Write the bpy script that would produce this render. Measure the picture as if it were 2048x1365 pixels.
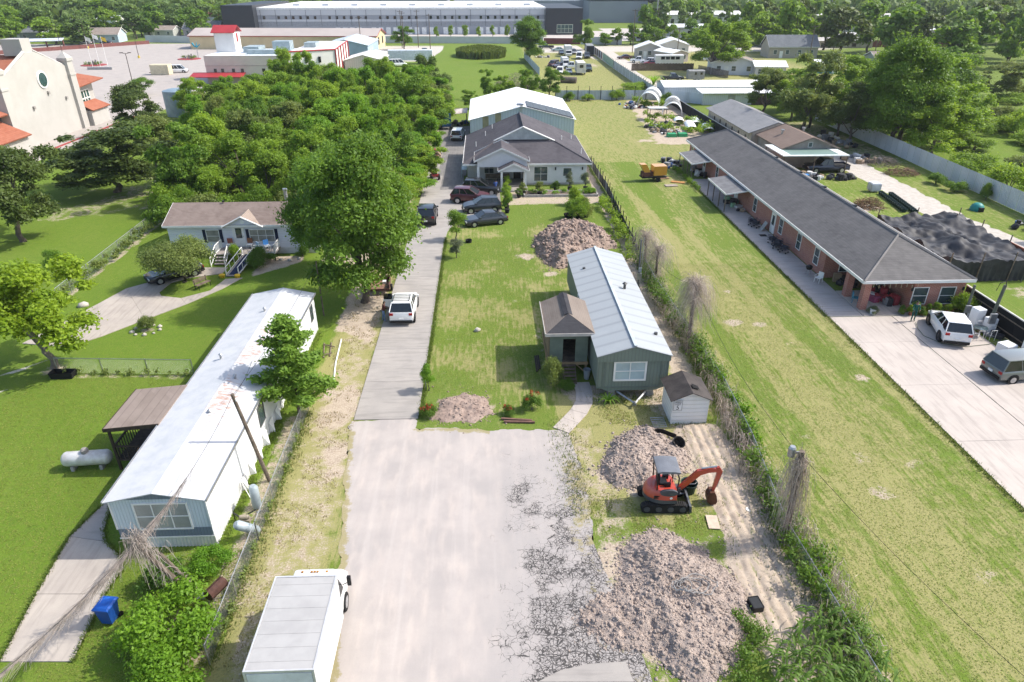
import bpy, math, random
import numpy as np
from mathutils import Vector, Matrix
R = math.radians; PI = math.pi
random.seed(5); RNG = np.random.default_rng(5)
sc = bpy.context.scene; C = sc.collection
for o in list(bpy.data.objects): bpy.data.objects.remove(o)
# ------------------------------------------------ camera (drone at 24 m), sky, sun, exposure
cd = bpy.data.cameras.new('camera'); cam = bpy.data.objects.new('camera', cd); C.objects.link(cam)
cd.sensor_width = 36; cd.lens = 36*1365/2048; cd.clip_end = 6000; cd.clip_start = .1
cam.location = (0, 0, 24); cam.rotation_euler = (R(90-28.1), 0, R(-2.18)); sc.camera = cam
SUN = Vector((.97, .14, 1.0)).normalized()
w = bpy.data.worlds.new('World'); sc.world = w; w.use_nodes = True
nt = w.node_tree; bg = nt.nodes['Background']; sky = nt.nodes.new('ShaderNodeTexSky'); sky.sky_type = 'NISHITA'
sky.sun_disc = False; sky.sun_elevation = math.asin(SUN.z); sky.sun_rotation = math.atan2(SUN.x, SUN.y); sky.dust_density = 2.5
sky.air_density = 1.0; nt.links.new(sky.outputs[0], bg.inputs[0]); bg.inputs[1].default_value = .15
sl = bpy.data.lights.new('sun', 'SUN'); so = bpy.data.objects.new('sun', sl); C.objects.link(so)
sl.energy = 3.0; sl.angle = R(.6); sl.color = (1, .955, .88); so.rotation_euler = SUN.to_track_quat('Z', 'Y').to_euler(); so.location = (60, 20, 90)
cy = sc.cycles; cy.max_bounces = 5; cy.diffuse_bounces = 3; cy.glossy_bounces = 2; cy.transmission_bounces = 3; cy.volume_bounces = 0; cy.transparent_max_bounces = 6
sc.view_settings.view_transform = 'Standard'; sc.view_settings.look = 'None'; sc.view_settings.exposure = .93; sc.view_settings.gamma = 1
# ------------------------------------------------ photo pixel -> ground point, used for taking measurements
_P, _Y, _F = R(28.1), R(2.18), 1365.
_f = np.array([math.sin(_Y)*math.cos(_P), math.cos(_Y)*math.cos(_P), -math.sin(_P)]); _r = np.array([math.cos(_Y), -math.sin(_Y), 0.]); _u = np.cross(_r, _f)
def G(x, y, z=0.):
    d = _f*_F+_r*(x-1024)-_u*(y-682.5); t = (z-24.)/d[2]; return (float(d[0]*t), float(d[1]*t))
def GP(*pts): return [G(*p) for p in pts]
# ------------------------------------------------ mesh builder
class MB:
    def __init__(s): s.v = []; s.f = []
    def add(s, V, F):
        b = len(s.v); s.v += [tuple(map(float, p)) for p in V]; s.f += [tuple(i+b for i in f) for f in F]; return s
    def box(s, x0, x1, y0, y1, z0, z1, rz=0, piv=None):
        V = [(x, y, z) for z in (z0, z1) for x, y in ((x0, y0), (x1, y0), (x1, y1), (x0, y1))]
        if rz:
            cx, cy = piv or ((x0+x1)/2, (y0+y1)/2); c, q = math.cos(rz), math.sin(rz)
            V = [(cx+(x-cx)*c-(y-cy)*q, cy+(x-cx)*q+(y-cy)*c, z) for x, y, z in V]
        return s.add(V, [(3, 2, 1, 0), (4, 5, 6, 7), (0, 1, 5, 4), (1, 2, 6, 5), (2, 3, 7, 6), (3, 0, 4, 7)])
    def prism(s, poly, axis, a, b):
        n = len(poly); mk = {'x': lambda p, t: (t, p[0], p[1]), 'y': lambda p, t: (p[0], t, p[1]), 'z': lambda p, t: (p[0], p[1], t)}[axis]
        V = [mk(p, a) for p in poly]+[mk(p, b) for p in poly]
        return s.add(V, [tuple(range(n-1, -1, -1)), tuple(range(n, 2*n))]+[(i, (i+1) % n, n+(i+1) % n, n+i) for i in range(n)])
    def slab(s, pts, t):
        P = [Vector(p) for p in pts]; n = len(P); nn = (P[1]-P[0]).cross(P[2]-P[0]).normalized()*t
        return s.add([p+nn for p in P]+P, [tuple(range(n)), tuple(range(2*n-1, n-1, -1))]+[(n+i, n+(i+1) % n, (i+1) % n, i) for i in range(n)])
    def poly(s, pts): return s.add(pts, [tuple(range(len(pts)))])
    def tube(s, pts, r, n=6, r1=None, cap=True):
        P = [Vector(p) for p in pts]; m = len(P); V = []; F = []
        r1 = r if r1 is None else r1
        for i, p in enumerate(P):
            d = (P[min(i+1, m-1)]-P[max(i-1, 0)]); d = d.normalized() if d.length > 1e-9 else Vector((0, 0, 1))
            a = d.cross(Vector((0, 0, 1)) if abs(d.z) < .95 else Vector((1, 0, 0))).normalized(); b = d.cross(a)
            rr = r+(r1-r)*i/max(1, m-1)
            V += [p+(a*math.cos(2*PI*k/n)+b*math.sin(2*PI*k/n))*rr for k in range(n)]
        for i in range(m-1):
            for k in range(n): F.append((i*n+k, i*n+(k+1) % n, (i+1)*n+(k+1) % n, (i+1)*n+k))
        if cap: F += [tuple(range(n-1, -1, -1)), tuple(range((m-1)*n, m*n))]
        return s.add(V, F)
    def cyl(s, p, q, r, r1=None, n=12): return s.tube([p, q], r, n, r1)
    def lathe(s, c, prof, n=14, axis='z'):
        V = []; F = []; m = len(prof)
        for i, (r, z) in enumerate(prof):
            for k in range(n):
                a, b = r*math.cos(2*PI*k/n), r*math.sin(2*PI*k/n)
                p = {'z': (a, b, z), 'x': (z, a, b), 'y': (a, z, b)}[axis]; V.append((c[0]+p[0], c[1]+p[1], c[2]+p[2]))
        for i in range(m-1):
            for k in range(n): F.append((i*n+k, i*n+(k+1) % n, (i+1)*n+(k+1) % n, (i+1)*n+k))
        F += [tuple(range(n-1, -1, -1)), tuple(range((m-1)*n, m*n))]
        return s.add(V, F)
    def loft(s, rings):
        n = len(rings[0]); V = [p for r in rings for p in r]; F = []
        for i in range(len(rings)-1):
            for k in range(n): F.append((i*n+k, i*n+(k+1) % n, (i+1)*n+(k+1) % n, (i+1)*n+k))
        F += [tuple(range(n-1, -1, -1)), tuple(range((len(rings)-1)*n, len(rings)*n))]
        return s.add(V, F)
    def mesh(s, name, mat, smooth=False):
        me = bpy.data.meshes.new(name); me.from_pydata(s.v, [], s.f); me.update()
        if mat: me.materials.append(mat)
        if smooth:
            for p in me.polygons: p.use_smooth = True
            try: me.set_sharp_from_angle(angle=R(38))
            except Exception: pass
        return me
    def build(s, name, mat, parent=None, smooth=False, loc=None): return link(name, s.mesh(name, mat, smooth), parent, loc)
def link(name, me, parent=None, loc=None):
    o = bpy.data.objects.new(name, me); C.objects.link(o)
    if parent: o.parent = parent
    if loc: o.location = loc
    return o
def tag(o, label=None, cat=None, group=None, kind=None):
    if label: o['label'] = label
    if cat: o['category'] = cat
    if group: o['group'] = group
    if kind: o['kind'] = kind
    return o
def T(name, label, cat, x=0, y=0, z=0, rz=0, group=None):
    o = bpy.data.objects.new(name, None); C.objects.link(o); o.location = (x, y, z); o.rotation_euler = (0, 0, rz); o.empty_display_size = .3
    return tag(o, label, cat, group)
def copy_tree(o, parent=None):
    c = o.copy(); C.objects.link(c); c.parent = parent
    for ch in o.children: copy_tree(ch, c)
    return c
def npmesh(name, V, F, mat, lv=None, smooth=False):
    me = bpy.data.meshes.new(name); V = np.asarray(V, np.float32); F = np.asarray(F, np.int32); k = F.shape[1]
    me.vertices.add(len(V)); me.vertices.foreach_set('co', V.ravel()); me.loops.add(F.size); me.loops.foreach_set('vertex_index', F.ravel())
    me.polygons.add(len(F)); me.polygons.foreach_set('loop_start', np.arange(len(F), dtype=np.int32)*k)
    if smooth: me.polygons.foreach_set('use_smooth', np.ones(len(F), bool))
    if lv is not None:
        a = me.attributes.new('lv', 'FLOAT', 'FACE'); a.data.foreach_set('value', np.asarray(lv, np.float32))
    me.update(calc_edges=True); me.materials.append(mat); return me
# ------------------------------------------------ numpy noise
def _h(i, j, s): 
    n = np.sin(i*127.1+j*311.7+s*74.7)*43758.5453; return n-np.floor(n)
def vnoise(x, y, s=0):
    i, j = np.floor(x), np.floor(y); u, v = x-i, y-j; u = u*u*(3-2*u); v = v*v*(3-2*v)
    return (_h(i, j, s)*(1-u)+_h(i+1, j, s)*u)*(1-v)+(_h(i, j+1, s)*(1-u)+_h(i+1, j+1, s)*u)*v
def fbm(x, y, s=0, o=4):
    r = 0; a = .5
    for k in range(o): r = r+a*vnoise(x*2**k, y*2**k, s+k); a *= .5
    return r/(1-.5**o)
def polysd(x, y, poly):
    n = len(poly); d = np.full(x.shape, 1e9); ins = np.zeros(x.shape, bool)
    for k in range(n):
        ax, ay = poly[k]; bx, by = poly[(k+1) % n]; ex, ey = bx-ax, by-ay
        t = np.clip(((x-ax)*ex+(y-ay)*ey)/(ex*ex+ey*ey+1e-9), 0, 1); d = np.minimum(d, np.hypot(x-ax-t*ex, y-ay-t*ey))
        c = ((ay > y) != (by > y)); ins ^= c & (x < (bx-ax)*(y-ay)/((by-ay) if by != ay else 1e-9)+ax)
    return np.where(ins, -d, d)
def sstep(a, b, x): t = np.clip((x-a)/(b-a), 0, 1); return t*t*(3-2*t)
# ------------------------------------------------ materials
class NT:
    def __init__(s, name):
        s.m = bpy.data.materials.new(name); s.m.use_nodes = True; s.t = s.m.node_tree; s.b = s.t.nodes['Principled BSDF']; s.out = s.t.nodes['Material Output']
        s._pos = None
    def n(s, t, **k):
        q = s.t.nodes.new('ShaderNode'+t)
        for a, b in k.items(): setattr(q, a, b)
        return q
    def l(s, a, b): s.t.links.new(a, b)
    def pos(s):
        if not s._pos: s._pos = s.n('NewGeometry').outputs['Position']
        return s._pos
    def val(s, x, inp):
        if hasattr(x, 'is_output'): s.l(x, inp)
        else: inp.default_value = x
    def math(s, op, a, b=0., c=0., clamp=False):
        q = s.n('Math', operation=op, use_clamp=clamp); s.val(a, q.inputs[0]); s.val(b, q.inputs[1])
        if len(q.inputs) > 2: s.val(c, q.inputs[2])
        return q.outputs[0]
    def noise(s, scale, vec=None, det=4, rough=.55, dist=0, stretch=None):
        q = s.n('TexNoise'); q.inputs['Scale'].default_value = scale; q.inputs['Detail'].default_value = det; q.inputs['Roughness'].default_value = rough; q.inputs['Distortion'].default_value = dist
        v = vec or s.pos()
        if stretch:
            mp = s.n('Mapping'); mp.inputs['Scale'].default_value = stretch; s.l(v, mp.inputs[0]); v = mp.outputs[0]
        s.l(v, q.inputs['Vector']); return q.outputs['Fac']
    def ss(s, x, a, b):
        q = s.n('MapRange', interpolation_type='SMOOTHSTEP'); s.val(x, q.inputs[0]); q.inputs[1].default_value = a; q.inputs[2].default_value = b; return q.outputs[0]
    def mix(s, f, a, b, mode='MIX'):
        q = s.n('Mix', data_type='RGBA', blend_type=mode); s.val(f, q.inputs[0])
        for x, i in ((a, 6), (b, 7)): s.val(x if hasattr(x, 'is_output') else (*x, 1), q.inputs[i])
        return q.outputs[2]
    def attr(s, name, out='Fac'): q = s.n('Attribute', attribute_name=name); return q.outputs[out]
    def sep(s, v): q = s.n('SeparateXYZ'); s.l(v, q.inputs[0]); return q.outputs
    def comb(s, x, y, z): q = s.n('CombineXYZ'); [s.val(a, q.inputs[i]) for i, a in enumerate((x, y, z))]; return q.outputs[0]
    def bump(s, h, st=.5, d=.02):
        q = s.n('Bump'); q.inputs['Strength'].default_value = st; q.inputs['Distance'].default_value = d; s.l(h, q.inputs['Height']); s.l(q.outputs[0], s.b.inputs['Normal']); return q
    def fin(s, col, rough=.7, metal=0., spec=.3):
        s.val(col if hasattr(col, 'is_output') else (*col, 1), s.b.inputs['Base Color']); s.val(rough, s.b.inputs['Roughness']); s.b.inputs['Metallic'].default_value = metal
        s.b.inputs['Specular IOR Level'].default_value = spec; return s.m
_MC = {}
def M(name, c, rough=.7, metal=0., var=.22, s=1.5, c2=None, bump=0., bs=25., spec=.3, coat=0.):
    if name in _MC: return _MC[name]
    t = NT(name); c2 = c2 or tuple(q*(1-var) for q in c); f = t.ss(t.noise(s, det=5, rough=.62), .32, .68)
    if bump: t.bump(t.noise(bs, det=3), bump, .02)
    m = t.fin(t.mix(f, c, c2), rough, metal, spec)
    if coat: t.b.inputs['Coat Weight'].default_value = coat; t.b.inputs['Coat Roughness'].default_value = .04
    _MC[name] = m; return m
def paint(name, c, rough=.32, metal=.0): return M('paint_'+name, c, rough, metal, .06, 2., coat=.7, spec=.5)
def glass(name='glass', c=(.012, .016, .018)):
    return M(name, c, .06, 0., .3, .6, spec=.8)
def shingle(name, c, c2, rowz=.085, tab=.33, streak=.25):
    if name in _MC: return _MC[name]
    t = NT(name); x, y, z = t.sep(t.pos()); row = t.math('FLOOR', t.math('DIVIDE', z, rowz)); fr = t.math('FRACT', t.math('DIVIDE', z, rowz))
    u = t.math('FLOOR', t.math('ADD', t.math('DIVIDE', t.math('ADD', x, y), tab), t.math('MULTIPLY', row, .37)))
    wn = t.n('TexWhiteNoise', noise_dimensions='2D'); t.l(t.comb(u, row, 0.), wn.inputs['Vector'])
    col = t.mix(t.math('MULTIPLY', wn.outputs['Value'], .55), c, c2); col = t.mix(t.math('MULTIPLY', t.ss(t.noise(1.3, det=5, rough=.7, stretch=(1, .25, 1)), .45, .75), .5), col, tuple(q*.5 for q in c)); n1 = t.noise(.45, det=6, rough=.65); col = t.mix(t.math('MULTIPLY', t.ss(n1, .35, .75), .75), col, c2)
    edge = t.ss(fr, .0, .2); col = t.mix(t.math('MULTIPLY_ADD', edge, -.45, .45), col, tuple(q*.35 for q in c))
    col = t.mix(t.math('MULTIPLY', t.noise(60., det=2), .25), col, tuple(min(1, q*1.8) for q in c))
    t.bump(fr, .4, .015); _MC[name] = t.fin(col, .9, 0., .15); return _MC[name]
def ribs(name, c, period=.2, axis='xy', rough=.45, metal=.0, dirt=.25, depth=.02, c2=None, dcol=(.25, .2, .15)):
    if name in _MC: return _MC[name]
    t = NT(name); x, y, z = t.sep(t.pos()); u = {'x': x, 'y': y, 'z': z, 'xy': t.math('ADD', x, y)}[axis]
    fr = t.math('FRACT', t.math('DIVIDE', u, period)); tri = t.ss(t.math('ABSOLUTE', t.math('SUBTRACT', fr, .5)), .3, .5)
    n1 = t.ss(t.noise(.8, det=6, rough=.65, stretch=(1, 1, .3)), .4, .8); col = t.mix(t.math('MULTIPLY', n1, dirt), c, c2 or dcol); col = t.mix(t.math('MULTIPLY', tri, .32), col, tuple(q*.45 for q in c))
    t.bump(tri, .7, depth); _MC[name] = t.fin(col, rough, metal, .4); return _MC[name]
def brickmat(name, c1, c2, mortar):
    if name in _MC: return _MC[name]
    t = NT(name); x, y, z = t.sep(t.pos()); q = t.n('TexBrick'); t.l(t.comb(t.math('ADD', x, y), z, 0.), q.inputs['Vector'])
    q.inputs['Color1'].default_value = (*c1, 1); q.inputs['Color2'].default_value = (*c2, 1); q.inputs['Mortar'].default_value = (*mortar, 1); q.inputs['Scale'].default_value = 1
    q.inputs['Brick Width'].default_value = .3; q.inputs['Row Height'].default_value = .1; q.inputs['Mortar Size'].default_value = .012; q.inputs['Bias'].default_value = -.1
    col = t.mix(t.math('MULTIPLY', t.noise(.7), .45), q.outputs[0], tuple(v*.6 for v in c1)); t.bump(q.outputs['Fac'], -.4, .01); _MC[name] = t.fin(col, .85, 0, .2); return _MC[name]
def leafmat(name, c, c2, trans=.28):
    if name in _MC: return _MC[name]
    t = NT(name); v = t.attr('lv'); ri = t.n('ObjectInfo').outputs['Random']
    col = t.mix(t.ss(v, 0., 1.), c2, c); col = t.mix(t.math('MULTIPLY', ri, .35), col, tuple(q*k for q, k in zip(c, (1.25, 1.05, .8))))
    t.fin(col, .55, 0, .25); tr = t.n('BsdfTranslucent'); t.l(t.mix(.5, col, (c[0]*2.2, c[1]*1.9, c[2]*.9)), tr.inputs[0]); mx = t.n('MixShader'); mx.inputs[0].default_value = trans
    t.l(t.b.outputs[0], mx.inputs[1]); t.l(tr.outputs[0], mx.inputs[2]); t.l(mx.outputs[0], t.out.inputs[0]); _MC[name] = t.m; return t.m
WHITE = M('white_trim', (.78, .77, .74), .5, 0, .12, 1.2); BLACKM = M('black_metal', (.015, .015, .017), .45, .2); RUB = M('rubber', (.012, .012, .013), .8, 0, .3); GLASS = glass()
GLASSL = glass('window_glass', (.05, .075, .08)); STEEL = M('galvanised_steel', (.42, .43, .44), .42, .75, .25, 4.); WOOD = M('weathered_wood', (.2, .155, .115), .85, 0, .45, 3., bump=.3); DKWOOD = M('dark_wood', (.06, .043, .032), .8, 0, .4, 4)
CHROME = M('chrome', (.6, .6, .6), .2, .9, .1); REDL = M('red_lens', (.35, .012, .01), .25, 0, .1); LAMP = M('lamp_lens', (.55, .56, .55), .15, 0, .1, spec=.6); DIRT = (.30, .235, .185)
CINDER = M('concrete_block', (.36, .35, .33), .9, 0, .3, 3.)
POLEW = M('pole_wood', (.17, .135, .105), .9, 0, .45, 2.5, bump=.4)
# ------------------------------------------------ the ground: one sheet to the horizon with zones of grass, dry grass and bare soil
def axis(lo, hi, st, far):
    a = list(np.arange(lo, hi+1e-6, st)); q = st
    while a[-1] < far: q *= 1.25; a.append(a[-1]+q)
    q = st
    while a[0] > -far: q *= 1.25; a.insert(0, a[0]-q)
    return np.array(a)
gx = axis(-62, 66, .42, 2600); gy = axis(8, 132, .42, 2600); XX, YY = np.meshgrid(gx, gy); nX, nY = len(gx), len(gy)
def zone(poly, soft=.6, wob=.8, sc_=.9, s=1):
    d = polysd(XX, YY, poly)+(fbm(XX*sc_, YY*sc_, s)-.5)*2*wob; return 1-sstep(-soft, soft, d)
def rect(x0, x1, y0, y1): return [(x0, y0), (x1, y0), (x1, y1), (x0, y1)]
def blob(x, y, r, s, k=1.): return np.clip(1.15-np.hypot(XX-x, (YY-y)*k)/r+(fbm(XX*1.3, YY*1.3, s)-.5)*.9, 0, 1)
bare = np.zeros_like(XX); dry = np.zeros_like(XX); lush = np.zeros_like(XX); grav = np.zeros_like(XX)
def mx(a, b): np.maximum(a, b, out=a)
# left lots are lush, the middle lot mixed, the right lawn drier
mx(lush, .85*zone(rect(-200, -11.6, 8, 112), .3, .2)); mx(lush, .35*zone(rect(-4, 14, 40, 84), 1.5, 1.5)); mx(lush, .9*zone(rect(62, 150, 30, 140), .5, .4)); mx(lush, .5*zone(rect(40, 62, 40, 135), .5, 1))
mx(lush, .75*zone(rect(-45, 16, 150, 300), 1, 1)); mx(lush, .55*np.clip((fbm(XX*.25, YY*.12, 9)-.45)*4, 0, 1)*zone(rect(14.6, 27.3, 8, 150), .3, .2))
mx(dry, .6*zone(rect(14.6, 27.4, 8, 112), .4, .3)*np.clip(.1+(fbm(XX*.5+YY*.02, YY*.09, 4)-.4)*2.2, 0, 1)); mx(dry, .7*zone(rect(14.6, 27.4, 8, 130), .4, .3)*np.clip((fbm(XX*.8+.04*YY, YY*.045, 14)-.44)*3.5, 0, 1)); mx(dry, .45*zone(rect(14.6, 40, 100, 157), .5, .5))
mx(dry, .95*zone([(-11.4, 16), (-7.2, 16), (-8.3, 36), (-8.3, 62), (-11, 62), (-11.8, 40)], .8, .8)); mx(dry, .75*zone([(3.5, 26), (12, 26), (14.2, 37), (14.4, 50), (11.8, 50), (11.8, 38), (4.5, 37.5)], .8, 1.2))
mx(dry, .55*np.clip((fbm(XX*.35, YY*.35, 21)-.42)*3.2, 0, 1)*zone(rect(-4.4, 12, 36, 72), 1, 1)); mx(dry, .5*zone(rect(14, 41, 158, 280), 1, 1)); mx(dry, .6*zone(rect(38, 100, 158, 300), 1, 1)); mx(dry, .45*zone(rect(41, 62, 60, 130), 1, 1)*fbm(XX*.2, YY*.2, 31))
mx(dry, .1*np.clip((fbm(XX*.2, YY*.2, 33)-.5)*4, 0, 1)*zone(rect(-40, -11.6, 8, 60), .5, .5)); dry -= .35*zone(rect(-200, -11.8, 8, 112), .3, .2)
# bare soil: strip along the driveway, under the oak, tilled strip on the right, round the green home, worn spots
mx(bare, .5*zone([(-11.2, 14), (-6.8, 14), (-8.1, 35), (-8.4, 60), (-11.6, 60), (-11.2, 40)], .9, .9)); mx(bare, .8*zone([(-12.3, 47), (-8.6, 45), (-8.4, 57), (-12, 58)], .8, .8)); mx(bare, .9*blob(-9.6, 36.5, 2.4, 3, .55)); mx(bare, .75*blob(-8.8, 31.5, 1.7, 5, .4))
mx(bare, .97*zone([(11.2, 34.2), (13.9, 33.8), (14.3, 28), (13.8, 24), (14.2, 17), (10.8, 16.6), (10.6, 21), (11.3, 26), (10.8, 29.5)], .35, .35)); mx(bare, .62*zone([(4.2, 38.4), (12.6, 38.6), (13.4, 34.6), (10.2, 34.4), (9.5, 36.6), (5.5, 36.2)], .5, .6))
mx(bare, .7*zone([(12, 38), (14.2, 38), (14.4, 62), (12.4, 62)], .5, .6)); mx(bare, .5*zone([(3.6, 34.2), (6.4, 33.9), (6.2, 30), (7.0, 25.5), (4.6, 17), (5, 26)], .5, .9)); mx(bare, .85*blob(-1.6, 36.2, 2.6, 7, 1.5)); mx(bare, .8*blob(8.2, 64.5, 5.2, 8, 1.15)); mx(bare, .75*blob(3.7, 62.2, 1.6, 9)); mx(bare, .8*blob(5.7, 57.8, 1.1, 19))
mx(bare, .45*zone([(3.2, 40), (4.2, 40), (4.2, 50), (3.4, 50)], .3, .3)); mx(bare, .85*blob(8.2, 29.5, 3.8, 10)); mx(bare, .9*blob(7.5, 21, 5.6, 11)); mx(bare, .5*zone([(14.3, 8), (16.4, 8), (15.6, 17), (14.7, 24), (14.3, 24)], .5, .7))
for (x, y, r, q) in ((19.2, 47.3, 1.4, .7), (21.2, 47, 1.2, .65), (22.2, 43.8, 1.1, .6), (20.7, 53.3, .7, .8), (25.2, 38.7, 1., .75), (18.8, 32.5, 1.5, .5), (21, 30, 1.6, .55), (20.2, 27.2, 1.6, .6), (23.6, 29.4, 1.2, .5), (17.5, 55.7, 1., .6), (22.2, 21.5, 1.8, .5), (17.8, 72, 2.2, .35), (22.6, 73, 1.8, .4), (26.4, 114.5, 2.4, .8), (18.8, 93.5, 1.2, .5), (25, 90, 1.4, .6), (2.4, 52, 1.2, .45), (-1.6, 46.5, .8, .4), (58.6, 83.5, 1., .5)): mx(bare, q*blob(x, y, r, int(x*3+y), 1.3))
for k in range(9): mx(bare, .62*blob(-3.2+.35*math.sin(k*2.1), 40.5+k*1.25, .75, k+40, 2.0)*(k != 3)); 
for k in range(9): mx(lush, .6*blob(-3.6, 41.1+k*1.25, .9, k+60, 2.0))
# worn grass below the live oaks on the far left, beds and the fence line
mx(bare, .5*zone([(-50, 72), (-39, 79), (-37, 90), (-46, 94), (-52, 84)], 1.8, 4, .5)*np.clip(.4+fbm(XX*.5, YY*.5, 77), 0, 1)); mx(bare, .55*zone([(-36.2, 50), (-35.2, 50), (-35.6, 77), (-36.6, 77)], .4, .4)); mx(bare, .8*zone([(-21.5, 58), (-17.5, 61.8), (-17.5, 63.4), (-22, 63.4)], .5, .4)); mx(bare, .6*blob(-26.2, 47.8, 1.1, 14)); mx(bare, .8*blob(-10.6, 52.3, 1.8, 15)); mx(bare, .8*blob(-14.7, 59, 1.6, 16))
mx(bare, .55*zone([(-12.7, 18), (-11.0, 18), (-11.2, 36), (-12.9, 36)], .4, .4)); mx(bare, .4*zone(rect(-18.5, -12.8, 22.6, 25), .4, .4)); mx(bare, .6*blob(-30, 42, 1.6, 17)); mx(bare, .5*zone([(-30, 40.5), (-20.5, 40.1), (-20.5, 41), (-30, 41.8)], .3, .4))
mx(bare, .6*zone([(1.8, 79), (14, 79.5), (14, 86), (1.8, 86)], .4, .4)); mx(bare, .7*zone([(13.2, 60), (14.8, 60), (14.8, 100), (13.6, 100)], .4, .4)); mx(bare, .75*zone([(-12, 86), (-8.2, 86), (-8, 130), (-12, 130)], .6, .6)); mx(bare, .7*zone([(27.5, 112), (41, 110), (41, 158), (31, 158)], .8, 1))
mx(bare, .6*zone([(-16, 60), (-8.5, 60), (-8.5, 84), (-18, 84)], .8, 1)); mx(bare, .5*zone([(28, 8), (50, 8), (50, 46), (38.8, 46)], .4, .4)*(XX > 36.5)); mx(bare, .7*blob(47, 63, 6, 20)); mx(bare, .75*blob(44.5, 77, 3.2, 23, .8)); mx(bare, .55*blob(46, 52, 3, 24)); mx(bare, .5*zone([(53, 100), (62, 97), (61.5, 130), (52, 130)], 1, 1))
mx(bare, .6*blob(18, 258, 14, 25, .6)); mx(bare, .6*blob(34, 222, 5, 26)); mx(bare, .6*blob(20, 160, 7, 27, 2.)); mx(bare, .4*blob(-20, 186, 9, 28, .8)); mx(bare, .45*blob(0, 200, 9, 29, .7)); mx(bare, .35*zone(rect(-16, 40, 262, 298), 2, 3))
# pale gravel tracks
mx(grav, zone([(55.6, 60), (51.4, 58), (50.2, 70), (50.2, 84), (50.6, 104), (49, 126), (52.5, 126), (55.2, 104), (54.8, 84), (54.4, 72)], .5, .6)); mx(grav, .9*zone([(-32.4, 41.8), (-31, 43.6), (-33.6, 41), (-41, 33), (-42, 34)], .3, .2)); mx(grav, .9*zone([(-30.6, 40.4), (-31.6, 39.4), (-42, 29), (-42.6, 30.2)], .3, .2)); mx(grav, .8*zone([(-21, 8), (-17, 8), (-17.2, 17.2), (-21.4, 17.2)], .5, .5))
mx(grav, .95*zone([(41, 150), (38.6, 215), (38, 266), (43, 268), (47, 244), (50.5, 226), (47, 215), (43.5, 208), (44.5, 150)], .6, .6)); mx(grav, .9*zone([(20, 255), (38, 245), (38, 282), (20, 282)], 1.5, 2)); mx(grav, .8*zone([(40, 268), (150, 262), (150, 275), (40, 278)], 1, 1)); mx(grav, .9*zone([(-42, 236), (-17, 240), (-14, 290), (-42, 290)], 1, 1))
V = np.stack([XX.ravel(), YY.ravel(), np.zeros(XX.size)], 1); idx = np.arange(nX*nY).reshape(nY, nX)
Fq = np.stack([idx[:-1, :-1].ravel(), idx[:-1, 1:].ravel(), idx[1:, 1:].ravel(), idx[1:, :-1].ravel()], 1)
def ground_mat():
    t = NT('grass_and_soil'); z4 = t.n('Attribute', attribute_name='zones'); q = t.n('SeparateColor'); t.l(z4.outputs['Color'], q.inputs[0]); ba, dr, lu = q.outputs[0], q.outputs[1], q.outputs[2]; gr = z4.outputs['Alpha']
    nf = t.noise(11., det=5, rough=.7); nm = t.noise(1.7, det=5, rough=.65); nb = t.noise(.16, det=4); fine = t.noise(42., det=3, rough=.7); ns = t.noise(2.2, det=4, stretch=(2.2, .35, 1), dist=.6)
    st2 = t.noise(1.0, det=5, rough=.7, stretch=(5., .35, 1)); g = t.mix(lu, (.122, .178, .03), (.112, .188, .014)); g = t.mix(t.math('MULTIPLY', t.ss(nb, .35, .7), .5), g, (.148, .195, .03)); g = t.mix(t.math('MULTIPLY', t.ss(nm, .42, .68), .45), g, (.075, .15, .012)); g = t.mix(t.math('MULTIPLY', t.ss(t.noise(4.2, det=5, rough=.72), .5, .68), .5), g, (.19, .19, .052)); g = t.mix(t.math('MULTIPLY', t.ss(t.noise(2.9, det=5, rough=.7), .54, .7), .45), g, (.075, .155, .013)); g = t.mix(t.math('MULTIPLY', t.ss(st2, .5, .7), .35), g, (.165, .2, .048))
    dfac = t.ss(t.math('ADD', dr, t.math('MULTIPLY_ADD', t.math('ADD', nm, t.math('ADD', ns, st2)), 1.2, -1.72)), .16, .72); g = t.mix(t.math('MULTIPLY', dfac, .88), g, t.mix(nf, (.25, .228, .078), (.39, .34, .175)))
    g = t.mix(t.math('MULTIPLY', t.ss(nf, .45, .62), .6), g, t.mix(.55, g, (.02, .035, .006), 'MIX')); g = t.mix(t.math('MULTIPLY', t.ss(fine, .47, .68), .55), g, t.mix(.6, g, (.26, .33, .075)))
    s = t.mix(t.ss(nm, .3, .7), (.45, .37, .285), (.3, .235, .175)); s = t.mix(t.ss(nf, .4, .65), s, (.5, .42, .33)); s = t.mix(t.math('MULTIPLY', t.ss(fine, .52, .7), .5), s, (.16, .12, .09))
    bf = t.ss(t.math('ADD', ba, t.math('MULTIPLY_ADD', t.math('ADD', t.math('MULTIPLY', nf, .8), nm), .62, -.56)), .42, .62); col = t.mix(bf, g, s)
    gv = t.mix(t.ss(nm, .3, .7), (.52, .48, .43), (.4, .36, .31)); col = t.mix(t.ss(t.math('ADD', gr, t.math('MULTIPLY_ADD', nf, .5, -.25)), .42, .6), col, gv)
    t.bump(t.math('ADD', t.math('MULTIPLY', nf, .7), fine), .55, .06); return t.fin(col, .92, 0, .12)
gm = npmesh('ground', V, Fq, ground_mat()); ca = gm.attributes.new('zones', 'FLOAT_COLOR', 'POINT')
ca.data.foreach_set('color', np.stack([bare.ravel(), dry.ravel(), lush.ravel(), grav.ravel()], 1).astype(np.float32).ravel())
ground = link('ground', gm); ground['kind'] = 'structure'
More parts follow.
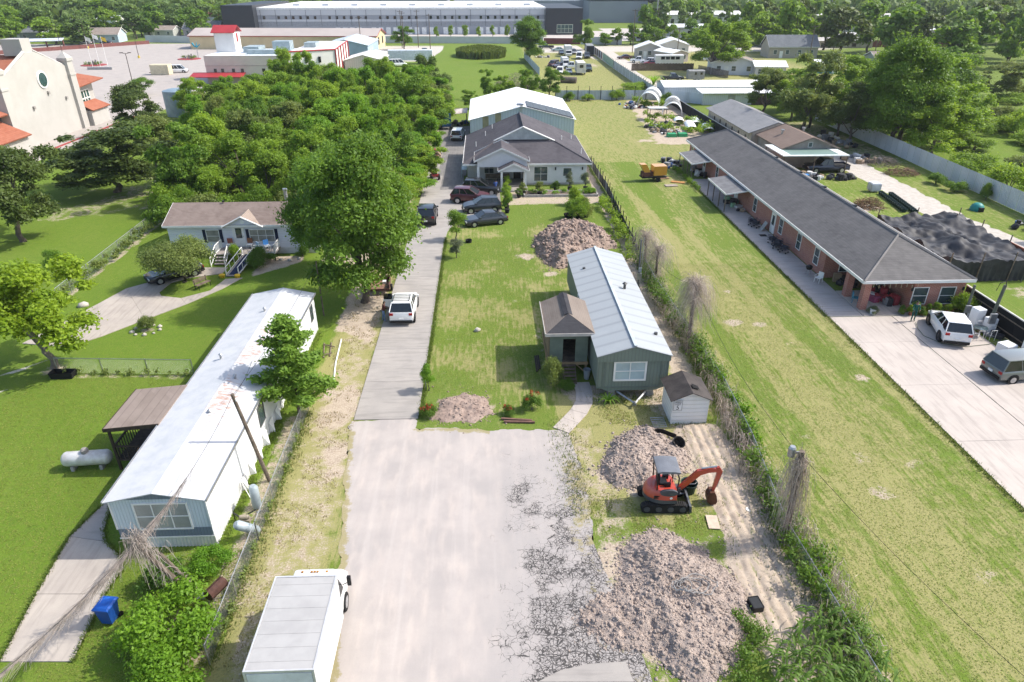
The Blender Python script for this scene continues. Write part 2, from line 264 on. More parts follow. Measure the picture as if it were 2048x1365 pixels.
# ------------------------------------------------ asphalt forecourt, crumbling on its right-hand side
def asphalt_mat():
    t = NT('old_asphalt'); wr = t.attr('wear'); p = t.pos(); nm = t.noise(.55, det=5); nf = t.noise(14., det=4, rough=.7); nl = t.noise(1.1, det=5, stretch=(1.6, .45, 1))
    col = t.mix(t.ss(nm, .3, .7), (.4, .358, .33), (.33, .302, .284)); col = t.mix(t.math('MULTIPLY', t.ss(nl, .45, .75), .6), col, (.47, .405, .36)); tk = t.noise(.9, det=4, rough=.6, stretch=(1.9, .07, 1)); col = t.mix(t.math('MULTIPLY', t.ss(tk, .5, .72), .28), col, (.49, .44, .405)); col = t.mix(t.math('MULTIPLY', t.ss(tk, .5, .3), .2), col, (.3, .275, .262)); col = t.mix(t.math('MULTIPLY', t.ss(nf, .45, .75), .22), col, (.27, .25, .24))
    col = t.mix(t.math('MULTIPLY', t.ss(wr, .1, .8), .6), col, (.3, .282, .27)); dn = t.n('TexNoise'); dn.inputs['Scale'].default_value = 3.; dn.inputs['Detail'].default_value = 4; t.l(p, dn.inputs['Vector']); vv = t.n('VectorMath', operation='MULTIPLY_ADD'); t.l(dn.outputs['Color'], vv.inputs[0]); vv.inputs[1].default_value = (.35, .35, 0); t.l(p, vv.inputs[2])
    vo = t.n('TexVoronoi', feature='DISTANCE_TO_EDGE'); vo.inputs['Scale'].default_value = 2.6; t.l(vv.outputs[0], vo.inputs['Vector']); v2 = t.n('TexVoronoi', feature='DISTANCE_TO_EDGE'); v2.inputs['Scale'].default_value = 6.5; t.l(vv.outputs[0], v2.inputs['Vector'])
    pat = t.ss(t.math('ADD', wr, t.math('MULTIPLY_ADD', t.noise(.5, det=5, rough=.65), 2.6, -1.5)), .35, .95)
    cr = t.math('LESS_THAN', vo.outputs['Distance'], t.math('MULTIPLY', pat, .032)); cr2 = t.math('LESS_THAN', v2.outputs['Distance'], t.math('MULTIPLY', t.ss(pat, .5, 1.), .07)); ck = t.math('MAXIMUM', cr, cr2)
    grv = t.math('MULTIPLY', t.ss(pat, .35, .9), t.ss(nf, .42, .62)); col = t.mix(t.math('MULTIPLY', grv, .75), col, (.15, .14, .135)); col = t.mix(t.math('MULTIPLY', ck, .88), col, (.035, .033, .033)); t.bump(t.math('SUBTRACT', t.math('MULTIPLY', nf, .3), ck), .5, .03)
    gp = t.ss(t.math('ADD', t.attr('weed'), t.math('MULTIPLY_ADD', t.math('ADD', t.noise(1.1, det=5, rough=.7), t.math('MULTIPLY', nf, .5)), 1., -.75)), .4, .55); col = t.mix(gp, col, t.mix(nf, (.2, .19, .07), (.36, .30, .2)))
    return t.fin(col, .9, 0, .15)
apoly = [(-8.5, 34.9), (-4.6, 34.9), (-4.4, 34.0), (0, 33.6), (4.5, 33.5), (4.9, 30), (5.0, 27), (5.0, 24), (5.3, 21), (5.9, 18), (6.4, 8.6), (-5.9, 8.6), (-6.4, 17.3), (-7.0, 22), (-7.7, 27.7), (-8.3, 32)]
ax_ = np.arange(-9.2, 6.8, .16); ay_ = np.arange(8.6, 35.4, .16); AX, AY = np.meshgrid(ax_, ay_); ad = polysd(AX, AY, apoly)+(fbm(AX*1.4, AY*1.4, 3)-.5)*.55
wear = (.45+.62*sstep(-.5, 2.6, AX))*sstep(-2.6, .2, AX)*(1-.65*sstep(28, 33, AY))*(.85+.25*sstep(24, 19, AY)); weed = sstep(1.9, 4.8, AX)*(.34+.16*sstep(20, 28, AY))*(1-.8*sstep(30, 33, AY)); weed = np.maximum(weed, .62*sstep(-.9, 0, ad)*(AX < 0)*(AY < 34))
ai = np.arange(AX.size).reshape(AX.shape); aF = np.stack([ai[:-1, :-1], ai[:-1, 1:], ai[1:, 1:], ai[1:, :-1]], -1).reshape(-1, 4); keep = (ad.ravel()[aF] < 0).any(1); aF = aF[keep]; gya, gxa = np.gradient(ad, .16); gl_ = np.maximum(.3, np.hypot(gxa, gya)); ov = np.where(ad > 0, np.minimum(ad, .2), 0); AX = AX-ov*gxa/gl_**2; AY = AY-ov*gya/gl_**2
used = np.unique(aF); rm = np.full(AX.size, -1); rm[used] = np.arange(len(used)); am = npmesh('asphalt_forecourt', np.stack([AX.ravel()[used], AY.ravel()[used], np.full(len(used), .012)], 1), rm[aF], asphalt_mat())
for nme, arr in (('wear', wear), ('weed', weed)): am.attributes.new(nme, 'FLOAT', 'POINT').data.foreach_set('value', arr.ravel()[used].astype(np.float32))
ao = link('asphalt_forecourt', am); ao['kind'] = 'structure'
# ------------------------------------------------ concrete slabs
def concrete(name, c, c2, streak=(2.5, .25, 1)):
    if name in _MC: return _MC[name]
    t = NT(name); n1 = t.noise(.5, det=6, rough=.65); n2 = t.noise(1.6, det=5, stretch=streak); n3 = t.noise(30., det=3); ri = t.n('ObjectInfo').outputs['Random']
    col = t.mix(t.ss(n1, .3, .72), c, c2); col = t.mix(t.math('MULTIPLY', t.ss(n2, .45, .7), .45), col, tuple(q*.62 for q in c2)); col = t.mix(t.math('MULTIPLY', n3, .22), col, (.2, .18, .16)); col = t.mix(t.math('MULTIPLY', ri, .22), col, tuple(q*.8 for q in c2))
    t.bump(n3, .15, .01); _MC[name] = t.fin(col, .85, 0, .2); return _MC[name]
CONC = concrete('driveway_concrete', (.375, .345, .313), (.305, .283, .262), (.3, 2.2, 1)); CONCD = concrete('stained_concrete', (.25, .235, .22), (.17, .16, .155)); CONCL = concrete('pale_concrete', (.5, .44, .39), (.43, .38, .34)); CONCW = concrete('walk_concrete', (.46, .405, .345), (.37, .325, .285)); PARKC = concrete('parking_concrete', (.43, .385, .35), (.365, .33, .305), (.2, 1.5, 1))
def paving(name, slabs, mat, h=.05):
    e = bpy.data.objects.new(name, None); C.objects.link(e); e['kind'] = 'structure'
    for i, pl in enumerate(slabs):
        c = Vector((sum(p[0] for p in pl)/len(pl), sum(p[1] for p in pl)/len(pl))); q = [(c.x+(p[0]-c.x)*(1-.012/max(.2, (Vector(p)-c).length)), c.y+(p[1]-c.y)*(1-.012/max(.2, (Vector(p)-c).length))) for p in pl]
        a = sum(q[k][0]*q[(k+1) % len(q)][1]-q[(k+1) % len(q)][0]*q[k][1] for k in range(len(q)))
        MB().prism(q if a > 0 else q[::-1], 'z', -.05, h+.006*((i*7) % 3)/3).build('slab', mat[i % len(mat)] if isinstance(mat, list) else mat, e)
    return e
ys = [34.95, 39.4, 43.9, 48.4, 53., 57.5, 62., 66.8]
paving('driveway', [[(-8.38+.006*(a-35), a), (-4.44, a), (-4.42, b), (-8.38+.006*(b-35), b)] for a, b in zip(ys[:-1], ys[1:])]+[[(-8.2, 66.8), (-4.4, 66.8), (-4.2, 70), (-3.6, 72.4), (-2.6, 74.2), (-8.1, 74.2)], [(-8.1, 74.2), (-2.6, 74.2), (-1.2, 75.2), (-1.2, 80), (-8.1, 80)], [(-1.2, 75.2), (1.7, 75.2), (1.7, 80), (-1.2, 80)], [(-8.1, 80), (-3, 80), (-3, 86), (-8.1, 86)], [(-8.1, 86), (-5.9, 86), (-5.9, 93), (-8.1, 93)], [(-8.1, 93), (-6.6, 93), (-6.6, 108), (-8.1, 108)]], CONC)
paving('house_apron', [[(-3, 80), (1.7, 80), (1.7, 87.6), (-3, 87.6)], [(-5.9, 86), (-3, 86), (-3, 93), (-5.9, 93)], [(-6.6, 93), (-2.7, 93), (-2.7, 108), (-6.6, 108)], [(-8.1, 108), (-2.7, 108), (-2.7, 118), (-8.1, 118)], [(-8.1, 118), (-2.7, 118), (-2.7, 128), (-8.1, 128)]], CONCD)
def ribbon(pts, wd):
    out = []; P = [Vector(p) for p in pts]
    for i, p in enumerate(P):
        d = (P[min(i+1, len(P)-1)]-P[max(0, i-1)]).normalized(); out.append((p+Vector((-d.y, d.x))*wd[i]/2, p-Vector((-d.y, d.x))*wd[i]/2))
    return [[tuple(a[1]), tuple(b[1]), tuple(b[0]), tuple(a[0])] for a, b in zip(out[:-1], out[1:])]
paving('green_home_walk', ribbon([(6.1, 38.8), (6.15, 37.6), (6.0, 36.4), (5.5, 35.3), (4.9, 34.4), (4.2, 33.4)], [1.1]*6), CONCL)
wl = GP((0, 1325), (72, 1190), (140, 1075), (205, 1012)); wr_ = GP((145, 1325), (210, 1190), (248, 1135), (238, 1110), (212, 1085), (208, 1062), (222, 1010))
paving('trailer_walk', [[wl[0], wr_[0], wr_[1], wl[1]], [wl[1], wr_[1], wr_[2], wr_[3], wr_[4], wl[2]], [wl[2], wr_[4], wr_[5], wr_[6], (-17.9, 30), (-18.9, 30), wl[3]]], [CONCW, CONCW, CONC])
Z8 = lambda *p: [G(a/2.926, 350+b/2.926) for a, b in p]
dwp = [Z8((400, 1010), (590, 950), (570, 760), (130, 990)), Z8((590, 950), (850, 850), (740, 668), (570, 760)), Z8((850, 850), (1090, 760), (1060, 725), (945, 712), (932, 690), (1000, 635), (990, 600), (740, 668)), Z8((1000, 635), (1110, 605), (1110, 545), (990, 600)), Z8((1110, 605), (1300, 580), (1335, 545), (1110, 545)), Z8((1090, 760), (1300, 670), (1230, 680), (1060, 725)), Z8((1300, 670), (1420, 605), (1320, 612), (1230, 680))]
paving('sedan_driveway', dwp, CONCW)
paving('brick_building_sidewalk', [[(27.1, a), (29.95, a), (29.95, b), (27.1, b)] for a, b in ((48.0, 53.2), (53.2, 60), (60, 68), (68, 76), (76, 84), (84, 90))], concrete('sidewalk_concrete', (.47, .42, .385), (.38, .345, .32), (.2, 3, 1)))
rows = [47.9, 43.6, 37.6, 31.4, 25.2, 18, 10]
paving('brick_building_driveway', [[(27.15, b), (32.2, b), (32.2, a), (27.15, a)] for a, b in zip(rows[:-1], rows[1:])]+[[(32.25, b), (37.2, b), (37.2, a), (32.25, a)] for a, b in zip(rows[:-1], rows[1:])]+[[(30.0, 48.0), (34.0, 48.0), (34.0, 53.0), (30.0, 53.0)]], CONCL)
paving('right_hand_driveway', [[(50.2, 40), (54.4, 40), (54.6, 52), (50.4, 52)], [(50.4, 52), (54.6, 52), (54.8, 62), (50.6, 62)]], CONC)
paving('concrete_patch', [GP((1075, 1365), (1120, 1342), (1180, 1328), (1252, 1324), (1268, 1365))], CONC, .03)
# parking lot of the church: big panels
pl = []
for i in range(9):
    for j in range(9):
        x0, x1 = -250+i*20.5, -250+(i+1)*20.5; y0, y1 = 97+j*23.2, 97+(j+1)*23.2
        if x1 > -66 and y1 < 128: x1 = -66
        pl.append([(x0, y0), (x1, y0), (x1, y1), (x0, y1)])
paving('church_parking_lot', pl, PARKC, .03)
paving('warehouse_yard', [[(-140, 312), (60, 312), (60, 372), (-140, 372)], [(45.8, 300), (60, 300), (78, 372), (45.8, 372)]][:1]+[[(60, 312), (66, 312), (84, 390), (60, 390)]], concrete('yard_concrete', (.5, .46, .42), (.45, .41, .38)), .03)
# ------------------------------------------------ building helpers (local coordinates of the thing)
def fbox(mb, c, face, u0, u1, z0, z1, d0, d1):
    x, y, z = c
    if face in '+x-x': 
        s = 1 if face == '+x' else -1; a, b = sorted((x+s*d0, x+s*d1)); mb.box(a, b, y+u0, y+u1, z+z0, z+z1)
    else:
        s = 1 if face == '+y' else -1; a, b = sorted((y+s*d0, y+s*d1)); mb.box(x+u0, x+u1, a, b, z+z0, z+z1)
def window(par, c, face, w, h, cols=1, rows=2, fm=None, gm=None, t=.06, d=.05, mt=None):
    fm = fm or WHITE; gm = gm or GLASSL; f = MB(); mt = mt or t*.6
    for a in (-w/2-t, w/2): fbox(f, c, face, a, a+t, -h/2-t, h/2+t, 0, d)
    for a in (-h/2-t, h/2): fbox(f, c, face, -w/2, w/2, a, a+t, 0, d)
    for i in range(1, cols): fbox(f, c, face, -w/2+w*i/cols-mt/2, -w/2+w*i/cols+mt/2, -h/2, h/2, 0, d*.9)
    for j in range(1, rows):
        for i in range(cols): fbox(f, c, face, -w/2+w*i/cols+(mt/2 if i else 0), -w/2+w*(i+1)/cols-(mt/2 if i < cols-1 else 0), -h/2+h*j/rows-mt/2, -h/2+h*j/rows+mt/2, 0, d*.85)
    fo = f.build('window', fm, par)
    for i in range(cols):
        for j in range(rows):
            q = MB(); fbox(q, c, face, -w/2+w*i/cols+.002, -w/2+w*(i+1)/cols-.002, -h/2+h*j/rows+.002, -h/2+h*(j+1)/rows-.002, 0, d*.45); q.build('pane', gm, fo)
    return fo
def door(par, c, face, w=.9, h=2.05, m=None, fm=None, lite=None):
    f = MB(); fm = fm or WHITE
    for a in (-w/2-.09, w/2): fbox(f, c, face, a, a+.09, 0, h+.09, 0, .06)
    fbox(f, c, face, -w/2, w/2, h, h+.09, 0, .06); f.build('door_frame', fm, par)
    q = MB(); fbox(q, c, face, -w/2, w/2, 0, h, 0, .04); dd = q.build('door', m or WHITE, par)
    if lite: q = MB(); fbox(q, c, face, -w*.3, w*.3, h*.42, h*.92, .04, .055); q.build('pane', lite, dd)
    k = MB(); fbox(k, c, face, w*.36, w*.42, .95, 1.05, .04, .1); k.build('handle', STEEL, dd); return dd
def gable_walls(par, x0, x1, y0, y1, z0, ze, zr, ax, mat, rx=None, name='wall'):
    m = MB()
    if ax == 'y':
        c = (x0+x1)/2 if rx is None else rx; pr = [(x0, z0), (x1, z0), (x1, ze), (c, zr), (x0, ze)]; m.prism(pr, 'y', y0, y1)
    else:
        c = (y0+y1)/2 if rx is None else rx; pr = [(y0, z0), (y1, z0), (y1, ze), (c, zr), (y0, ze)]; m.prism(pr, 'x', x0, x1)
    return m.build(name, mat, par)
def gable_roof(par, x0, x1, y0, y1, ze, zr, ax, mat, th=.1, rx=None, name='roof', fascia=None):
    m = MB()
    if ax == 'y':
        c = (x0+x1)/2 if rx is None else rx
        m.slab([(x0, y0, ze), (c, y0, zr), (c, y1, zr), (x0, y1, ze)][::-1], th); m.slab([(c, y0, zr), (x1, y0, ze), (x1, y1, ze), (c, y1, zr)][::-1], th)
    else:
        c = (y0+y1)/2 if rx is None else rx
        m.slab([(x0, y0, ze), (x1, y0, ze), (x1, c, zr), (x0, c, zr)], th); m.slab([(x0, c, zr), (x1, c, zr), (x1, y1, ze), (x0, y1, ze)], th)
    o = m.build(name, mat, par)
    if fascia:
        f = MB(); t = .03
        if ax == 'y':
            for xx, s in ((x0, -1), (x1, 1)): f.box(*sorted((xx+s*.005, xx+s*(.005+t))), y0, y1, ze-.1, ze+th)
            for yy, s in ((y0, -1), (y1, 1)):
                a, b = sorted((yy+s*.005, yy+s*(.005+t)))
                f.prism([(x0, ze-.1), (c, zr-.1), (c, zr+th+.01), (x0, ze+th+.01)], 'y', a, b); f.prism([(c, zr-.1), (x1, ze-.1), (x1, ze+th+.01), (c, zr+th+.01)], 'y', a, b)
        else:
            for yy, s in ((y0, -1), (y1, 1)): f.box(x0, x1, *sorted((yy+s*.005, yy+s*(.005+t))), ze-.1, ze+th)
            for xx, s in ((x0, -1), (x1, 1)):
                a, b = sorted((xx+s*.005, xx+s*(.005+t)))
                f.prism([(y0, ze-.1), (c, zr-.1), (c, zr+th+.01), (y0, ze+th+.01)], 'x', a, b); f.prism([(c, zr-.1), (y1, ze-.1), (y1, ze+th+.01), (c, zr+th+.01)], 'x', a, b)
        f.build('fascia', fascia, par)
    return o
def corrugated(mb, p, q, z0, z1, per=.25, dep=.03, th=.012):
    P, Q = Vector(p), Vector(q); L = (Q-P).length; d = (Q-P)/L; n = Vector((-d.y, d.x)); k = max(2, int(L/per)); ring = []
    for i in range(k*4+1):
        t = i/(k*4)*L; o = dep if i % 4 in (1, 2) else 0; ring.append(P+d*min(L, t)+n*o)
    for a, b in zip(ring[:-1], ring[1:]): mb.add([(a.x, a.y, z0), (b.x, b.y, z0), (b.x, b.y, z1), (a.x, a.y, z1)], [(0, 1, 2, 3)])
    return mb
# ------------------------------------------------ white mobile home on the left
def rustroof():
    t = NT('white_metal_roof'); x, y, z = t.sep(t.pos()); n1 = t.noise(1.3, det=6, rough=.7); n2 = t.noise(3.2, det=5, rough=.7, stretch=(.55, 2.2, 1)); nb = t.noise(.35, det=3)
    my = t.math('MULTIPLY', t.ss(y, 28.5, 32), t.math('SUBTRACT', 1., t.ss(y, 40.5, 46))); mk = t.math('MULTIPLY', my, t.ss(x, -15.5, -15.1)); mk = t.math('MULTIPLY', mk, t.math('SUBTRACT', 1., t.ss(x, -14.3, -13.7)))
    f = t.math('MULTIPLY', t.ss(t.math('ADD', n2, t.math('MULTIPLY_ADD', nb, .5, -.25)), .52, .6), mk); col = t.mix(t.ss(n1, .35, .75), (.52, .522, .528), (.42, .435, .45)); col = t.mix(t.math('MULTIPLY', f, .7), col, (.34, .17, .10))
    fr = t.math('FRACT', t.math('DIVIDE', y, 1.22)); seam = t.math('SUBTRACT', 1., t.ss(t.math('ABSOLUTE', t.math('SUBTRACT', fr, .5)), .0, .02)); t.bump(t.math('MULTIPLY', t.math('ADD', seam, n1), 1.), .25, .02); return t.fin(col, .5, .0, .3)
e = T('mobile_home', 'long white mobile home with rust streaks on its metal roof, left of the asphalt', 'mobile home', -15.3, 36, 0)
LW = ribs('white_ribbed_wall', (.68, .7, .71), .2, 'xy', .5, 0, .15); LB = ribs('pale_blue_ribbed_wall', (.55, .61, .66), .15, 'xy', .55, 0, .2); BAND = ribs('slate_blue_band', (.16, .2, .25), .15, 'xy', .6, 0, .2)
y0, y1 = -11.35, 11.4
m = MB(); m.box(-2.15, 2.15, y0+.03, y1, .7, 3.0); m.prism([(-2.15, 3.0), (2.15, 3.0), (0, 3.42)], 'y', y0+.03, y1); m.build('wall', LW, e)
MB().box(-2.15, 2.15, y0, y0+.028, 1.2, 3.0).build('front_wall', LB, e)
m = MB(); m.box(-2.155, 2.155, y0-.02, y0-.002, .72, 1.25); m.build('front_band', BAND, e); MB().prism([(-1.75, 3.0), (1.75, 3.0), (0, 3.34)], 'y', y0-.03, y0-.002).build('gable_vent', BAND, e)
m = MB(); m.box(-2.2, 2.2, y0-.04, y0-.022, .66, .74); m.box(-2.2, -2.14, y0-.045, y0, 1.25, 3.0); m.box(2.14, 2.2, y0-.045, y0, 1.25, 3.0); m.build('corner_trim', WHITE, e)
m = MB(); corrugated(m, (-1.1, y0+.05), (2.15, y0+.05), 0, .68, .16, .03); corrugated(m, (2.16, y0+.05), (2.16, y1), 0.0, .72, .2, .04); corrugated(m, (-2.16, y1), (-2.16, y0+.6), 0, .7, .2, .04); m.build('skirting', M('skirt_metal', (.72, .72, .7), .5, 0, .2, 1.), e)
for k in range(9):
    yy = y0+4+k*1.3; a = .1+.25*random.random(); MB().slab([(2.17, yy, .02), (2.17+a, yy+.1, .02), (2.2, yy+.7, .75), (2.19, yy, .72)], .012).build('loose_skirting', M('skirt_metal', (.72, .72, .7)), e)
m = MB(); rm_ = rustroof()
gable_roof(e, -2.33, 2.3, y0-.2, y1+.12, 3.0, 3.48, 'y', rm_, .05)
m.box(2.305, 2.34, y0-.2, y1+.1, 2.92, 3.06); m.box(-2.375, -2.34, y0-.2, y1+.1, 2.92, 3.06); m.build('gutter', STEEL, e)
for px_, py_, h in ((.7, 3.2, .3), (-.3, 7.6, .22), (.5, -1.4, .16), (-1.2, 1.2, .12), (.3, -5, .14)): m = MB(); m.cyl((px_, py_, 3.3), (px_, py_, 3.42+h), .07, n=8); m.cyl((px_, py_, 3.42+h), (px_, py_, 3.5+h), .12, .05, n=8); m.build('roof_vent', STEEL, e)
window(e, (.08, y0, 1.98), '-y', 2.35, 1.45, 3, 2, WHITE, M('blind_glass', (.36, .36, .34), .2, 0, .25, .9, spec=.6), .07, .06)
window(e, (2.15, 3.9, 2.0), '+x', .8, 1.1, 1, 2, M('dark_frame', (.1, .1, .1), .5)); window(e, (2.15, -2.9, 1.9), '+x', .9, 1.2, 1, 1, M('dark_frame', (.1, .1, .1), .5)); window(e, (2.15, 10.2, 1.95), '+x', .6, 1.1, 1, 2, M('dark_frame', (.1, .1, .1), .5))
for k in range(7):
    for s in (-1.5, 1.5): MB().box(s-.2, s+.2, y0+.5+k*3.6, y0+.9+k*3.6, 0, .68).build('pier', CINDER, e)
# porch on its left side
e = T('covered_porch', 'brown-roofed porch with dark railing, left side of the white mobile home', 'porch', -19.1, 32.5)
PSH = shingle('faded_brown_shingle', (.2, .16, .135), (.27, .22, .19), .05, .4)
MB().slab([(-1.45, -1.95, 2.72), (1.5, -1.95, 2.98), (1.5, 2.0, 2.98), (-1.45, 2.0, 2.72)], .1).build('roof', PSH, e); m = MB(); m.box(-1.5, -1.46, -2.0, 2.05, 2.62, 2.84); m.prism([(-1.45, 2.62), (1.5, 2.88), (1.5, 3.1), (-1.45, 2.84)], 'y', -2.0, -1.96); m.build('fascia', DKWOOD, e)
for k in range(14): MB().box(-1.35, 1.55, -1.85+k*.27, -1.85+k*.27+.25, .62, .7).build('plank', DKWOOD, e)
for x in (-1.3, 1.45):
    for y in (-1.8, 1.8): MB().box(x-.06, x+.06, y-.06, y+.06, 0, 2.68 if x < 0 else 2.9).build('post', DKWOOD, e)
m = MB(); m.box(-1.36, -1.26, -1.74, 1.74, 1.52, 1.6); m.box(-1.2, .0, -1.86, -1.76, 1.52, 1.6)
for k in range(15): m.box(-1.33, -1.29, -1.7+k*.24, -1.66+k*.24, .7, 1.52)
for k in range(5): m.box(-1.15+k*.24, -1.11+k*.24, -1.83, -1.79, .7, 1.52)
m.build('railing', DKWOOD, e)
st = M('sunlit_plank', (.3, .19, .11), .8, 0, .4, 4.)
for k in range(5): MB().box(.1, 1.3, -2.15-k*.27, -1.88-k*.27, .56-.13*k, .6-.13*k).build('step', st, e)
for x in (.05, 1.35): m = MB(); m.tube([(x, -1.9, 1.5), (x, -3.3, .85)], .05, 4); m.tube([(x, -3.25, 0), (x, -3.25, .9)], .045, 4); m.tube([(x, -1.9, .6), (x, -3.3, 0.02)], .07, 4); m.build('handrail', M('sunlit_timber', (.26, .13, .05), .8, 0, .3, 4.), e)  # brown stair rails; the orange sunlight on them is put into the colour
# ------------------------------------------------ sage-green mobile home with enclosed porch
GRN = ribs('sage_green_siding', (.16, .195, .165), .22, 'xy', .65, 0, .25, .012, c2=(.14, .165, .13)); GRT = M('sage_trim', (.14, .17, .145), .6, 0, .2, 2.)
GROOF = ribs('blue_grey_metal_roof', (.315, .335, .345), 1.22, 'y', .55, .0, .4, .006, c2=(.37, .385, .39))
e = T('mobile_home', 'sage green mobile home with pale blue-grey metal roof in the middle lot', 'mobile home', 9.05, 45.5); y0, y1 = -8.6, 8.6
m = MB(); m.loft([[(-2.25, y, .85), (-1.6, y, .55), (1.6, y, .55), (2.25, y, .85), (2.25, y, 3.2), (-2.25, y, 3.2)] for y in (y0, y1)]); m.build('wall', GRN, e)
m = MB(); m.prism([(-2.3, 2.78), (2.3, 2.78), (2.3, 3.2), (0, 3.86), (-2.3, 3.2)], 'y', y0-.22, y0-.02); m.prism([(-2.25, 3.2), (2.25, 3.2), (0, 3.86)], 'y', y0-.015, y1); m.build('gable', GRN, e)
m = MB()
for x in (-2.27, -1.88, 1.78, 2.17): m.box(x, x+.1, y0-.045, y0-.003, .85, 2.78)
m.box(-2.27, 2.27, y0-.05, y0-.004, .76, .84); m.build('trim', GRT, e)
gable_roof(e, -2.37, 2.37, y0-.3, y1+.15, 3.2, 3.9, 'y', GROOF, .045); m = MB(); m.box(-.1, .1, y0-.3, y1+.15, 3.93, 3.965); m.build('ridge_cap', M('ridge_metal', (.48, .53, .54), .5, .0), e)
DV = M('dark_vent', (.1, .1, .1), .5, .4); m = MB(); m.cyl((1.05, .6, 3.5), (1.05, .6, 4.0), .1, n=10); m.cyl((1.05, .6, 4.0), (1.05, .6, 4.12), .2, .06, n=10); m.build('roof_vent', DV, e); MB().cyl((1.85, -6.3, 3.3), (1.85, -6.3, 3.5), .12, n=8).build('roof_vent', DV, e); MB().box(-1.5, -1.3, 4.8, 5.0, 3.4, 3.6).build('roof_vent', DV, e)
window(e, (-.18, y0-.03, 2.02), '-y', 1.85, 1.2, 2, 2, WHITE, M('bright_glass', (.4, .5, .52), .12, 0, .2, .8, spec=.7), .12, .07, .05)
window(e, (-2.25, 1.2, 2.1), '-x', .7, 1.3, 1, 2); window(e, (2.25, 2, 2.1), '+x', .9, 1.2, 1, 2); window(e, (2.25, -4, 2.1), '+x', .9, 1.2, 1, 2)
m = MB(); m.tube([(-.9, y0+.1, .42), (.05, y0-1.15, .3)], .07, 4); m.tube([(1.0, y0+.1, .42), (.05, y0-1.15, .3)], .07, 4); m.tube([(.05, y0-1.0, .3), (.05, y0-1.35, .32)], .09, 6); m.tube([(0, y0-1, 0), (0, y0-1, .3)], .05, 6); m.build('hitch', STEEL, e)
for k in range(5):
    for s in (-1.2, 1.3): m = MB(); m.box(s-.25, s+.25, y0+.15+k*4.1, y0+.6+k*4.1, 0, .2); m.box(s-.2, s+.2, y0+.18+k*4.1, y0+.58+k*4.1, .203, .56); m.build('block', CINDER, e)
e = T('enclosed_porch', 'small green porch on stilts with brown hipped roof, joined to the green home', 'porch', 5.35, 42.2)
BRS = shingle('tan_shingle', (.16, .132, .112), (.21, .178, .152), .06, .35); DKS = shingle('charcoal_shingle', (.03, .03, .034), (.06, .059, .064), .06, .35)
m = MB(); m.box(-1.3, -.42, -2.3, -2.22, 1.0, 3.2); m.box(.42, 1.25, -2.3, -2.22, 1.0, 3.2); m.box(-.42, .42, -2.3, -2.22, 2.75, 3.2); m.build('front_wall', M('sage_panel', (.15, .185, .15), .7, 0, .2, 1.5), e)
MB().box(-1.38, -1.31, -2.25, 2.2, 1.0, 3.2).build('side_wall', M('plywood', (.2, .15, .1), .85, 0, .3, 2.), e); MB().box(-1.3, 1.25, 2.12, 2.2, 1.0, 3.2).build('rear_wall', M('plywood', (.2, .15, .1)), e); MB().box(-1.3, 1.25, -2.2, 2.1, .92, .99).build('floor', WOOD, e)
m = MB(); m.box(-1.4, 1.3, -2.36, -2.305, .8, 1.0); m.box(-1.46, -1.395, -2.3, 2.2, .8, .995); m.build('floor_beam', M('new_timber', (.36, .25, .14), .8, 0, .3, 4.), e)
for x in (-1.3, 1.2):
    for y in (-2.2, 0, 2.1): MB().box(x-.06, x+.06, y-.06, y+.06, 0, .8).build('post', M('new_timber', (.36, .25, .14)), e)
m = MB()
for s in (-1, 1): m.tube([(s*1.2, -2.32, .15), (s*.55, -2.32, .78)], .045, 4)
m.build('brace', M('new_timber', (.36, .25, .14)), e)
a, b = (-1.62, -2.6), (1.6, 2.5); zt, ap, bk = 3.25, (0, -1.0, 3.95), (0, 2.5, 3.95)
MB().slab([(a[0], a[1], zt), ap, bk, (a[0], b[1], zt)][::-1], .07).build('left_roof_slope', BRS, e); MB().slab([(b[0], a[1], zt), (b[0], b[1], zt), bk, ap], .07).build('right_roof_slope', BRS, e); MB().slab([(a[0], a[1], zt), (b[0], a[1], zt), ap], .07).build('front_roof_slope', DKS, e)
m = MB(); m.slab([(-.3, -1., 3.92), (0, -1., 4.05), (0, 2.5, 4.05), (-.3, 2.5, 3.92)][::-1], .03); m.slab([(0, -1., 4.05), (.3, -1., 3.92), (.3, 2.5, 3.92), (0, 2.5, 4.05)][::-1], .03); m.build('ridge_cap', DKS, e)
m = MB(); m.box(a[0]-.03, b[0]+.03, a[1]-.05, a[1]-.01, 3.12, 3.33); m.box(a[0]-.05, a[0]-.01, a[1], b[1], 3.12, 3.33); m.build('fascia', M('primed_board', (.5, .46, .42), .7), e)
for k in range(6): MB().box(-.4, .4, -2.64-k*.2, -2.42-k*.2, .83-.15*k, .87-.15*k).build('step', WOOD, e)
m = MB()
for s in (-.43, .43): m.prism([(-2.4, .9), (-2.4, .68), (-3.75, 0), (-3.55, 0.05)], 'x', s-.025, s+.025)
m.build('stringer', WOOD, e)
e = T('trash_bin', 'small grey bin beside the steps of the green porch', 'bin', 6.55, 39.35); MB().lathe((0, 0, 0), [(.17, 0), (.24, .7), (.26, .72), (.2, .715), (.16, .3)], 12).build('body', M('grey_plastic', (.3, .33, .36), .5), e)
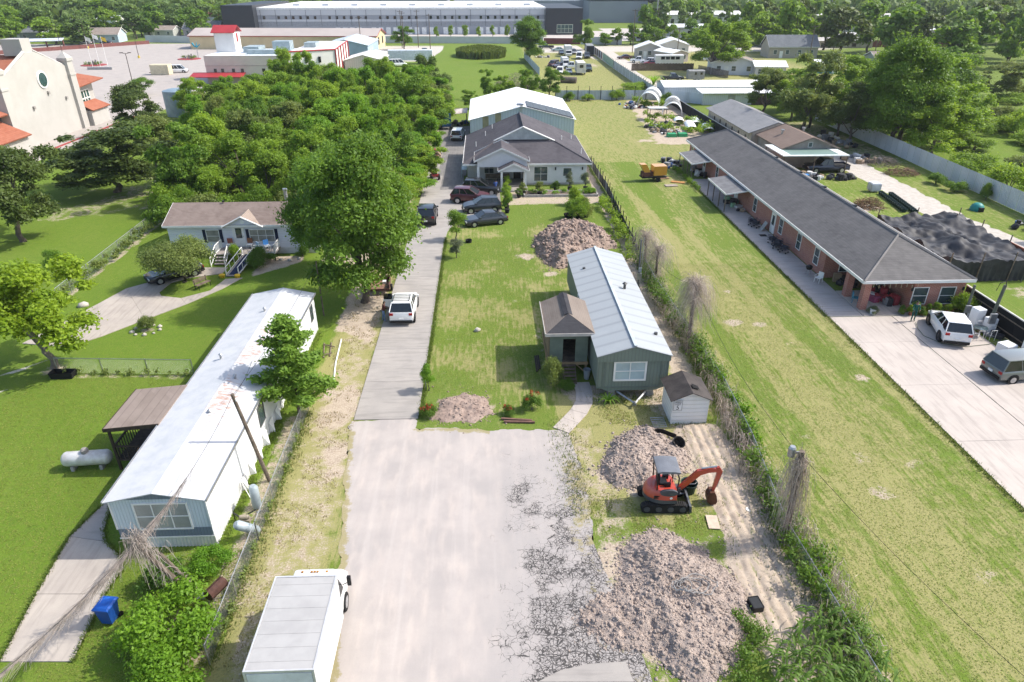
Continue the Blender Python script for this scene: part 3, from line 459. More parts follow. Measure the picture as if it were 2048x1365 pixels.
# ------------------------------------------------ white tin shed
e = T('garden_shed', 'small white metal shed with sagging dark roof and a speed sign on its front', 'shed', 12.0, 34.95); WS = ribs('white_lap_siding', (.72, .72, .7), .28, 'z', .55, 0, .2, .02, dcol=(.4, .34, .28))
gable_walls(e, -1.1, 1.1, -1.1, 1.1, 0, 1.75, 2.25, 'y', WS); m = MB(); RF = M('weathered_dark_roof', (.035, .03, .028), .85, 0, .5, 1.2, c2=(.065, .055, .05), bump=.4, bs=8.)
gable_roof(e, -1.3, 1.28, -1.32, 1.35, 1.76, 2.32, 'y', RF, .04); MB().box(-1.31, 1.29, -1.35, -1.325, 1.7, 1.76)
m = MB(); m.prism([(-.28, 0), (.22, .1), (.2, .48), (-.22, .5)], 'z', 0, .012); h_ = m.build('roof_hole', M('hole_dark', (.006, .006, .006), .9), e); h_.location = (.36, -.75, 2.235); h_.rotation_euler = (0, R(23.3), 0)
m = MB()
for x in (-1.1, 1.06): m.box(x-.0, x+.05, -1.125, -1.103, 0, 1.75)
m.build('corner_trim', WHITE, e)
def text(body, size, par, loc, rot, mat, name='lettering'):
    cu = bpy.data.curves.new(name, 'FONT'); cu.body = body; cu.size = size; cu.align_x = 'CENTER'; cu.align_y = 'CENTER'; cu.extrude = .003; to = bpy.data.objects.new(name+'_curve', cu); C.objects.link(to)
    dg = bpy.context.evaluated_depsgraph_get(); me = bpy.data.meshes.new_from_object(to.evaluated_get(dg)); me.materials.clear(); me.materials.append(mat); bpy.data.objects.remove(to)
    o = link(name, me, par); o.location = loc; o.rotation_euler = rot; return o
s = T('speed_sign', 'white sign reading SPEED LIMIT 5 on the front of the white shed', 'sign', 11.22, 33.8, 1.0)
MB().box(-.28, .28, -.02, .0, 0, .74).build('plate', M('sign_white', (.75, .75, .74), .4), s); m = MB()
for q in ((-.26, .26, .02, .035), (-.26, .26, .705, .72), (-.26, -.245, .035, .705), (.245, .26, .035, .705)): m.box(q[0], q[1], -.024, -.021, q[2], q[3])
m.build('border', BLACKM, s)
text('SPEED', .15, s, (0, -.024, .6), (R(90), 0, 0), BLACKM); text('LIMIT', .15, s, (0, -.024, .46), (R(90), 0, 0), BLACKM); text('5', .42, s, (0, -.024, .21), (R(90), 0, 0), BLACKM, 'number')
# ------------------------------------------------ long brick building on the right
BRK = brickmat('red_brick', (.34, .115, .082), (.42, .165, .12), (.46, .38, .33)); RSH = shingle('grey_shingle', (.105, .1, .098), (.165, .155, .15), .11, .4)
e = T('brick_building', 'long single-storey red brick building with hipped grey shingle roof on the right', 'building', 34.2, 75)
X0, X1, Y0, Y1 = -4.1, 4.2, -25.9, 26.2
m = MB(); m.box(X0, X1, -19, Y1, 0, 2.72); m.box(0.0, X1, Y0, -18.99, 0, 2.72); m.build('wall', BRK, e)
for x, y in ((-3.75, -25.6), (-3.75, -23.0)): MB().box(x-.27, x+.27, y-.27, y+.27, 0, 2.7).build('column', BRK, e)
ez, rz_ = 2.75, 5.0; c4 = [(-4.6, -26.5), (4.45, -26.5), (4.45, 26.6), (-4.6, 26.6)]; ra, rb = (-.1, -22.1, rz_), (-.1, 22.2, rz_); q = [(p[0], p[1], ez) for p in c4]
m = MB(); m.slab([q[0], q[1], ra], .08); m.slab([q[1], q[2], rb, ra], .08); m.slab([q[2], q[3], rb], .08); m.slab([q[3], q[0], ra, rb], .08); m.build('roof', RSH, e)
m = MB()
for (a, b) in ((q[0], ra), (q[1], ra), (q[2], rb), (q[3], rb), (ra, rb)): m.tube([(a[0], a[1], a[2]+.09), (b[0], b[1], b[2]+.1)], .11, 4)
m.build('ridge_cap', shingle('pale_ridge', (.16, .15, .145), (.2, .19, .185), .11, .4), e)
m = MB(); m.box(-4.66, -4.61, -26.55, 26.6, 2.62, 2.86); m.box(4.46, 4.5, -26.5, 26.6, 2.62, 2.86); m.box(-4.6, 4.45, -26.56, -26.51, 2.62, 2.86); m.box(-4.6, 4.45, 26.61, 26.65, 2.62, 2.86); m.build('gutter', WHITE, e); MB().box(-4.58, 4.43, -26.48, 26.58, 2.66, 2.72).build('soffit', WHITE, e)
for yy in (-13.5, -7, -1, 6): MB().box(.35, .75, yy, yy+.35, 4.83, 4.98).build('roof_vent', BLACKM, e)
for yy in (26.1, 12.7, -1.4, -8.9, -13.4, -17.35): window(e, (X0, yy if yy < 25 else 24.6, 1.42), '-x', .85, 1.45, 1, 2)
for yy in (18.3, 4.8, -6.9): door(e, (X0, yy, .06), '-x', .95, 2.05, WHITE, WHITE, GLASSL)
window(e, (.62, Y0, 1.25), '-y', 1.15, 1.4, 1, 2); window(e, (2.85, Y0, 1.25), '-y', 1.15, 1.4, 1, 2); window(e, (-1.9, -19, 1.35), '-y', 1.5, 1.5, 2, 2); door(e, (-.0, -21.5, .06), '-x', .95, 2.05, M('dark_door', (.05, .04, .035), .5))
for x, y in ((-.15, -26.02), (4.05, -26.02)):
    m = MB(); m.box(x-.07, x+.07, y, y+.1, 1.7, 2.0); m.build('wall_lamp', BLACKM, e)
sh = M('awning_shingle', (.16, .16, .165), .85, 0, .3, 1.5)
for nm_, lab, ya, yb in (('porch_awning', 'far flat grey awning on posts along the brick building, beyond the other awning', 89.6, 96.2), ('porch_awning', 'nearer flat grey awning on posts along the brick building, casting shadow on the lawn', 75.4, 82.3)):
    a = T(nm_, lab, 'awning', 27.3, (ya+yb)/2, group='awnings along the brick building'); h = (yb-ya)/2
    MB().slab([(-.05, -h, 2.12), (2.72, -h, 2.52), (2.72, h, 2.52), (-.05, h, 2.12)], .07).build('roof', sh, a); m = MB(); m.box(-.1, -.055, -h-.03, h+.03, 2.02, 2.22); m.prism([(-.05, 2.04), (2.72, 2.44), (2.72, 2.6), (-.05, 2.2)], 'y', -h-.05, -h-.01); m.build('fascia', WHITE, a)
    for k in range(4): MB().box(0, .09, -h+.1+k*(2*h-.3)/3, -h+.19+k*(2*h-.3)/3, 0, 2.12).build('post', WOOD, a)
# ------------------------------------------------ stucco house at the end of the drive
STU = M('white_stucco', (.66, .65, .65), .85, 0, .1, .8, bump=.15, bs=40); HSH = shingle('dark_grey_shingle', (.06, .055, .062), (.105, .098, .105), .1, .35)
e = T('stucco_house', 'white stucco house with steep dark shingle roof and front porch', 'house', 5, 95)
m = MB(); m.box(-7.5, -6.0, -3.0, 9.6, 0, 2.7); m.box(-6.0, 0.2, -4.0, 9.6, 0, 2.7); m.box(.2, 8.05, -6.8, 9.6, 0, 2.7); m.build('wall', STU, e); MB().box(.15, 8.1, -6.84, 9.5, 0, .25).build('plinth', M('plinth', (.45, .43, .41), .9), e)
ez = 2.75; A, B_, Cc, D = (-7.95, -4.0, ez), (8.6, -7.2, ez), (8.6, 10., ez), (-7.95, 11., ez); g0, g1 = (-3.4, -2.2, 4.75), (3.7, -2.2, 4.75); ap, bk = (0, -2.2, 6.4), (0, 8.6, 6.4); kx = -.1
E2 = (-7.95, -7.2, ez)
m = MB(); m.slab([(kx, -7.2, ez), B_, g1, g0, (-7.95+3.9, -4.0, 4.05)], .1) if 0 else m.slab([E2, B_, g1, g0], .1); m.slab([D, E2, g0, ap, bk], .1) if 0 else None
def fan(mb, pts): mb.slab(pts, .1)
fan(m, [(-7.95, -7.2, ez), g0, ap, bk, D][::-1]); fan(m, [B_, Cc, bk, ap, g1]); fan(m, [Cc, D, bk]); m.build('roof', HSH, e)
m = MB(); m.tube([(0, -2.5, 6.52), (0, 8.6, 6.52)], .12, 4); m.tube([(8.6, -7.2, 2.86), (3.7, -2.2, 4.86)], .1, 4); m.tube([(-7.95, -7.2, 2.86), (-3.4, -2.2, 4.86)], .1, 4); m.build('ridge_cap', HSH, e)
MB().prism([(-3.3, 4.9), (3.6, 4.9), (0, 6.45)], 'y', -2.5, -2.24).build('gable_face', M('grey_gable', (.42, .44, .44), .7), e)
m = MB(); m.tube([(-3.9, -2.6, 4.78), (0, -2.6, 6.58), (4.2, -2.6, 4.75)], .09, 4); m.build('gable_trim', WHITE, e)
m = MB(); m.box(-8.0, 8.65, -7.25, -7.205, 2.62, 2.85); m.box(8.605, 8.65, -7.2, 10., 2.62, 2.85); m.box(-8.0, -7.955, -7.2, 11, 2.62, 2.85); m.build('gutter', WHITE, e)
# porch wing with gable
m = MB(); m.prism([(-6.1, 2.6), (.25, 2.6), (.25, 3.4), (-2.95, 4.85), (-6.1, 3.4)], 'y', -7.95, -7.65); m.build('porch_gable', STU, e)
gable_roof(e, -6.5, .55, -8.2, -3.0, 3.35, 4.95, 'y', HSH, .1, -2.97, 'porch_roof', WHITE)
for x in (-6.0, -.05): MB().box(x-.16, x+.16, -7.95, -7.6, 0, 2.6).build('porch_column', WHITE, e)
MB().box(-6.1, .2, -8.0, -4.02, .0, .1).build('porch_floor', CONC, e)
gable_roof(e, -3.5, .4, -10.0, -7.2, 2.55, 3.45, 'y', HSH, .09, -1.55, 'portico_roof', WHITE)
m = MB(); m.prism([(-3.2, 2.45), (.1, 2.45), (.1, 2.7), (-1.55, 3.4), (-3.2, 2.7)], 'y', -9.85, -9.75); m.build('portico_gable', STU, e)
for x in (-3.05, -.05): MB().box(x-.13, x+.13, -9.85, -9.6, 0, 2.45).build('portico_column', WHITE, e)
MB().box(-3.3, .3, -10.1, -8.02, 0, .08).build('portico_floor', CONC, e)
door(e, (-.85, -4.0, .1), '-y', 1.0, 2.1, M('dark_door', (.05, .04, .035)), WHITE, GLASS); window(e, (-4.6, -4.0, 1.5), '-y', 1.2, 1.3, 2, 2); window(e, (2.1, -6.8, 1.4), '-y', 1.7, 1.8, 2, 2); window(e, (5.55, -6.8, 1.62), '-y', 1.05, 1.0, 1, 1)
for x in (4.0, 7.5): MB().box(x-.07, x+.07, -6.95, -6.802, 1.9, 2.25).build('wall_lamp', BLACKM, e)
for x, y, z in ((-5, 4, 4.3), (-6.3, 0, 3.7), (5.5, 1, 4.2), (7.3, 5, 3.5), (-4, 7, 4.7), (7.6, -4.2, 3.6)): MB().cyl((x, y, z-.2), (x, y, z+.45), .06, n=6).build('vent_pipe', WHITE, e)
m = MB(); m.box(-8.35, -7.55, -3.2, -1.2, 1.1, 1.15); m.tube([(-8.3, -3.1, 0), (-8.3, -3.1, 1.6)], .04, 5); m.tube([(-8.3, -1.3, 0), (-8.3, -1.3, 1.6)], .04, 5); m.build('side_awning', M('blue_grey_metal', (.4, .5, .52), .4, .2), e)
# ------------------------------------------------ metal barn behind it
e = T('metal_barn', 'big metal barn with white roof and dark solar panels behind the stucco house', 'barn', 5.9, 122.4); GAL = ribs('galvanised_wall', (.48, .55, .6), .45, 'xy', .45, .25, .3, .03, c2=(.66, .7, .72)); WR = ribs('white_barn_roof', (.86, .86, .85), .9, 'y', .45, 0, .08, .01)
gable_walls(e, -8.3, 8.3, -10.4, 10.4, 0, 4.0, 6.0, 'y', GAL); gable_roof(e, -8.55, 8.55, -10.7, 10.6, 3.98, 6.05, 'y', WR, .06)
for x in (-6.3, -4.3): MB().box(x, x+.95, -10.43, -10.405, .5, 4.0+(x+8.3)*.24).build('fibreglass_panel', M('yellowed_panel', (.3, .28, .17), .5), e)
for i in range(7):
    for j in range(3):
        x0, x1 = .75+i*1.07, .75+i*1.07+1.04; z = lambda x: 6.17-(x/8.55)*2.07; ya, yb = -10.5+j*1.9, -10.5+j*1.9+1.86
        MB().slab([(x0, ya, z(x0)), (x1, ya, z(x1)), (x1, yb, z(x1)), (x0, yb, z(x0))], .045).build('solar_panel', M('solar_cell', (.028, .026, .032), .3, .2, .2, 2., spec=.5), e)
m = MB(); m.tube([(-.9, -10.2, 6.25), (.2, -10.4, 6.25)], .18, 8); m.tube([(-.2, -10.6, 5.2), (-.2, -10.6, 6.2)], .09, 6); m.build('roof_duct', STEEL, e)
e = T('lean_to', 'rusty low lean-to with junk under it at the left end of the barn', 'lean-to', -4.8, 129.5)
MB().slab([(-2.6, -2, 2.1), (1.6, -2, 2.4), (1.6, 2.5, 2.5), (-2.6, 2.5, 2.2)], .05).build('roof', M('rusty_sheet', (.4, .3, .26), .7, 0, .5, 1.2, c2=(.62, .58, .55)), e)
for x, y in ((-2.4, -1.8), (1.4, -1.8), (-2.4, 2.3), (1.4, 2.3)): MB().box(x, x+.1, y, y+.1, 0, 2.2).build('post', WOOD, e)
# ------------------------------------------------ pale blue double-wide with deck and ramp
SID = ribs('blue_grey_lap_siding', (.68, .69, .75), .17, 'z', .6, 0, .1, .015); BRN = shingle('brown_shingle', (.15, .115, .1), (.235, .19, .165), .07, .35)
e = T('manufactured_house', 'pale blue sided one-storey house with brown roof, white deck and ramp', 'house', -24.3, 67.2); X0, X1, Y0, Y1 = -6.4, 7.6, -3.1, 3.4
gable_walls(e, X0, X1, Y0, Y1, .55, 3.0, 4.15, 'x', SID, 0); MB().box(X0-.01, X1+.01, Y0-.02, Y1+.02, 0, .6).build('skirting', M('skirt_white', (.6, .6, .6), .6), e)
gable_roof(e, X0-.25, X1+.25, Y0-.4, Y1+.3, 2.95, 4.2, 'x', BRN, .09, 0, fascia=WHITE)
m = MB(); m.prism([(-.75, 2.9), (2.65, 2.9), (.95, 3.82)], 'y', Y0-.35, Y0+2); m.build('gable_face', SID, e)
m = MB(); m.slab([(-.95, Y0-.55, 2.92), (.95, Y0-.55, 3.9), (.95, -.2, 3.9), (-.95, -.9, 2.95)][::-1], .07); m.slab([(.95, Y0-.55, 3.9), (2.85, Y0-.55, 2.92), (2.85, -.9, 2.95), (.95, -.2, 3.9)][::-1], .07); m.build('gable_roof', shingle('light_brown_shingle', (.24, .19, .155), (.3, .245, .205), .07, .35), e)
m = MB(); m.tube([(-1.0, Y0-.6, 2.9), (.95, Y0-.6, 3.9), (2.9, Y0-.6, 2.9)], .08, 4); m.build('gable_trim', WHITE, e); m = MB(); m.lathe((.95, Y0-.36, 3.35), [(.2, -.03), (.2, 0)], 16, 'y'); m.build('gable_vent', WHITE, e)
m = MB(); m.cyl((4.2, .8, 3.7), (4.2, .8, 5.2), .17, n=10); m.cyl((4.2, .8, 5.2), (4.2, .8, 5.35), .24, n=10); m.build('flue', STEEL, e)
m = MB(); m.lathe((-1.7, -.2, 4.35), [(.12, 0), (.12, .15)], 8); m.build('roof_vent', BLACKM, e)
NAV = M('navy_shutter', (.012, .018, .05), .5)
for cx, w, cc in ((-2.2, 1.15, 1), (2.5, 2.3, 3), (7.0, .9, 1)):
    window(e, (cx, Y0, 1.85), '-y', w, 1.15, cc, 2, WHITE, M('curtained_glass', (.3, .29, .25), .25, 0, .3, 2.))
    for s in (-1, 1): m = MB(); fbox(m, (cx+s*(w/2+.22), Y0, 1.85), '-y', -.15, .15, -.65, .65, 0, .04); m.build('shutter', NAV, e)
door(e, (.3, Y0, .78), '-y', .95, 2.0, WHITE, WHITE, GLASSL)
m = MB(); m.lathe((.3, Y0-.07, 2.25), [(.2, -.02), (.26, 0), (.2, .02)], 14, 'y'); m.build('wreath', M('wreath_green', (.12, .14, .08), .9), e)
d = T('wooden_deck', 'white-railed deck with carpeted ramp and steps in front of the pale blue house', 'deck', -23.2, 62.9)
for k in range(9): MB().box(-2.6, 3.0, -.85+k*.22, -.65+k*.22, .66, .74).build('plank', M('grey_plank', (.34, .3, .27), .85, 0, .3, 3.), d)
m = MB()
def rail(mb, a, b, h=.85, nb=8):
    A, B = Vector(a), Vector(b); mb.tube([A+Vector((0, 0, h)), B+Vector((0, 0, h))], .045, 4); mb.tube([A+Vector((0, 0, .12)), B+Vector((0, 0, .12))], .03, 4)
    for k in range(nb+1): p = A.lerp(B, k/nb); mb.tube([p, p+Vector((0, 0, h))], .05 if k in (0, nb) else .025, 4)
rail(m, (-2.55, -.85, .74), (-2.55, .95, .74)); rail(m, (2.95, -.85, .74), (2.95, .95, .74)); rail(m, (1.1, -.85, .74), (2.95, -.85, .74)); rail(m, (-2.7, -2.1, 0), (-2.55, -.85, .74), .8, 3); rail(m, (-1.4, -2.1, 0), (-1.4, -.85, .74), .8, 3); m.build('railing', WHITE, d)
for k in range(3): MB().box(-2.5, -1.45, -1.25-.32*k, -.93-.32*k, .5-.2*k, .55-.2*k).build('step', M('grey_plank', (.34, .3, .27)), d)
m = MB(); m.slab([(-.5, -4.7, .05), (.55, -4.7, .05), (1.1, -.85, .7), (.05, -.85, .7)], .05); m.build('ramp', M('grey_plank', (.34, .3, .27)), d); m = MB(); m.slab([(-.3, -4.6, .105), (.45, -4.6, .105), (.98, -.95, .74), (.2, -.95, .74)], .012); m.build('ramp_carpet', M('navy_carpet', (.02, .03, .07), .95), d)
m = MB(); rail(m, (-.5, -4.5, .05), (.0, -1.0, .68), .8, 4); rail(m, (.62, -4.5, .05), (1.15, -1.0, .68), .8, 4); m.build('ramp_railing', WHITE, d)
m = MB()
for x in (-2.5, .2, 2.9): m.box(x-.06, x+.06, -.8, -.68, 0, .66)
m.build('deck_post', WOOD, d)
# ------------------------------------------------ second building behind the brick one, with carport
e = T('long_outbuilding', 'long low outbuilding with faded grey roof and brown-roofed end, behind the brick building', 'building', 44.3, 111); GRY = shingle('faded_grey_shingle', (.2, .2, .205), (.26, .255, .25), .1, .4); TAN = ribs('tan_panel_wall', (.42, .36, .29), 1.1, 'xy', .8, 0, .2, .01)
gable_walls(e, -3.6, 4.3, -5.5, 16.8, 0, 2.9, 4.3, 'y', TAN); gable_roof(e, -4.1, 4.7, -5.5, 17.2, 2.9, 4.45, 'y', GRY, .09); gable_walls(e, -2.5, 5.0, -15.2, -5.52, 0, 2.75, 4.1, 'y', M('board_wall', (.36, .33, .3), .85, 0, .25, 1.), 1.25); gable_roof(e, -3.0, 5.4, -15.8, -5.52, 2.7, 4.25, 'y', shingle('rust_brown_shingle', (.17, .125, .1), (.22, .165, .135), .1, .4), .09, 1.25, 'front_roof', M('brown_fascia', (.2, .16, .13)))
m = MB()
for k in range(6): fbox(m, (-3.6, -3+k*3.2, 0), '-x', -.3, .3, 0, 2.2, 0, .04)
m.build('panel_strip', DKWOOD, e); window(e, (1.25, -15.2, 3.2), '-y', .5, .6, 1, 1)
m = MB(); m.lathe((-.6, -9.5, 3.5), [(.15, 0), (.15, .5), (.28, .52), (.28, .7)], 10); m.lathe((3.2, -8, 3.6), [(.15, 0), (.15, .4), (.28, .42), (.28, .6)], 10); m.build('turbine_vent', STEEL, e)
c = T('carport', 'flat carport with white rim and green striped roof over a blue pickup', 'carport', 44.6, 95); m = MB()
GRS = ribs('green_striped_roof', (.16, .24, .21), .32, 'x', .5, 0, .15, .02, c2=(.3, .38, .35)); m.box(-3.3, 3.4, -3.1, 2.9, 2.6, 2.66); m.build('roof', GRS, c); m = MB(); m.box(-4.5, -3.31, -3.6, 3.4, 2.58, 2.7); m.box(3.41, 4.6, -3.6, 3.4, 2.58, 2.7); m.box(-3.31, 3.41, -3.6, -3.11, 2.58, 2.7); m.box(-3.31, 3.41, 2.91, 3.4, 2.58, 2.7); m.build('roof_rim', M('carport_white', (.74, .78, .75), .5), c)
for x in (-4.3, 0, 4.4):
    for y in (-3.4, 3.2): MB().box(x, x+.1, y, y+.1, 0, 2.58).build('post', WOOD, c)
# ------------------------------------------------ vehicles (local: +y is forward)
KIND = {
 'sedan': dict(L=4.75, W=1.82, H=1.45, wr=.33, st=[(-.5, .42, .76, .84), (-.485, .3, .9, .93), (-.33, .26, .96, 1), (.2, .26, .94, 1), (.38, .26, .84, .98), (.475, .28, .72, .92), (.5, .4, .6, .82)], cab=(-.39, .21, -.2, .03), bz=.93),
 'suv': dict(L=4.65, W=1.95, H=1.86, wr=.4, st=[(-.5, .52, 1.0, .82), (-.485, .4, 1.2, .92), (-.3, .36, 1.27, 1), (.15, .36, 1.22, 1), (.32, .36, 1.13, .97), (.44, .38, 1.0, .9), (.49, .42, .86, .8), (.5, .5, .72, .7)], cab=(-.48, .21, -.39, -.01), bz=1.2),
 'minivan': dict(L=5.05, W=1.95, H=1.75, wr=.34, st=[(-.5, .45, .95, .88), (-.49, .32, 1.0, .95), (-.3, .28, 1.02, 1), (.25, .28, 1.0, 1), (.4, .28, .9, .97), (.48, .3, .76, .9), (.5, .42, .62, .82)], cab=(-.487, .34, -.42, .12), bz=.99),
 'pickup': dict(L=5.8, W=2.0, H=1.9, wr=.4, st=[(-.5, .55, .9, .95), (-.49, .45, .92, 1), (-.12, .4, .92, 1), (-.1, .4, 1.12, 1), (.2, .4, 1.12, 1), (.42, .4, 1.08, .98), (.485, .42, .98, .94), (.5, .5, .8, .9)], cab=(-.1, .24, -.07, .12), bz=1.11),
 'van': dict(L=5.6, W=2.0, H=2.15, wr=.36, st=[(-.5, .45, 1.1, .92), (-.49, .35, 1.15, .97), (-.3, .32, 1.16, 1), (.25, .32, 1.14, 1), (.42, .32, 1.02, .97), (.485, .34, .86, .92), (.5, .45, .7, .86)], cab=(-.49, .36, -.46, .2), bz=1.13)}
TYRE = RUB; RIM = M('alloy_rim', (.5, .5, .51), .3, .7, .1); RIMD = M('dark_rim', (.06, .06, .065), .4, .6)
def wheel(par, x, y, r, w=.23, rim=None):
    m = MB(); m.lathe((x, y, r), [(r*.55, -w/2), (r*.93, -w/2), (r, -w*.32), (r, w*.32), (r*.93, w/2), (r*.55, w/2)], 16, 'x'); o = m.build('wheel', TYRE, par, True)
    m = MB(); s = 1 if x > 0 else -1; m.lathe((x, y, r), [(r*.62, -w*.52), (r*.62, w*.52)], 12, 'x'); m.lathe((x, y, r), [(r*.2, -w*.6), (r*.2, w*.6)], 8, 'x'); m.build('rim', rim or RIM, o)
def car(label, x, y, rz, kind, pm, cat='car', group=None, name=None, rack=False, rim=None, plate=True, detail=True, stripe=None, sc_=1., opendoor=False):
    k = KIND[kind]; L, W, H = k['L'], k['W'], k['H']; hw = W/2; e = T(name or {'sedan': 'sedan', 'suv': 'sport_utility_vehicle', 'minivan': 'minivan', 'pickup': 'pickup_truck', 'van': 'van'}[kind], label, cat, x, y, .0 if sc_ == 1 else 0, R(rz), group); e.scale = (sc_,)*3
    rings = []
    for f, zb, zt, wf in k['st']:
        h = hw*wf; Y = f*L; zm = zb+(zt-zb)*.45; rings.append([(-h*.92, Y, zb), (-h, Y, zb+.1), (-h, Y, zm), (-h*.985, Y, zt-.1), (-h*.9, Y, zt), (h*.9, Y, zt), (h*.985, Y, zt-.1), (h, Y, zm), (h, Y, zb+.1), (h*.92, Y, zb)])
    MB().loft(rings).build('body', pm, e, True)
    rb, fb, rt, ft = (q*L for q in k['cab']); bz = k['bz']; a, b = hw*.925, hw*.76; zt = H-.05
    c8 = [(-a, rb, bz), (a, rb, bz), (a, fb, bz), (-a, fb, bz), (-b, rt, zt), (b, rt, zt), (b, ft, zt), (-b, ft, zt)]
    m = MB(); m.add(c8, [(3, 2, 1, 0), (4, 5, 6, 7), (0, 1, 5, 4), (1, 2, 6, 5), (2, 3, 7, 6), (3, 0, 4, 7)]); m.build('windows', GLASS, e)
    m = MB(); m.loft([[(-b-.02, rt-.06, zt-.02), (b+.02, rt-.06, zt-.02), (b+.02, ft+.04, zt-.02), (-b-.02, ft+.04, zt-.02)], [(-b-.01, rt-.05, zt+.02), (b+.01, rt-.05, zt+.02), (b+.01, ft+.02, zt+.02), (-b-.01, ft+.02, zt+.02)], [(-b*.85, rt+.1, H+.01), (b*.85, rt+.1, H+.01), (b*.85, ft-.12, H+.01), (-b*.85, ft-.12, H+.01)]]); m.build('roof', pm, e, True)
    V8 = [Vector(p) for p in c8]
    for i in range(4): MB().tube([V8[i], V8[i+4]], .045, 5).build('pillar', pm, e)
    n = 2 if kind in ('sedan', 'pickup') else 3
    for s in (0, 1):
        for j in range(1, n+(kind == 'van')):
            t = j/(n+(kind == 'van')); lo = V8[1 if s else 0].lerp(V8[2 if s else 3], t*.86+.05); hi = V8[5 if s else 4].lerp(V8[6 if s else 7], t*.86+.05); MB().tube([lo, hi], .04, 4).build('pillar', pm, e)
    for sx in (-1, 1):
        for f in (-.31, .31): 
            wheel(e, sx*(hw-.1), f*L, k['wr'], .24, rim)
            q = MB(); q.lathe((sx*(hw+.004), f*L, k['wr']+.03), [(k['wr']*1.18, -.012), (k['wr']*1.18, .012)], 14, 'x'); q.build('wheel_arch', RUB, e)
    zh = k['st'][-2][2]-.1
    for s in (-1, 1):
        MB().box(*sorted((s*hw*.5, s*hw*.88)), L*.475, L*.497, zh-.08, zh+.06).build('headlight', LAMP, e); zz = k['st'][1][2]-.12
        MB().box(*sorted((s*hw*.62, s*hw*.9)), -L*.5-.012, -L*.485, zz-.12, zz+.06).build('taillight', REDL, e)
        if detail: MB().box(*sorted((s*hw*.98, s*(hw+.16))), fb-.28, fb-.14, bz+.0, bz+.15).build('mirror', pm, e)
    MB().box(-hw*.45, hw*.45, L*.49, L*.503, zh-.18, zh+.02).build('grille', BLACKM, e); m = MB(); m.box(-hw*.85, hw*.85, L*.49, L*.508, .34, .5); m.build('front_bumper', BLACKM if kind != 'pickup' else CHROME, e); m = MB(); m.box(-hw*.86, hw*.86, -L*.512, -L*.49, .36, .56); m.build('rear_bumper', BLACKM if kind != 'pickup' else CHROME, e)
    if plate: MB().box(-.17, .17, -L*.515, -L*.5, .62, .76).build('license_plate', WHITE, e)
    if kind == 'pickup':
        m = MB()
        for s in (-1, 1): m.box(*sorted((s*hw*.86, s*hw*.98)), -L*.495, -L*.11, .9, 1.12)
        m.box(-hw*.86, hw*.86, -L*.497, -L*.485, .9, 1.12); m.build('bed_side', pm, e); MB().box(-hw*.85, hw*.85, -L*.484, -L*.115, .921, .935).build('bed_floor', M('bed_liner', (.02, .02, .02), .9), e)
    if rack:
        m = MB()
        for s in (-1, 1): m.tube([(s*b*.85, rt+.1, H+.06), (s*b*.85, ft-.35, H+.06)], .025, 5)
        for j in range(5): yy = rt+.2+(ft-rt-.6)*j/4; m.tube([(-b*.85, yy, H+.065), (b*.85, yy, H+.065)], .02, 5)
        m.build('roof_rack', BLACKM, e)
    if stripe: MB().box(-hw*.5, hw*.5, -L*.505, -L*.49, bz+.05, H-.25).build('tailgate_glass', GLASS, e)
    if opendoor: m = MB(); m.box(-hw-.75, -hw+.02, .55, .62, .4, 1.05); d = m.build('open_door', pm, e); m = MB(); m.box(-hw-.7, -hw, .565, .605, 1.05, 1.55); m.build('door_glass', GLASS, d)
    return e
PW = paint('white', (.78, .78, .77)); PK = paint('black', (.012, .012, .014)); PB = paint('burgundy', (.075, .008, .012)); PG = paint('charcoal', (.03, .032, .037)); PS = paint('silver', (.42, .43, .44), .3, .3); PN = paint('navy', (.008, .012, .035)); PGM = paint('grey_green', (.13, .145, .14), .3, .3); PR = paint('red', (.3, .02, .02)); PDB = paint('steel_blue', (.07, .1, .14)); PBEI = paint('beige', (.5, .46, .38)); PPU = paint('plum', (.08, .06, .1))
car('white sport utility vehicle with black roof rack parked on the concrete driveway', -6.75, 49.9, 0, 'suv', PW, rack=True, rim=RIMD, opendoor=True)
car('black sedan half under the small tree by the pale blue house', -28.2, 58.2, 128, 'sedan', PK)
car('black full-size sport utility vehicle on the drive beside the big oak crown', -6.6, 73.8, 0, 'suv', PK, sc_=1.07)
car('burgundy sport utility vehicle between two black ones in front of the stucco house', -1.9, 80.6, -100, 'suv', PB)
car('black sport utility vehicle nearest the porch of the stucco house', -.7, 84.3, -96, 'suv', PK)
car('small dark sport utility vehicle with its window down, beside the grey sedan', -.6, 76.9, 99, 'suv', PG, sc_=.95)
car('charcoal grey sedan on the lawn edge, nearest of the cars at the stucco house', -.2, 72.4, 107, 'sedan', PG)
car('white minivan with its hatch up beside the barn', -4.6, 117.5, -5, 'minivan', PW, name='minivan', stripe=1)
car('white crossover with dark lower bumper parked before the brick building', 34.75, 44.8, -17, 'suv', PW, rim=RIMD)
car('grey-green minivan with pale roof at the right edge of the picture', 36.2, 38.6, -84, 'minivan', PGM)
car('dark blue pickup truck under the green striped carport', 47.2, 93.3, 92, 'pickup', PN, sc_=1.02)
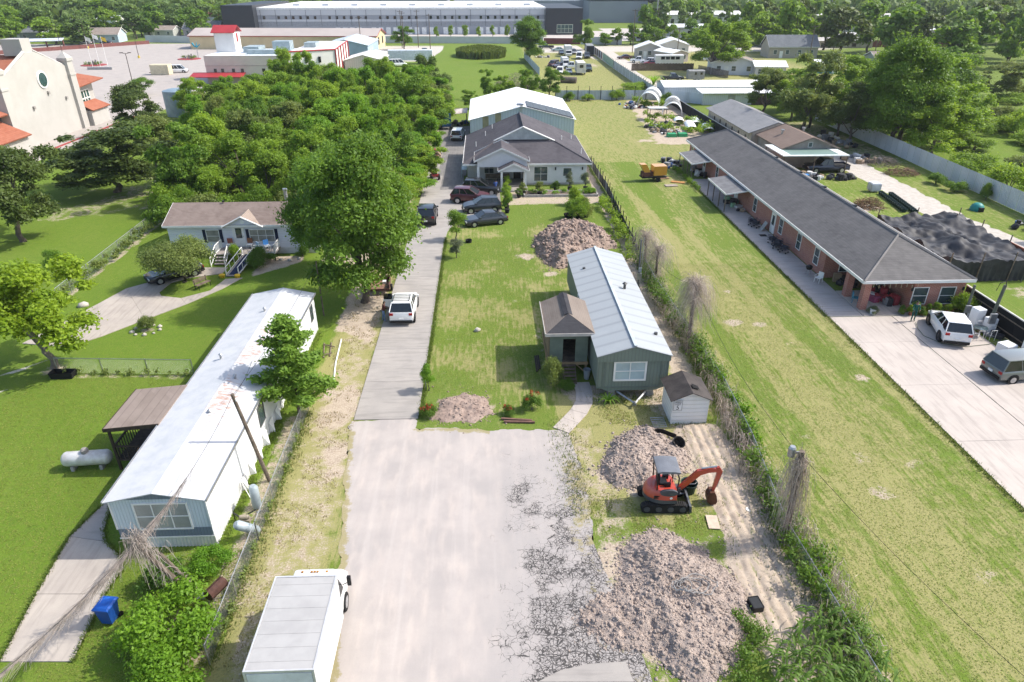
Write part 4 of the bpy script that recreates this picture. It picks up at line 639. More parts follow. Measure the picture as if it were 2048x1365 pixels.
# cars in the field behind the barn and beyond
FG = 'vehicles parked on the grass field'
for lab, x, y, rz, kd, pm in (('pale green sedan at the far left of the dirt patch in the parked field', 26.9, 268, 90, 'sedan', paint('pale_green', (.35, .45, .42))), ('silver blue sedan left of the white box truck in the field', 27.2, 257.5, 180, 'sedan', PDB), ('white van with boxy top right of the box truck in the field', 31.4, 242, 170, 'van', PW), ('dark grey sport utility vehicle beside the boxy white van', 34.3, 244, 175, 'suv', PG), ('dark red minivan at the left of the middle row in the field', 21.0, 221.5, 150, 'minivan', PB), ('plum coloured car nose to nose with the dark red minivan', 22.6, 218, 120, 'sedan', PPU), ('white pickup truck behind the camper in the field', 26.0, 215.2, 86, 'pickup', PW), ('white minivan at the front left of the field group', 21.2, 204, 170, 'minivan', PW), ('small silver sedan between white minivan and camper', 23.6, 203, 178, 'sedan', PS), ('dark green sport utility vehicle right of the camper', 29.8, 208.6, 178, 'suv', paint('dark_green', (.012, .03, .022))), ('light grey hatchback behind the box truck in the field', 31.3, 258, 185, 'minivan', PS), ('black pickup by the gate in the far fence of the field', 23.4, 278, 90, 'pickup', PK)):
    car(lab, x, y, rz, kd, pm, group=FG, detail=False)
for lab, x, y, rz, kd, pm in (('dark red sedan nosing out by the white-roofed house', 46.3, 241, 95, 'sedan', PB), ('white pickup on the gravel drive before the white-roofed house', 49, 230, 78, 'pickup', PW), ('white extended van in front of the red car on the gravel drive', 50.8, 226.3, 80, 'suv', PW), ('low red car at the wooden fence by the travel trailer', 51.2, 223.2, 85, 'sedan', PR), ('black pickup hitched to a grey horse trailer', 49.0, 187.8, -88, 'pickup', PK), ('white car under trees right of the cream house', 71, 235, 60, 'sedan', PW)):
    car(lab, x, y, rz, kd, pm, group='vehicles at the neighbouring house', detail=False)
for i in range(7): car('compact car in the row parked below the far tree hedge, %s from the left' % ('first', 'second', 'third', 'fourth', 'fifth', 'sixth', 'last')[i], 74+i*3.0, 306+(i % 2)*1.5, 180+10*(i % 3), ('sedan', 'suv')[i % 2], (PS, PW, PS, PDB, PW, PG, PS)[i], group='cars parked by the far depot', detail=False)
car('white delivery van parked behind the cream container in the church lot', -86.6, 209.5, -80, 'van', PW, detail=False); car('white passenger van beside the long trailer and tan shed', -26.2, 222.5, -75, 'van', PW, detail=False); car('dark parked car before the tan workshop', -33.5, 246, 20, 'sedan', PG, detail=False); car('dark sport utility vehicle behind the long white trailer', -21, 262, 10, 'suv', PK, detail=False)
car('dark car in front of the far blue house, left', -152, 305, 80, 'sedan', PG, detail=False); car('pale car in front of the far blue house, beside the dark one', -160, 305, 85, 'sedan', PS, detail=False)
# white box truck in the foreground
e = T('box_truck', 'white box truck parked at the left edge of the asphalt in the foreground', 'truck', -7.32, 17.5)
BXW = M('truck_white', (.62, .62, .61), .4, 0, .08, 1.); BXR = M('truck_roof', (.37, .362, .352), .7, 0, .2, 1.1, c2=(.32, .313, .305))
MB().box(-1.19, 1.19, -2.1, 2.02, .95, 3.28).build('cargo_box', BXW, e); MB().box(-1.13, 1.13, -2.06, 1.97, 3.281, 3.3).build('box_roof', BXR, e)
for k in range(7): MB().box(-1.12, 1.12, -1.75+k*.56, -1.72+k*.56, 3.301, 3.308).build('roof_bow', BXR, e)
m = MB()
for x in (-1.2, 1.14): m.box(x, x+.06, -2.13, 2.05, 3.22, 3.32)
m.box(-1.14, 1.14, -2.13, -2.07, 3.22, 3.32); m.box(-1.14, 1.14, 1.98, 2.05, 3.22, 3.32)
for x in (-1.2, 1.12): m.box(x, x+.08, -2.14, -2.1, .95, 3.22)
m.build('box_frame', M('alloy_trim', (.6, .6, .6), .4, .3), e)
for k in range(4): MB().box(-1.1, 1.1, -2.135, -2.105, 1.0+k*.55, 1.53+k*.55).build('rear_door_panel', M('pale_grey_door', (.6, .64, .66), .5), e)
m = MB(); rg = []
for y, zt, h in ((2.12, 2.4, .98), (2.3, 2.5, 1.0), (3.2, 2.42, .98), (3.65, 1.75, .98), (3.75, 1.3, .97), (4.35, 1.2, .93), (4.5, .9, .9)): rg.append([(-h, y, .5), (-h*1.02, y, 1.2 if zt > 1.25 else zt-.2), (-h*.86, y, zt-.06), (-h*.75, y, zt), (h*.75, y, zt), (h*.86, y, zt-.06), (h*1.02, y, 1.2 if zt > 1.25 else zt-.2), (h, y, .5)])
m.loft(rg); m.build('cab', PW, e, True)
for s in (-1, 1):
    q = MB(); pts = [(s*1.0, 2.35, 1.35), (s*1.005, 3.2, 1.35), (s*.9, 2.98, 2.12), (s*.89, 2.42, 2.12)]; q.slab(pts if s < 0 else pts[::-1], .03); q.build('side_window', GLASS, e)
    m = MB(); m.tube([(s*1.0, 3.2, 1.5), (s*1.28, 3.25, 1.6)], .02, 5); m.box(*sorted((s*1.2, s*1.36)), 3.18, 3.28, 1.45, 1.95); m.build('mirror', BLACKM, e); wheel(e, s*.92, 3.25, .42, .26); wheel(e, s*.9, -.9, .42, .34)
q = MB(); q.slab([(-.8, 3.24, 2.36), (.8, 3.24, 2.36), (.86, 3.7, 1.6), (-.86, 3.7, 1.6)][::-1], .03); q.build('windscreen', GLASS, e); MB().box(-.95, .95, 2.03, 2.11, 2.0, 2.2).build('gap_seal', BLACKM, e)
for x in (-.5, -.12, 0, .12, .5): MB().box(x-.04, x+.04, 3.0, 3.08, 2.42, 2.48).build('marker_light', M('amber_lens', (.4, .18, .03), .3), e)
MB().box(-.45, .45, -2.0, 4.2, .55, .9).build('chassis', BLACKM, e)
# box truck, camper, trailers in the field and background
def boxbody(name, label, cat, x, y, rz, W, L, z0, z1, pm, group=None, wins=0, dark_end=False, cabfront=False):
    e = T(name, label, cat, x, y, 0, R(rz), group); m = MB(); m.loft([[(-W/2, yy, z0), (W/2, yy, z0), (W/2, yy, z1-.15), (W/2-.15, yy, z1), (-W/2+.15, yy, z1), (-W/2, yy, z1-.15)] for yy in (-L/2, L/2)]); m.build('body', pm, e)
    for s in (-1, 1):
        for yy in (-L*.25, -L*.25+.9): wheel(e, s*(W/2-.12), yy, .38, .22)
        if wins:
            for k in range(wins): MB().box(*sorted((s*W/2, s*(W/2+.02))), -L*.35+k*L*.7/wins, -L*.35+k*L*.7/wins+L*.14, z0+(z1-z0)*.5, z1-.45).build('window', GLASS, e)
    if wins: MB().box(-.5, .5, -L/2-.02, -L/2, z0+(z1-z0)*.5, z1-.5).build('rear_window', GLASS, e)
    if dark_end: MB().box(-W/2+.06, W/2-.06, -L/2-.02, -L/2, z0+.06, z1-.2).build('end_door', M('near_black', (.02, .025, .03), .5), e)
    if cabfront: m = MB(); m.loft([[(-W*.42, L/2+a, .5), (W*.42, L/2+a, .5), (W*.42, L/2+a, b), (-W*.42, L/2+a, b)] for a, b in ((0.05, 2.2), (.9, 2.1), (1.4, 1.3), (2.1, 1.2))]); m.build('cab', pm, e); MB().slab([(-W*.38, L/2+.92, 2.08), (W*.38, L/2+.92, 2.08), (W*.38, L/2+1.4, 1.35), (-W*.38, L/2+1.4, 1.35)][::-1], .02).build('windscreen', GLASS, e)
    else: m = MB(); m.tube([(-W*.3, L/2, .5), (0, L/2+1.1, .5)], .06, 4); m.tube([(W*.3, L/2, .5), (0, L/2+1.1, .5)], .06, 4); m.build('drawbar', BLACKM, e)
    return e
boxbody('box_truck', 'white box truck with its dark cab facing us among the field vehicles', 'truck', 28.6, 251, 178, 2.4, 6, .8, 3.4, BXW, FG, cabfront=True); boxbody('camper', 'cream motor camper seen from behind, front right of the field group', 'camper', 26.8, 203, -2, 2.5, 7, .6, 3.2, M('camper_cream', (.66, .62, .55), .5), FG, wins=3); boxbody('step_van', 'white step van facing us in the middle of the field group', 'van', 24.2, 220, 182, 2.1, 4, .5, 2.7, BXW, FG, cabfront=True)
boxbody('enclosed_trailer', 'black-ended enclosed trailer standing against the metal fence of the field', 'trailer', 36.4, 254, -4, 2.6, 9, .6, 3.4, M('trailer_grey', (.3, .3, .3), .5, .2), FG, dark_end=True); boxbody('travel_trailer', 'white travel trailer with dark windows behind the wooden fence', 'trailer', 56.5, 222.8, 90, 2.4, 8.6, .5, 3.0, BXW, wins=4); boxbody('horse_trailer', 'grey horse trailer behind the black pickup', 'trailer', 55, 187.6, 92, 2.2, 4.2, .5, 2.6, M('trailer_grey', (.3, .3, .3)), wins=2)
boxbody('semi_trailer', 'long white cargo trailer beside the tan shed', 'trailer', -22.8, 229.5, 92, 2.6, 13.5, 1.1, 4.1, M('trailer_white', (.62, .66, .7), .45)); boxbody('cargo_container', 'cream storage container standing alone in the church parking lot', 'container', -89.3, 205.5, 88, 2.5, 5, .1, 2.7, M('container_cream', (.62, .55, .38), .6))
# ------------------------------------------------ mini excavator
OR = paint('excavator_red', (.42, .045, .02), .4); EG = M('excavator_grey', (.07, .075, .085), .5, .1)
e = T('mini_excavator', 'small red excavator with canopy and lowered bucket between the dirt piles', 'excavator', 8.75, 26.85, 0, R(-3))
for s in (-1, 1):
    y = s*.62; m = MB(); pr = []
    for k in range(9): a = PI/2+PI*k/8; pr.append((-.95+.24*math.cos(a), .27+.25*math.sin(a)))
    for k in range(9): a = -PI/2+PI*k/8; pr.append((.95+.24*math.cos(a), .27+.25*math.sin(a)))
    m.prism(pr, 'y', y-.17, y+.17); tr = m.build('track', RUB, e)
    m = MB()
    for k in range(20): x = -.95+k*.1; m.box(x-.03, x+.03, y-.18, y+.18, .515, .55)
    m.build('tread', M('tread', (.03, .028, .026), .9), tr); m = MB()
    for x in (-.9, -.3, .3, .9): m.lathe((x, y+s*.175, .27), [(.16, -.02), (.16, .02)], 12, 'y')
    m.build('roller', EG, tr)
MB().box(-.6, .6, -.5, .5, .3, .55).build('undercarriage', EG, e)
m = MB(); m.prism([(1.25, .08), (1.38, .05), (1.34, .45), (1.22, .5)], 'y', -.78, .78); b = m.build('blade', EG, e); m = MB(); m.tube([(.5, -.35, .35), (1.25, -.45, .28)], .05, 5); m.tube([(.5, .35, .35), (1.25, .45, .28)], .05, 5); m.build('blade_arm', STEEL, b)
def arc(cx, cy, rx, ry, a0, a1, n): return [(cx+rx*math.cos(R(a0+(a1-a0)*k/n)), cy+ry*math.sin(R(a0+(a1-a0)*k/n))) for k in range(n+1)]
base = arc(-.05, 0, 1.0, .78, 90, 270, 10)+[(.55, -.75), (.62, -.35), (.62, .35), (.55, .75)]
m = MB(); m.prism(base, 'z', .62, .85); m.build('counterweight', EG, e)
m = MB(); sh = lambda f: [(-.1+(p[0]+.1)*f, p[1]*f) for p in base]; m.loft([[(p[0], p[1], .851) for p in sh(1.0)], [(p[0], p[1], 1.15) for p in sh(.97)], [(p[0]-.02, p[1], 1.36) for p in sh(.8)]]); m.build('engine_cover', OR, e, True)
m = MB(); m.lathe((.12, -.62, 1.2), [(.05, -.2), (.34, -.19), (.34, -.05), (.05, -.04)], 16, 'y'); q_ = m.build('side_cover', EG, e); q_.scale = (1.3, 1, .55); q_.location = (-.03, .05, .62)
m = MB()
for z in (.92, 1.02): m.box(-.62, -.3, -.73, -.7, z, z+.06)
m.build('vent', BLACKM, e); m = MB(); m.lathe((.25, -.755, .98), [(.07, -.01), (.07, .01)], 12, 'y'); m.build('badge', WHITE, e)
MB().box(-.3, .5, -.4, .5, 1.2, 1.25).build('cab_floor', BLACKM, e); m = MB(); m.box(-.32, .12, -.22, .28, 1.35, 1.48); m.box(-.4, -.28, -.22, .28, 1.45, 1.95); m.build('seat', BLACKM, e); m = MB()
for y in (-.3, .34): m.box(-.05, .25, y-.06, y+.06, 1.3, 1.6); m.tube([(.2, y, 1.6), (.24, y, 1.85)], .025, 5)
m.tube([(.45, .05, 1.2), (.42, .05, 1.75)], .02, 5); m.build('control_lever', BLACKM, e)
m = MB(); PT = .035
for y in (-.55, .6): m.tube([(-.45, y, 1.2), (-.5, y, 2.3), (-.4, y, 2.42)], PT, 6); m.tube([(.55, y, 1.0), (.58, y, 2.1), (.45, y, 2.4)], PT, 6); m.tube([(-.4, y, 2.42), (.45, y, 2.4)], PT, 6)
m.build('canopy_frame', BLACKM, e); m = MB(); m.loft([[(-.55, y, 2.42), (.62, y, 2.4), (.6, y, 2.47), (.3, y, 2.52), (-.3, y, 2.53), (-.53, y, 2.48)] for y in (-.62, .67)]); m.build('canopy_roof', M('canopy_grey', (.16, .17, .19), .45), e, True)
m = MB(); m.box(.55, .85, -.12, .3, .65, 1.05); m.build('swing_post', EG, e)
def arm(name, pts, wd, mat, y=.1, n=None):
    m = MB(); up = [(p[0], p[1]+p[2]) for p in pts]; dn = [(p[0], p[1]-p[2]) for p in pts][::-1]
    P = pts; U, D = [], []
    for i, p in enumerate(P):
        a, b = P[max(0, i-1)], P[min(len(P)-1, i+1)]; dx, dz = b[0]-a[0], b[1]-a[1]; l = math.hypot(dx, dz); U.append((p[0]-dz/l*p[2], p[1]+dx/l*p[2])); D.append((p[0]+dz/l*p[2], p[1]-dx/l*p[2]))
    m.prism(U+D[::-1], 'y', y-wd/2, y+wd/2); return m.build(name, mat, e)
arm('boom', [(.75, .85, .1), (1.15, 1.3, .14), (1.7, 1.95, .16), (2.2, 2.12, .13), (2.75, 2.12, .08)], .16, OR); arm('dipper', [(2.62, 2.3, .07), (2.74, 2.05, .13), (2.66, 1.5, .1), (2.55, .78, .06)], .14, OR)
m = MB(); m.tube([(1.1, .1, 1.05), (1.75, .1, 1.75)], .045, 6); m.tube([(1.8, .1, 2.2), (2.55, .1, 2.34)], .045, 6); m.tube([(2.85, .1, 1.95), (2.72, .1, 1.05)], .04, 6); m.build('cylinder', STEEL, e)
m = MB(); pr = [(2.5, .85)]+arc(2.6, .5, .3, .42, 110, 300, 8)+[(2.68, .5)]; m.prism([(2.38, .82), (2.26, .55), (2.3, .22), (2.5, .04), (2.74, .08), (2.8, .25), (2.72, .62), (2.6, .84)], 'y', -.15, .35); m.build('bucket', M('bucket_brown', (.12, .05, .03), .6, .3, .4, 4.), e)
# ------------------------------------------------ people
def person(label, x, y, z, rz, shirt, pants, hair, arms=((.12, .12), (.12, .12)), lean=0., skin=(.33, .2, .14), step=.08, sc_=1.):
    e = T('person', label, 'person', x, y, z, rz); e.scale = (sc_,)*3
    J = {'pel': (0, 0, .95, .135), 'wai': (0, .01+lean*.2, 1.1, .125), 'che': (0, .02+lean*.45, 1.32, .15), 'nec': (0, .03+lean*.6, 1.49, .06), 'hed': (0, .05+lean*.7, 1.64, .105), 'top': (0, .05+lean*.72, 1.72, .085)}
    Ed = [('pel', 'wai'), ('wai', 'che'), ('che', 'nec'), ('nec', 'hed'), ('hed', 'top')]
    for s, n in ((-1, 'L'), (1, 'R')):
        f, u = arms[0 if s < 0 else 1]; J['sh'+n] = (s*.19, .02+lean*.5, 1.42, .062); J['el'+n] = (s*.25, .02+f*.45+lean*.5, 1.14+u*.2, .045); J['wr'+n] = (s*.24, .06+f*1.5+lean*.5, .92+u, .033); J['ha'+n] = (s*.23, .07+f*1.75+lean*.5, .84+u*1.15, .035)
        Ed += [('che', 'sh'+n), ('sh'+n, 'el'+n), ('el'+n, 'wr'+n), ('wr'+n, 'ha'+n)]; o = step*s; J['hi'+n] = (s*.1, 0, .9, .1); J['kn'+n] = (s*.11, .02+o*.5, .5, .066); J['an'+n] = (s*.12, o-.02, .09, .045); J['to'+n] = (s*.13, o+.14, .035, .04)
        Ed += [('pel', 'hi'+n), ('hi'+n, 'kn'+n), ('kn'+n, 'an'+n), ('an'+n, 'to'+n)]
    K = list(J); me = bpy.data.meshes.new('body'); me.from_pydata([J[k][:3] for k in K], [(K.index(a), K.index(b)) for a, b in Ed], []); o = bpy.data.objects.new('body_tmp', me); C.objects.link(o); o.modifiers.new('s', 'SKIN'); o.modifiers.new('d', 'SUBSURF').levels = 2
    for i, k in enumerate(K): me.skin_vertices[0].data[i].radius = (J[k][3],)*2
    me.skin_vertices[0].data[0].use_root = True
    bm_ = bpy.data.meshes.new_from_object(o.evaluated_get(bpy.context.evaluated_depsgraph_get())); bpy.data.objects.remove(o); bm_.materials.clear()
    for mm in (M('skin_%.2f' % skin[0], skin, .6), M('shirt_%.3f_%.3f' % shirt[:2], shirt, .85), M('pants_%.3f_%.3f' % pants[:2], pants, .9), M('hair_dark', hair, .7), RUB): bm_.materials.append(mm)
    for p in bm_.polygons:
        c = p.center; arm_ = abs(c.x) > .2 and c.z > .75; p.use_smooth = True
        p.material_index = 4 if c.z < .09 else 2 if c.z < .97 and not arm_ else 0 if (arm_ and c.z < 1.1) or 1.47 < c.z < 1.66 and c.y > .04+lean*.7 or 1.47 < c.z < 1.53 else 3 if c.z > 1.5 else 1
    b = link('body', bm_, e)
    m = MB(); fy = .15+lean*.7; m.box(-.045, -.025, fy-.012, fy, 1.63, 1.645); m.box(.025, .045, fy-.012, fy, 1.63, 1.645); m.build('eyes', BLACKM, e); m = MB(); m.box(-.015, .015, fy-.02, fy+.02, 1.585, 1.625); m.build('nose', M('skin_%.2f' % skin[0], skin), e)
    for s in (-1, 1):
        m = MB(); f, u = arms[0 if s < 0 else 1]; h = Vector((s*.23, .07+f*1.75+lean*.5, .84+u*1.15))
        for k in range(4): m.tube([h+Vector((.0+(k-1.5)*.019*.3, (k-1.5)*.02, -.01)), h+Vector((-s*.01, (k-1.5)*.021+.012, -.06-.01*(k in (1, 2)))), h+Vector((-s*.025, (k-1.5)*.02+.014, -.09-.012*(k in (1, 2))))], .009, 5)
        m.tube([h+Vector((-s*.01, .03, .01)), h+Vector((-s*.03, .06, -.03))], .01, 5); m.build('fingers', M('skin_%.2f' % skin[0], skin), e)
    return e
person('person in dark red shirt and blue jeans leaning at the door of the white vehicle', -8.25, 48.6, .0, R(-75), (.07, .018, .018), (.12, .19, .32), (.012, .01, .009), ((.2, .15), (.22, .2)), .12)
person('person in blue shirt walking towards the porch of the stucco house', 1.15, 84.0, .06, R(10), (.06, .12, .34), (.09, .1, .16), (.012, .01, .009), step=.14)
person('person in green clothes watering with a hose before the brick building', 33.35, 46.95, .06, R(160), (.02, .11, .085), (.02, .1, .08), (.012, .01, .009), ((.12, .15), (.24, .22)))
# ------------------------------------------------ foliage
def leafquads(P, N, S, asp=.55, rng=RNG, droop=0.):
    n = len(P); N = N/np.maximum(1e-6, np.linalg.norm(N, axis=1, keepdims=True)); q = rng.normal(size=(n, 3)); a = np.cross(N, q); a /= np.maximum(1e-6, np.linalg.norm(a, axis=1, keepdims=True)); b = np.cross(N, a); S = np.broadcast_to(S, (n,))[:, None]
    V = np.stack([P-b*S, P+a*S*asp, P+b*S-[0, 0, droop]*S, P-a*S*asp], 1).reshape(-1, 3); return V, np.arange(4*n).reshape(n, 4)
def blobleaves(blobs, n, size, rng, up=.45, rnd=.75, inner=.5, flat=1.):
    vol = np.array([b[3]**2 for b in blobs]); cnt = np.maximum(3, (n*vol/vol.sum()).astype(int)); Ps, Ns, Ls = [], [], []
    for (x, y, z, r), c in zip(blobs, cnt):
        d = rng.normal(size=(c, 3)); d /= np.linalg.norm(d, axis=1, keepdims=True); d[:, 2] = np.where(d[:, 2] < -.35, -d[:, 2], d[:, 2]); rad = r*(1-inner*rng.random(c)**1.7)*(1+.27*rng.normal(size=c))
        Ps.append(np.array([x, y, z])+d*rad[:, None]*[1, 1, .82*flat]); Ns.append(d*.7+rng.normal(size=(c, 3))*rnd+[0, 0, up]); Ls.append(np.clip(.5+.22*rng.normal()+.22*rng.normal(size=c), 0, 1))
    P = np.concatenate(Ps); N = np.concatenate(Ns); S = size*(.65+.7*rng.random(len(P))); V, F = leafquads(P, N, S, .55, rng); return V, F, np.concatenate(Ls)
def mkblobs(kind, Rr, H, seed):
    g = np.random.default_rng(seed); B = []
    if kind == 'big':
        for k in range(44):
            t = g.random(); h = H*(.21+.74*t); rr = Rr*(.98 if .12 < t < .55 else .8 if t < .12 else math.sqrt(max(.04, 1-((t-.5)/.52)**2)))*(.55+.45*g.random()) if k > 7 else 0; a = g.random()*2*PI; B.append((rr*.84*math.cos(a), rr*.84*math.sin(a), h, Rr*(.2+.13*g.random())))
    elif kind == 'med':
        for i in range(6):
            a0 = i*1.05+g.random()*.9; r0 = Rr*(.32+.42*g.random()) if i else 0; h0 = H*(.42+.42*g.random()) if i else H*.84
            for k in range(5): B.append((r0*math.cos(a0)+g.normal()*Rr*.2, r0*math.sin(a0)+g.normal()*Rr*.2, min(H*.93, max(H*.25, h0+g.normal()*H*.085)), Rr*(.13+.15*g.random())))
        for k in range(7): a0 = g.random()*6.28; B.append((Rr*.6*math.cos(a0), Rr*.6*math.sin(a0), H*(.26+.16*g.random()), Rr*(.16+.12*g.random())))
    elif kind in ('far', 'tall'):
        for k in range(26 if kind != 'far' else 18):
            t = g.random(); h = H*(.24+.68*t); rr = Rr*math.sqrt(max(.05, 1-((t-.42)/.62)**2))*(.35+.6*g.random()) if k > 3 else 0; a = g.random()*2*PI; B.append((rr*.85*math.cos(a), rr*.85*math.sin(a), h, Rr*(.2+.17*g.random())))
    elif kind == 'live':
        for k in range(34): rr = Rr*math.sqrt(g.random())*.8; a = g.random()*2*PI; h = H*(.3+.42*(1-(rr/Rr)**2)*g.random()**.4+.16*g.random()); B.append((rr*math.cos(a), rr*math.sin(a), h, Rr*(.22+.13*g.random())))
    elif kind == 'bush':
        for k in range(16): rr = Rr*math.sqrt(g.random())*.72; a = g.random()*2*PI; h = H*(.12+.55*(1-(rr/Rr)**2)*g.random()**.5+.12); B.append((rr*math.cos(a), rr*math.sin(a), h, Rr*(.24+.16*g.random())))
    elif kind == 'small':
        for k in range(15): t = g.random(); rr = Rr*math.sqrt(max(.05, 1-((t-.45)/.6)**2))*(.3+.6*g.random()); a = g.random()*2*PI; B.append((rr*.8*math.cos(a), rr*.8*math.sin(a), H*(.32+.56*t), Rr*(.24+.15*g.random())))
    return B
SPEC = {'big': (6., 13., 60000, .155, 2), 'med': (3.4, 8., 24000, .125, 6), 'live': (5.5, 8.5, 34000, .14, 3), 'bush': (1.6, 1.8, 8000, .066, 3), 'small': (1.5, 3.4, 7000, .065, 3), 'far': (4., 9., 2300, .42, 4)}
LEAF = {'oak': leafmat('oak_leaf', (.138, .25, .032), (.055, .125, .016), .38), 'live': leafmat('live_oak_leaf', (.095, .14, .03), (.05, .082, .02), .28), 'bright': leafmat('bright_leaf', (.23, .34, .024), (.12, .215, .016), .42), 'mid': leafmat('grove_leaf', (.175, .29, .033), (.085, .175, .02), .42), 'dusk': leafmat('dusty_leaf', (.18, .235, .06), (.1, .15, .042), .34), 'camphor': leafmat('young_tree_leaf', (.17, .3, .05), (.09, .185, .03), .4), 'shrub': leafmat('shrub_leaf', (.165, .31, .026), (.085, .2, .016), .4), 'vine': leafmat('vine_leaf', (.12, .215, .032), (.065, .135, .02), .36), 'lime': leafmat('lime_leaf', (.225, .35, .035), (.13, .225, .024), .42), 'far': leafmat('distant_leaf', (.125, .2, .05), (.065, .12, .03), .32), 'dry': M('dead_vine', (.52, .435, .36), .9, 0, .4, 3., c2=(.36, .29, .24)), 'red': leafmat('red_flower', (.35, .04, .02), (.2, .06, .03)), 'silver': leafmat('silvery_leaf', (.15, .19, .12), (.1, .13, .075))}
BARK = M('bark', (.13, .105, .085), .92, 0, .4, 3., c2=(.07, .055, .045), bump=.6, bs=14.); BARKL = M('pale_bark', (.2, .17, .14), .9, 0, .4, 3., bump=.5, bs=12)
_LIB = {}
def treelib(kind, var):
    if (kind, var) in _LIB: return _LIB[kind, var]
    Rr, H, n, ls, _ = SPEC[kind]; g = np.random.default_rng(hash((kind, var)) % 1000 if 0 else var*17+len(kind)*7+ord(kind[0])); B = mkblobs(kind, Rr, H, var*31+ord(kind[0])); V, F, L = blobleaves(B, n, ls, g); cm = npmesh(kind+'_crown', V, F, LEAF['mid'], L)
    m = MB(); tr = Rr*(.055 if kind != 'small' else .045); hh = H*(.42 if kind not in ('bush',) else .25); pts = [(.05*Rr*math.sin(k*1.3+var), .05*Rr*math.cos(k*1.7+var), hh*k/5) for k in range(6)]; pts[0] = (0, 0, -.1)
    m.tube([(0, 0, -.12), (0, 0, .25), ], tr*1.5, 9, tr*1.05, False); m.tube(pts, tr*1.1, 9, tr*.7)
    for b in sorted(B, key=lambda q: -q[3])[:10 if kind in ('big', 'live') else 6]: s = Vector(pts[2+(int(b[3]*100) % 3)]); d = Vector(b[:3]); m.tube([s, s.lerp(d, .5)+Vector((0, 0, .06*H)), d], tr*.42, 6, tr*.1)
    _LIB[kind, var] = (cm, m.mesh('trunk', BARK, True)); return _LIB[kind, var]
_tc = [0]
def tree(kind, x, y, H, Rr, leaf, label, cat='tree', group=None, name='tree', bark=None, var=None, rz=None):
    _tc[0] += 1; v = (_tc[0] % SPEC[kind][4]) if var is None else var; cm, tm = treelib(kind, v); e = T(name, label, cat, x, y, 0, random.random()*6.28 if rz is None else rz, group); s0 = SPEC[kind]; e.scale = (Rr/s0[0]*(random.uniform(.84, 1.16) if group else 1), Rr/s0[0]*(random.uniform(.84, 1.16) if group else 1), H/s0[1]); e.rotation_euler[0] = random.uniform(-.07, .07)*bool(group); e.rotation_euler[1] = random.uniform(-.07, .07)*bool(group)
    for nm, me, mt in (('crown' if cat == 'tree' else 'foliage', cm, LEAF[leaf]), ('trunk' if cat == 'tree' else 'stem', tm, bark or BARK)): o = link(nm, me, e); o.material_slots[0].link = 'OBJECT'; o.material_slots[0].material = mt
    return e
# individual trees
tree('big', -10.3, 52.3, 12.4, 5.3, 'oak', 'big dense green oak standing left of the driveway', name='oak_tree', var=0, rz=.4)
tree('big', -14.8, 60.2, 10.0, 3.7, 'oak', 'second oak just behind the big oak, its crown half hidden', name='oak_tree', var=1)
tree('med', -47.6, 68.5, 9.6, 4.6, 'live', 'dark evergreen oak at the left picture edge, nearest of the lawn oaks', name='live_oak_tree', var=0)
tree('med', -46.6, 86.8, 8.2, 7., 'live', 'broad dark evergreen oak with bare soil below, left of the grove', name='live_oak_tree', var=1)
tree('med', -46.8, 99.5, 7.2, 4., 'dusk', 'forked grey-green oak behind the broad dark one', name='live_oak_tree', var=2)
tree('med', -58.5, 122, 8.4, 5., 'live', 'dark oak in front of the right corner of the church', name='live_oak_tree', var=0)
tree('med', -57, 77, 9, 5.5, 'live', 'dark oak in the left corner below the church', name='live_oak_tree', var=2)
tree('med', -30.2, 42.2, 8.0, 4.1, 'bright', 'bright yellow-green tree at the left edge beside the sedan driveway', name='shade_tree', bark=BARKL)
tree('live', -27.0, 57.2, 4.3, 3.0, 'dusk', 'small spreading tree over the black sedan', name='small_tree', var=1)
tree('small', -38.8, 58.5, 2.8, 1.2, 'mid', 'lone sapling on the lawn beyond the chain link fence', name='sapling')
tree('small', -3.2, 67.2, 3.2, 1.35, 'mid', 'round dark citrus tree on the lawn edge right of the driveway', name='citrus_tree'); tree('small', -3.0, 62.2, 2.0, .9, 'silver', 'thin young tree with a ring of soil right of the driveway', name='sapling')
# grove between the pale blue house and the church lot
grove = [(-38, 77.5), (-17, 76.5), (-8.6, 80), (-7.6, 100), (-8, 148), (-13, 160), (-30, 160), (-46, 156), (-52, 140), (-50, 122), (-43, 106), (-40, 95)]
pts = []; g = np.random.default_rng(11); tries = 0
while len(pts) < 142 and tries < 9000:
    tries += 1; x, y = g.uniform(-53, -6), g.uniform(76, 162); d = float(polysd(np.array([x]), np.array([y]), grove)[0])
    if d > -.6: continue
    if all(math.hypot(x-a, y-b) > 3.5 for a, b, _ in pts): pts.append((x, y, d))
for i, (x, y, d) in enumerate(pts):
    H = g.uniform(5.0, 10.2)*(.8 if d > -3 else 1.); lf = ('mid', 'lime', 'lime', 'oak', 'dusk', 'mid', 'shrub')[int(g.integers(7))]
    if y > 152: H *= .8
    if x > -11: H *= .85
    tone = {'mid': 'mid-green', 'lime': 'light green', 'oak': 'dark green', 'dusk': 'grey-green', 'shrub': 'vivid green'}[lf]; zn = 'on the driveway side' if x > -13 else 'at the back towards the long cream building' if y > 140 else 'on the church side' if x < -33 else 'in the front rows behind the pale blue house' if y < 96 else 'in the left middle' if x < -23 else 'in the right middle'
    tree('med', x, y, H, g.uniform(2.0, 4.3), lf, tone+' tree of the dense grove, '+zn, group='trees of the grove', name='grove_tree')
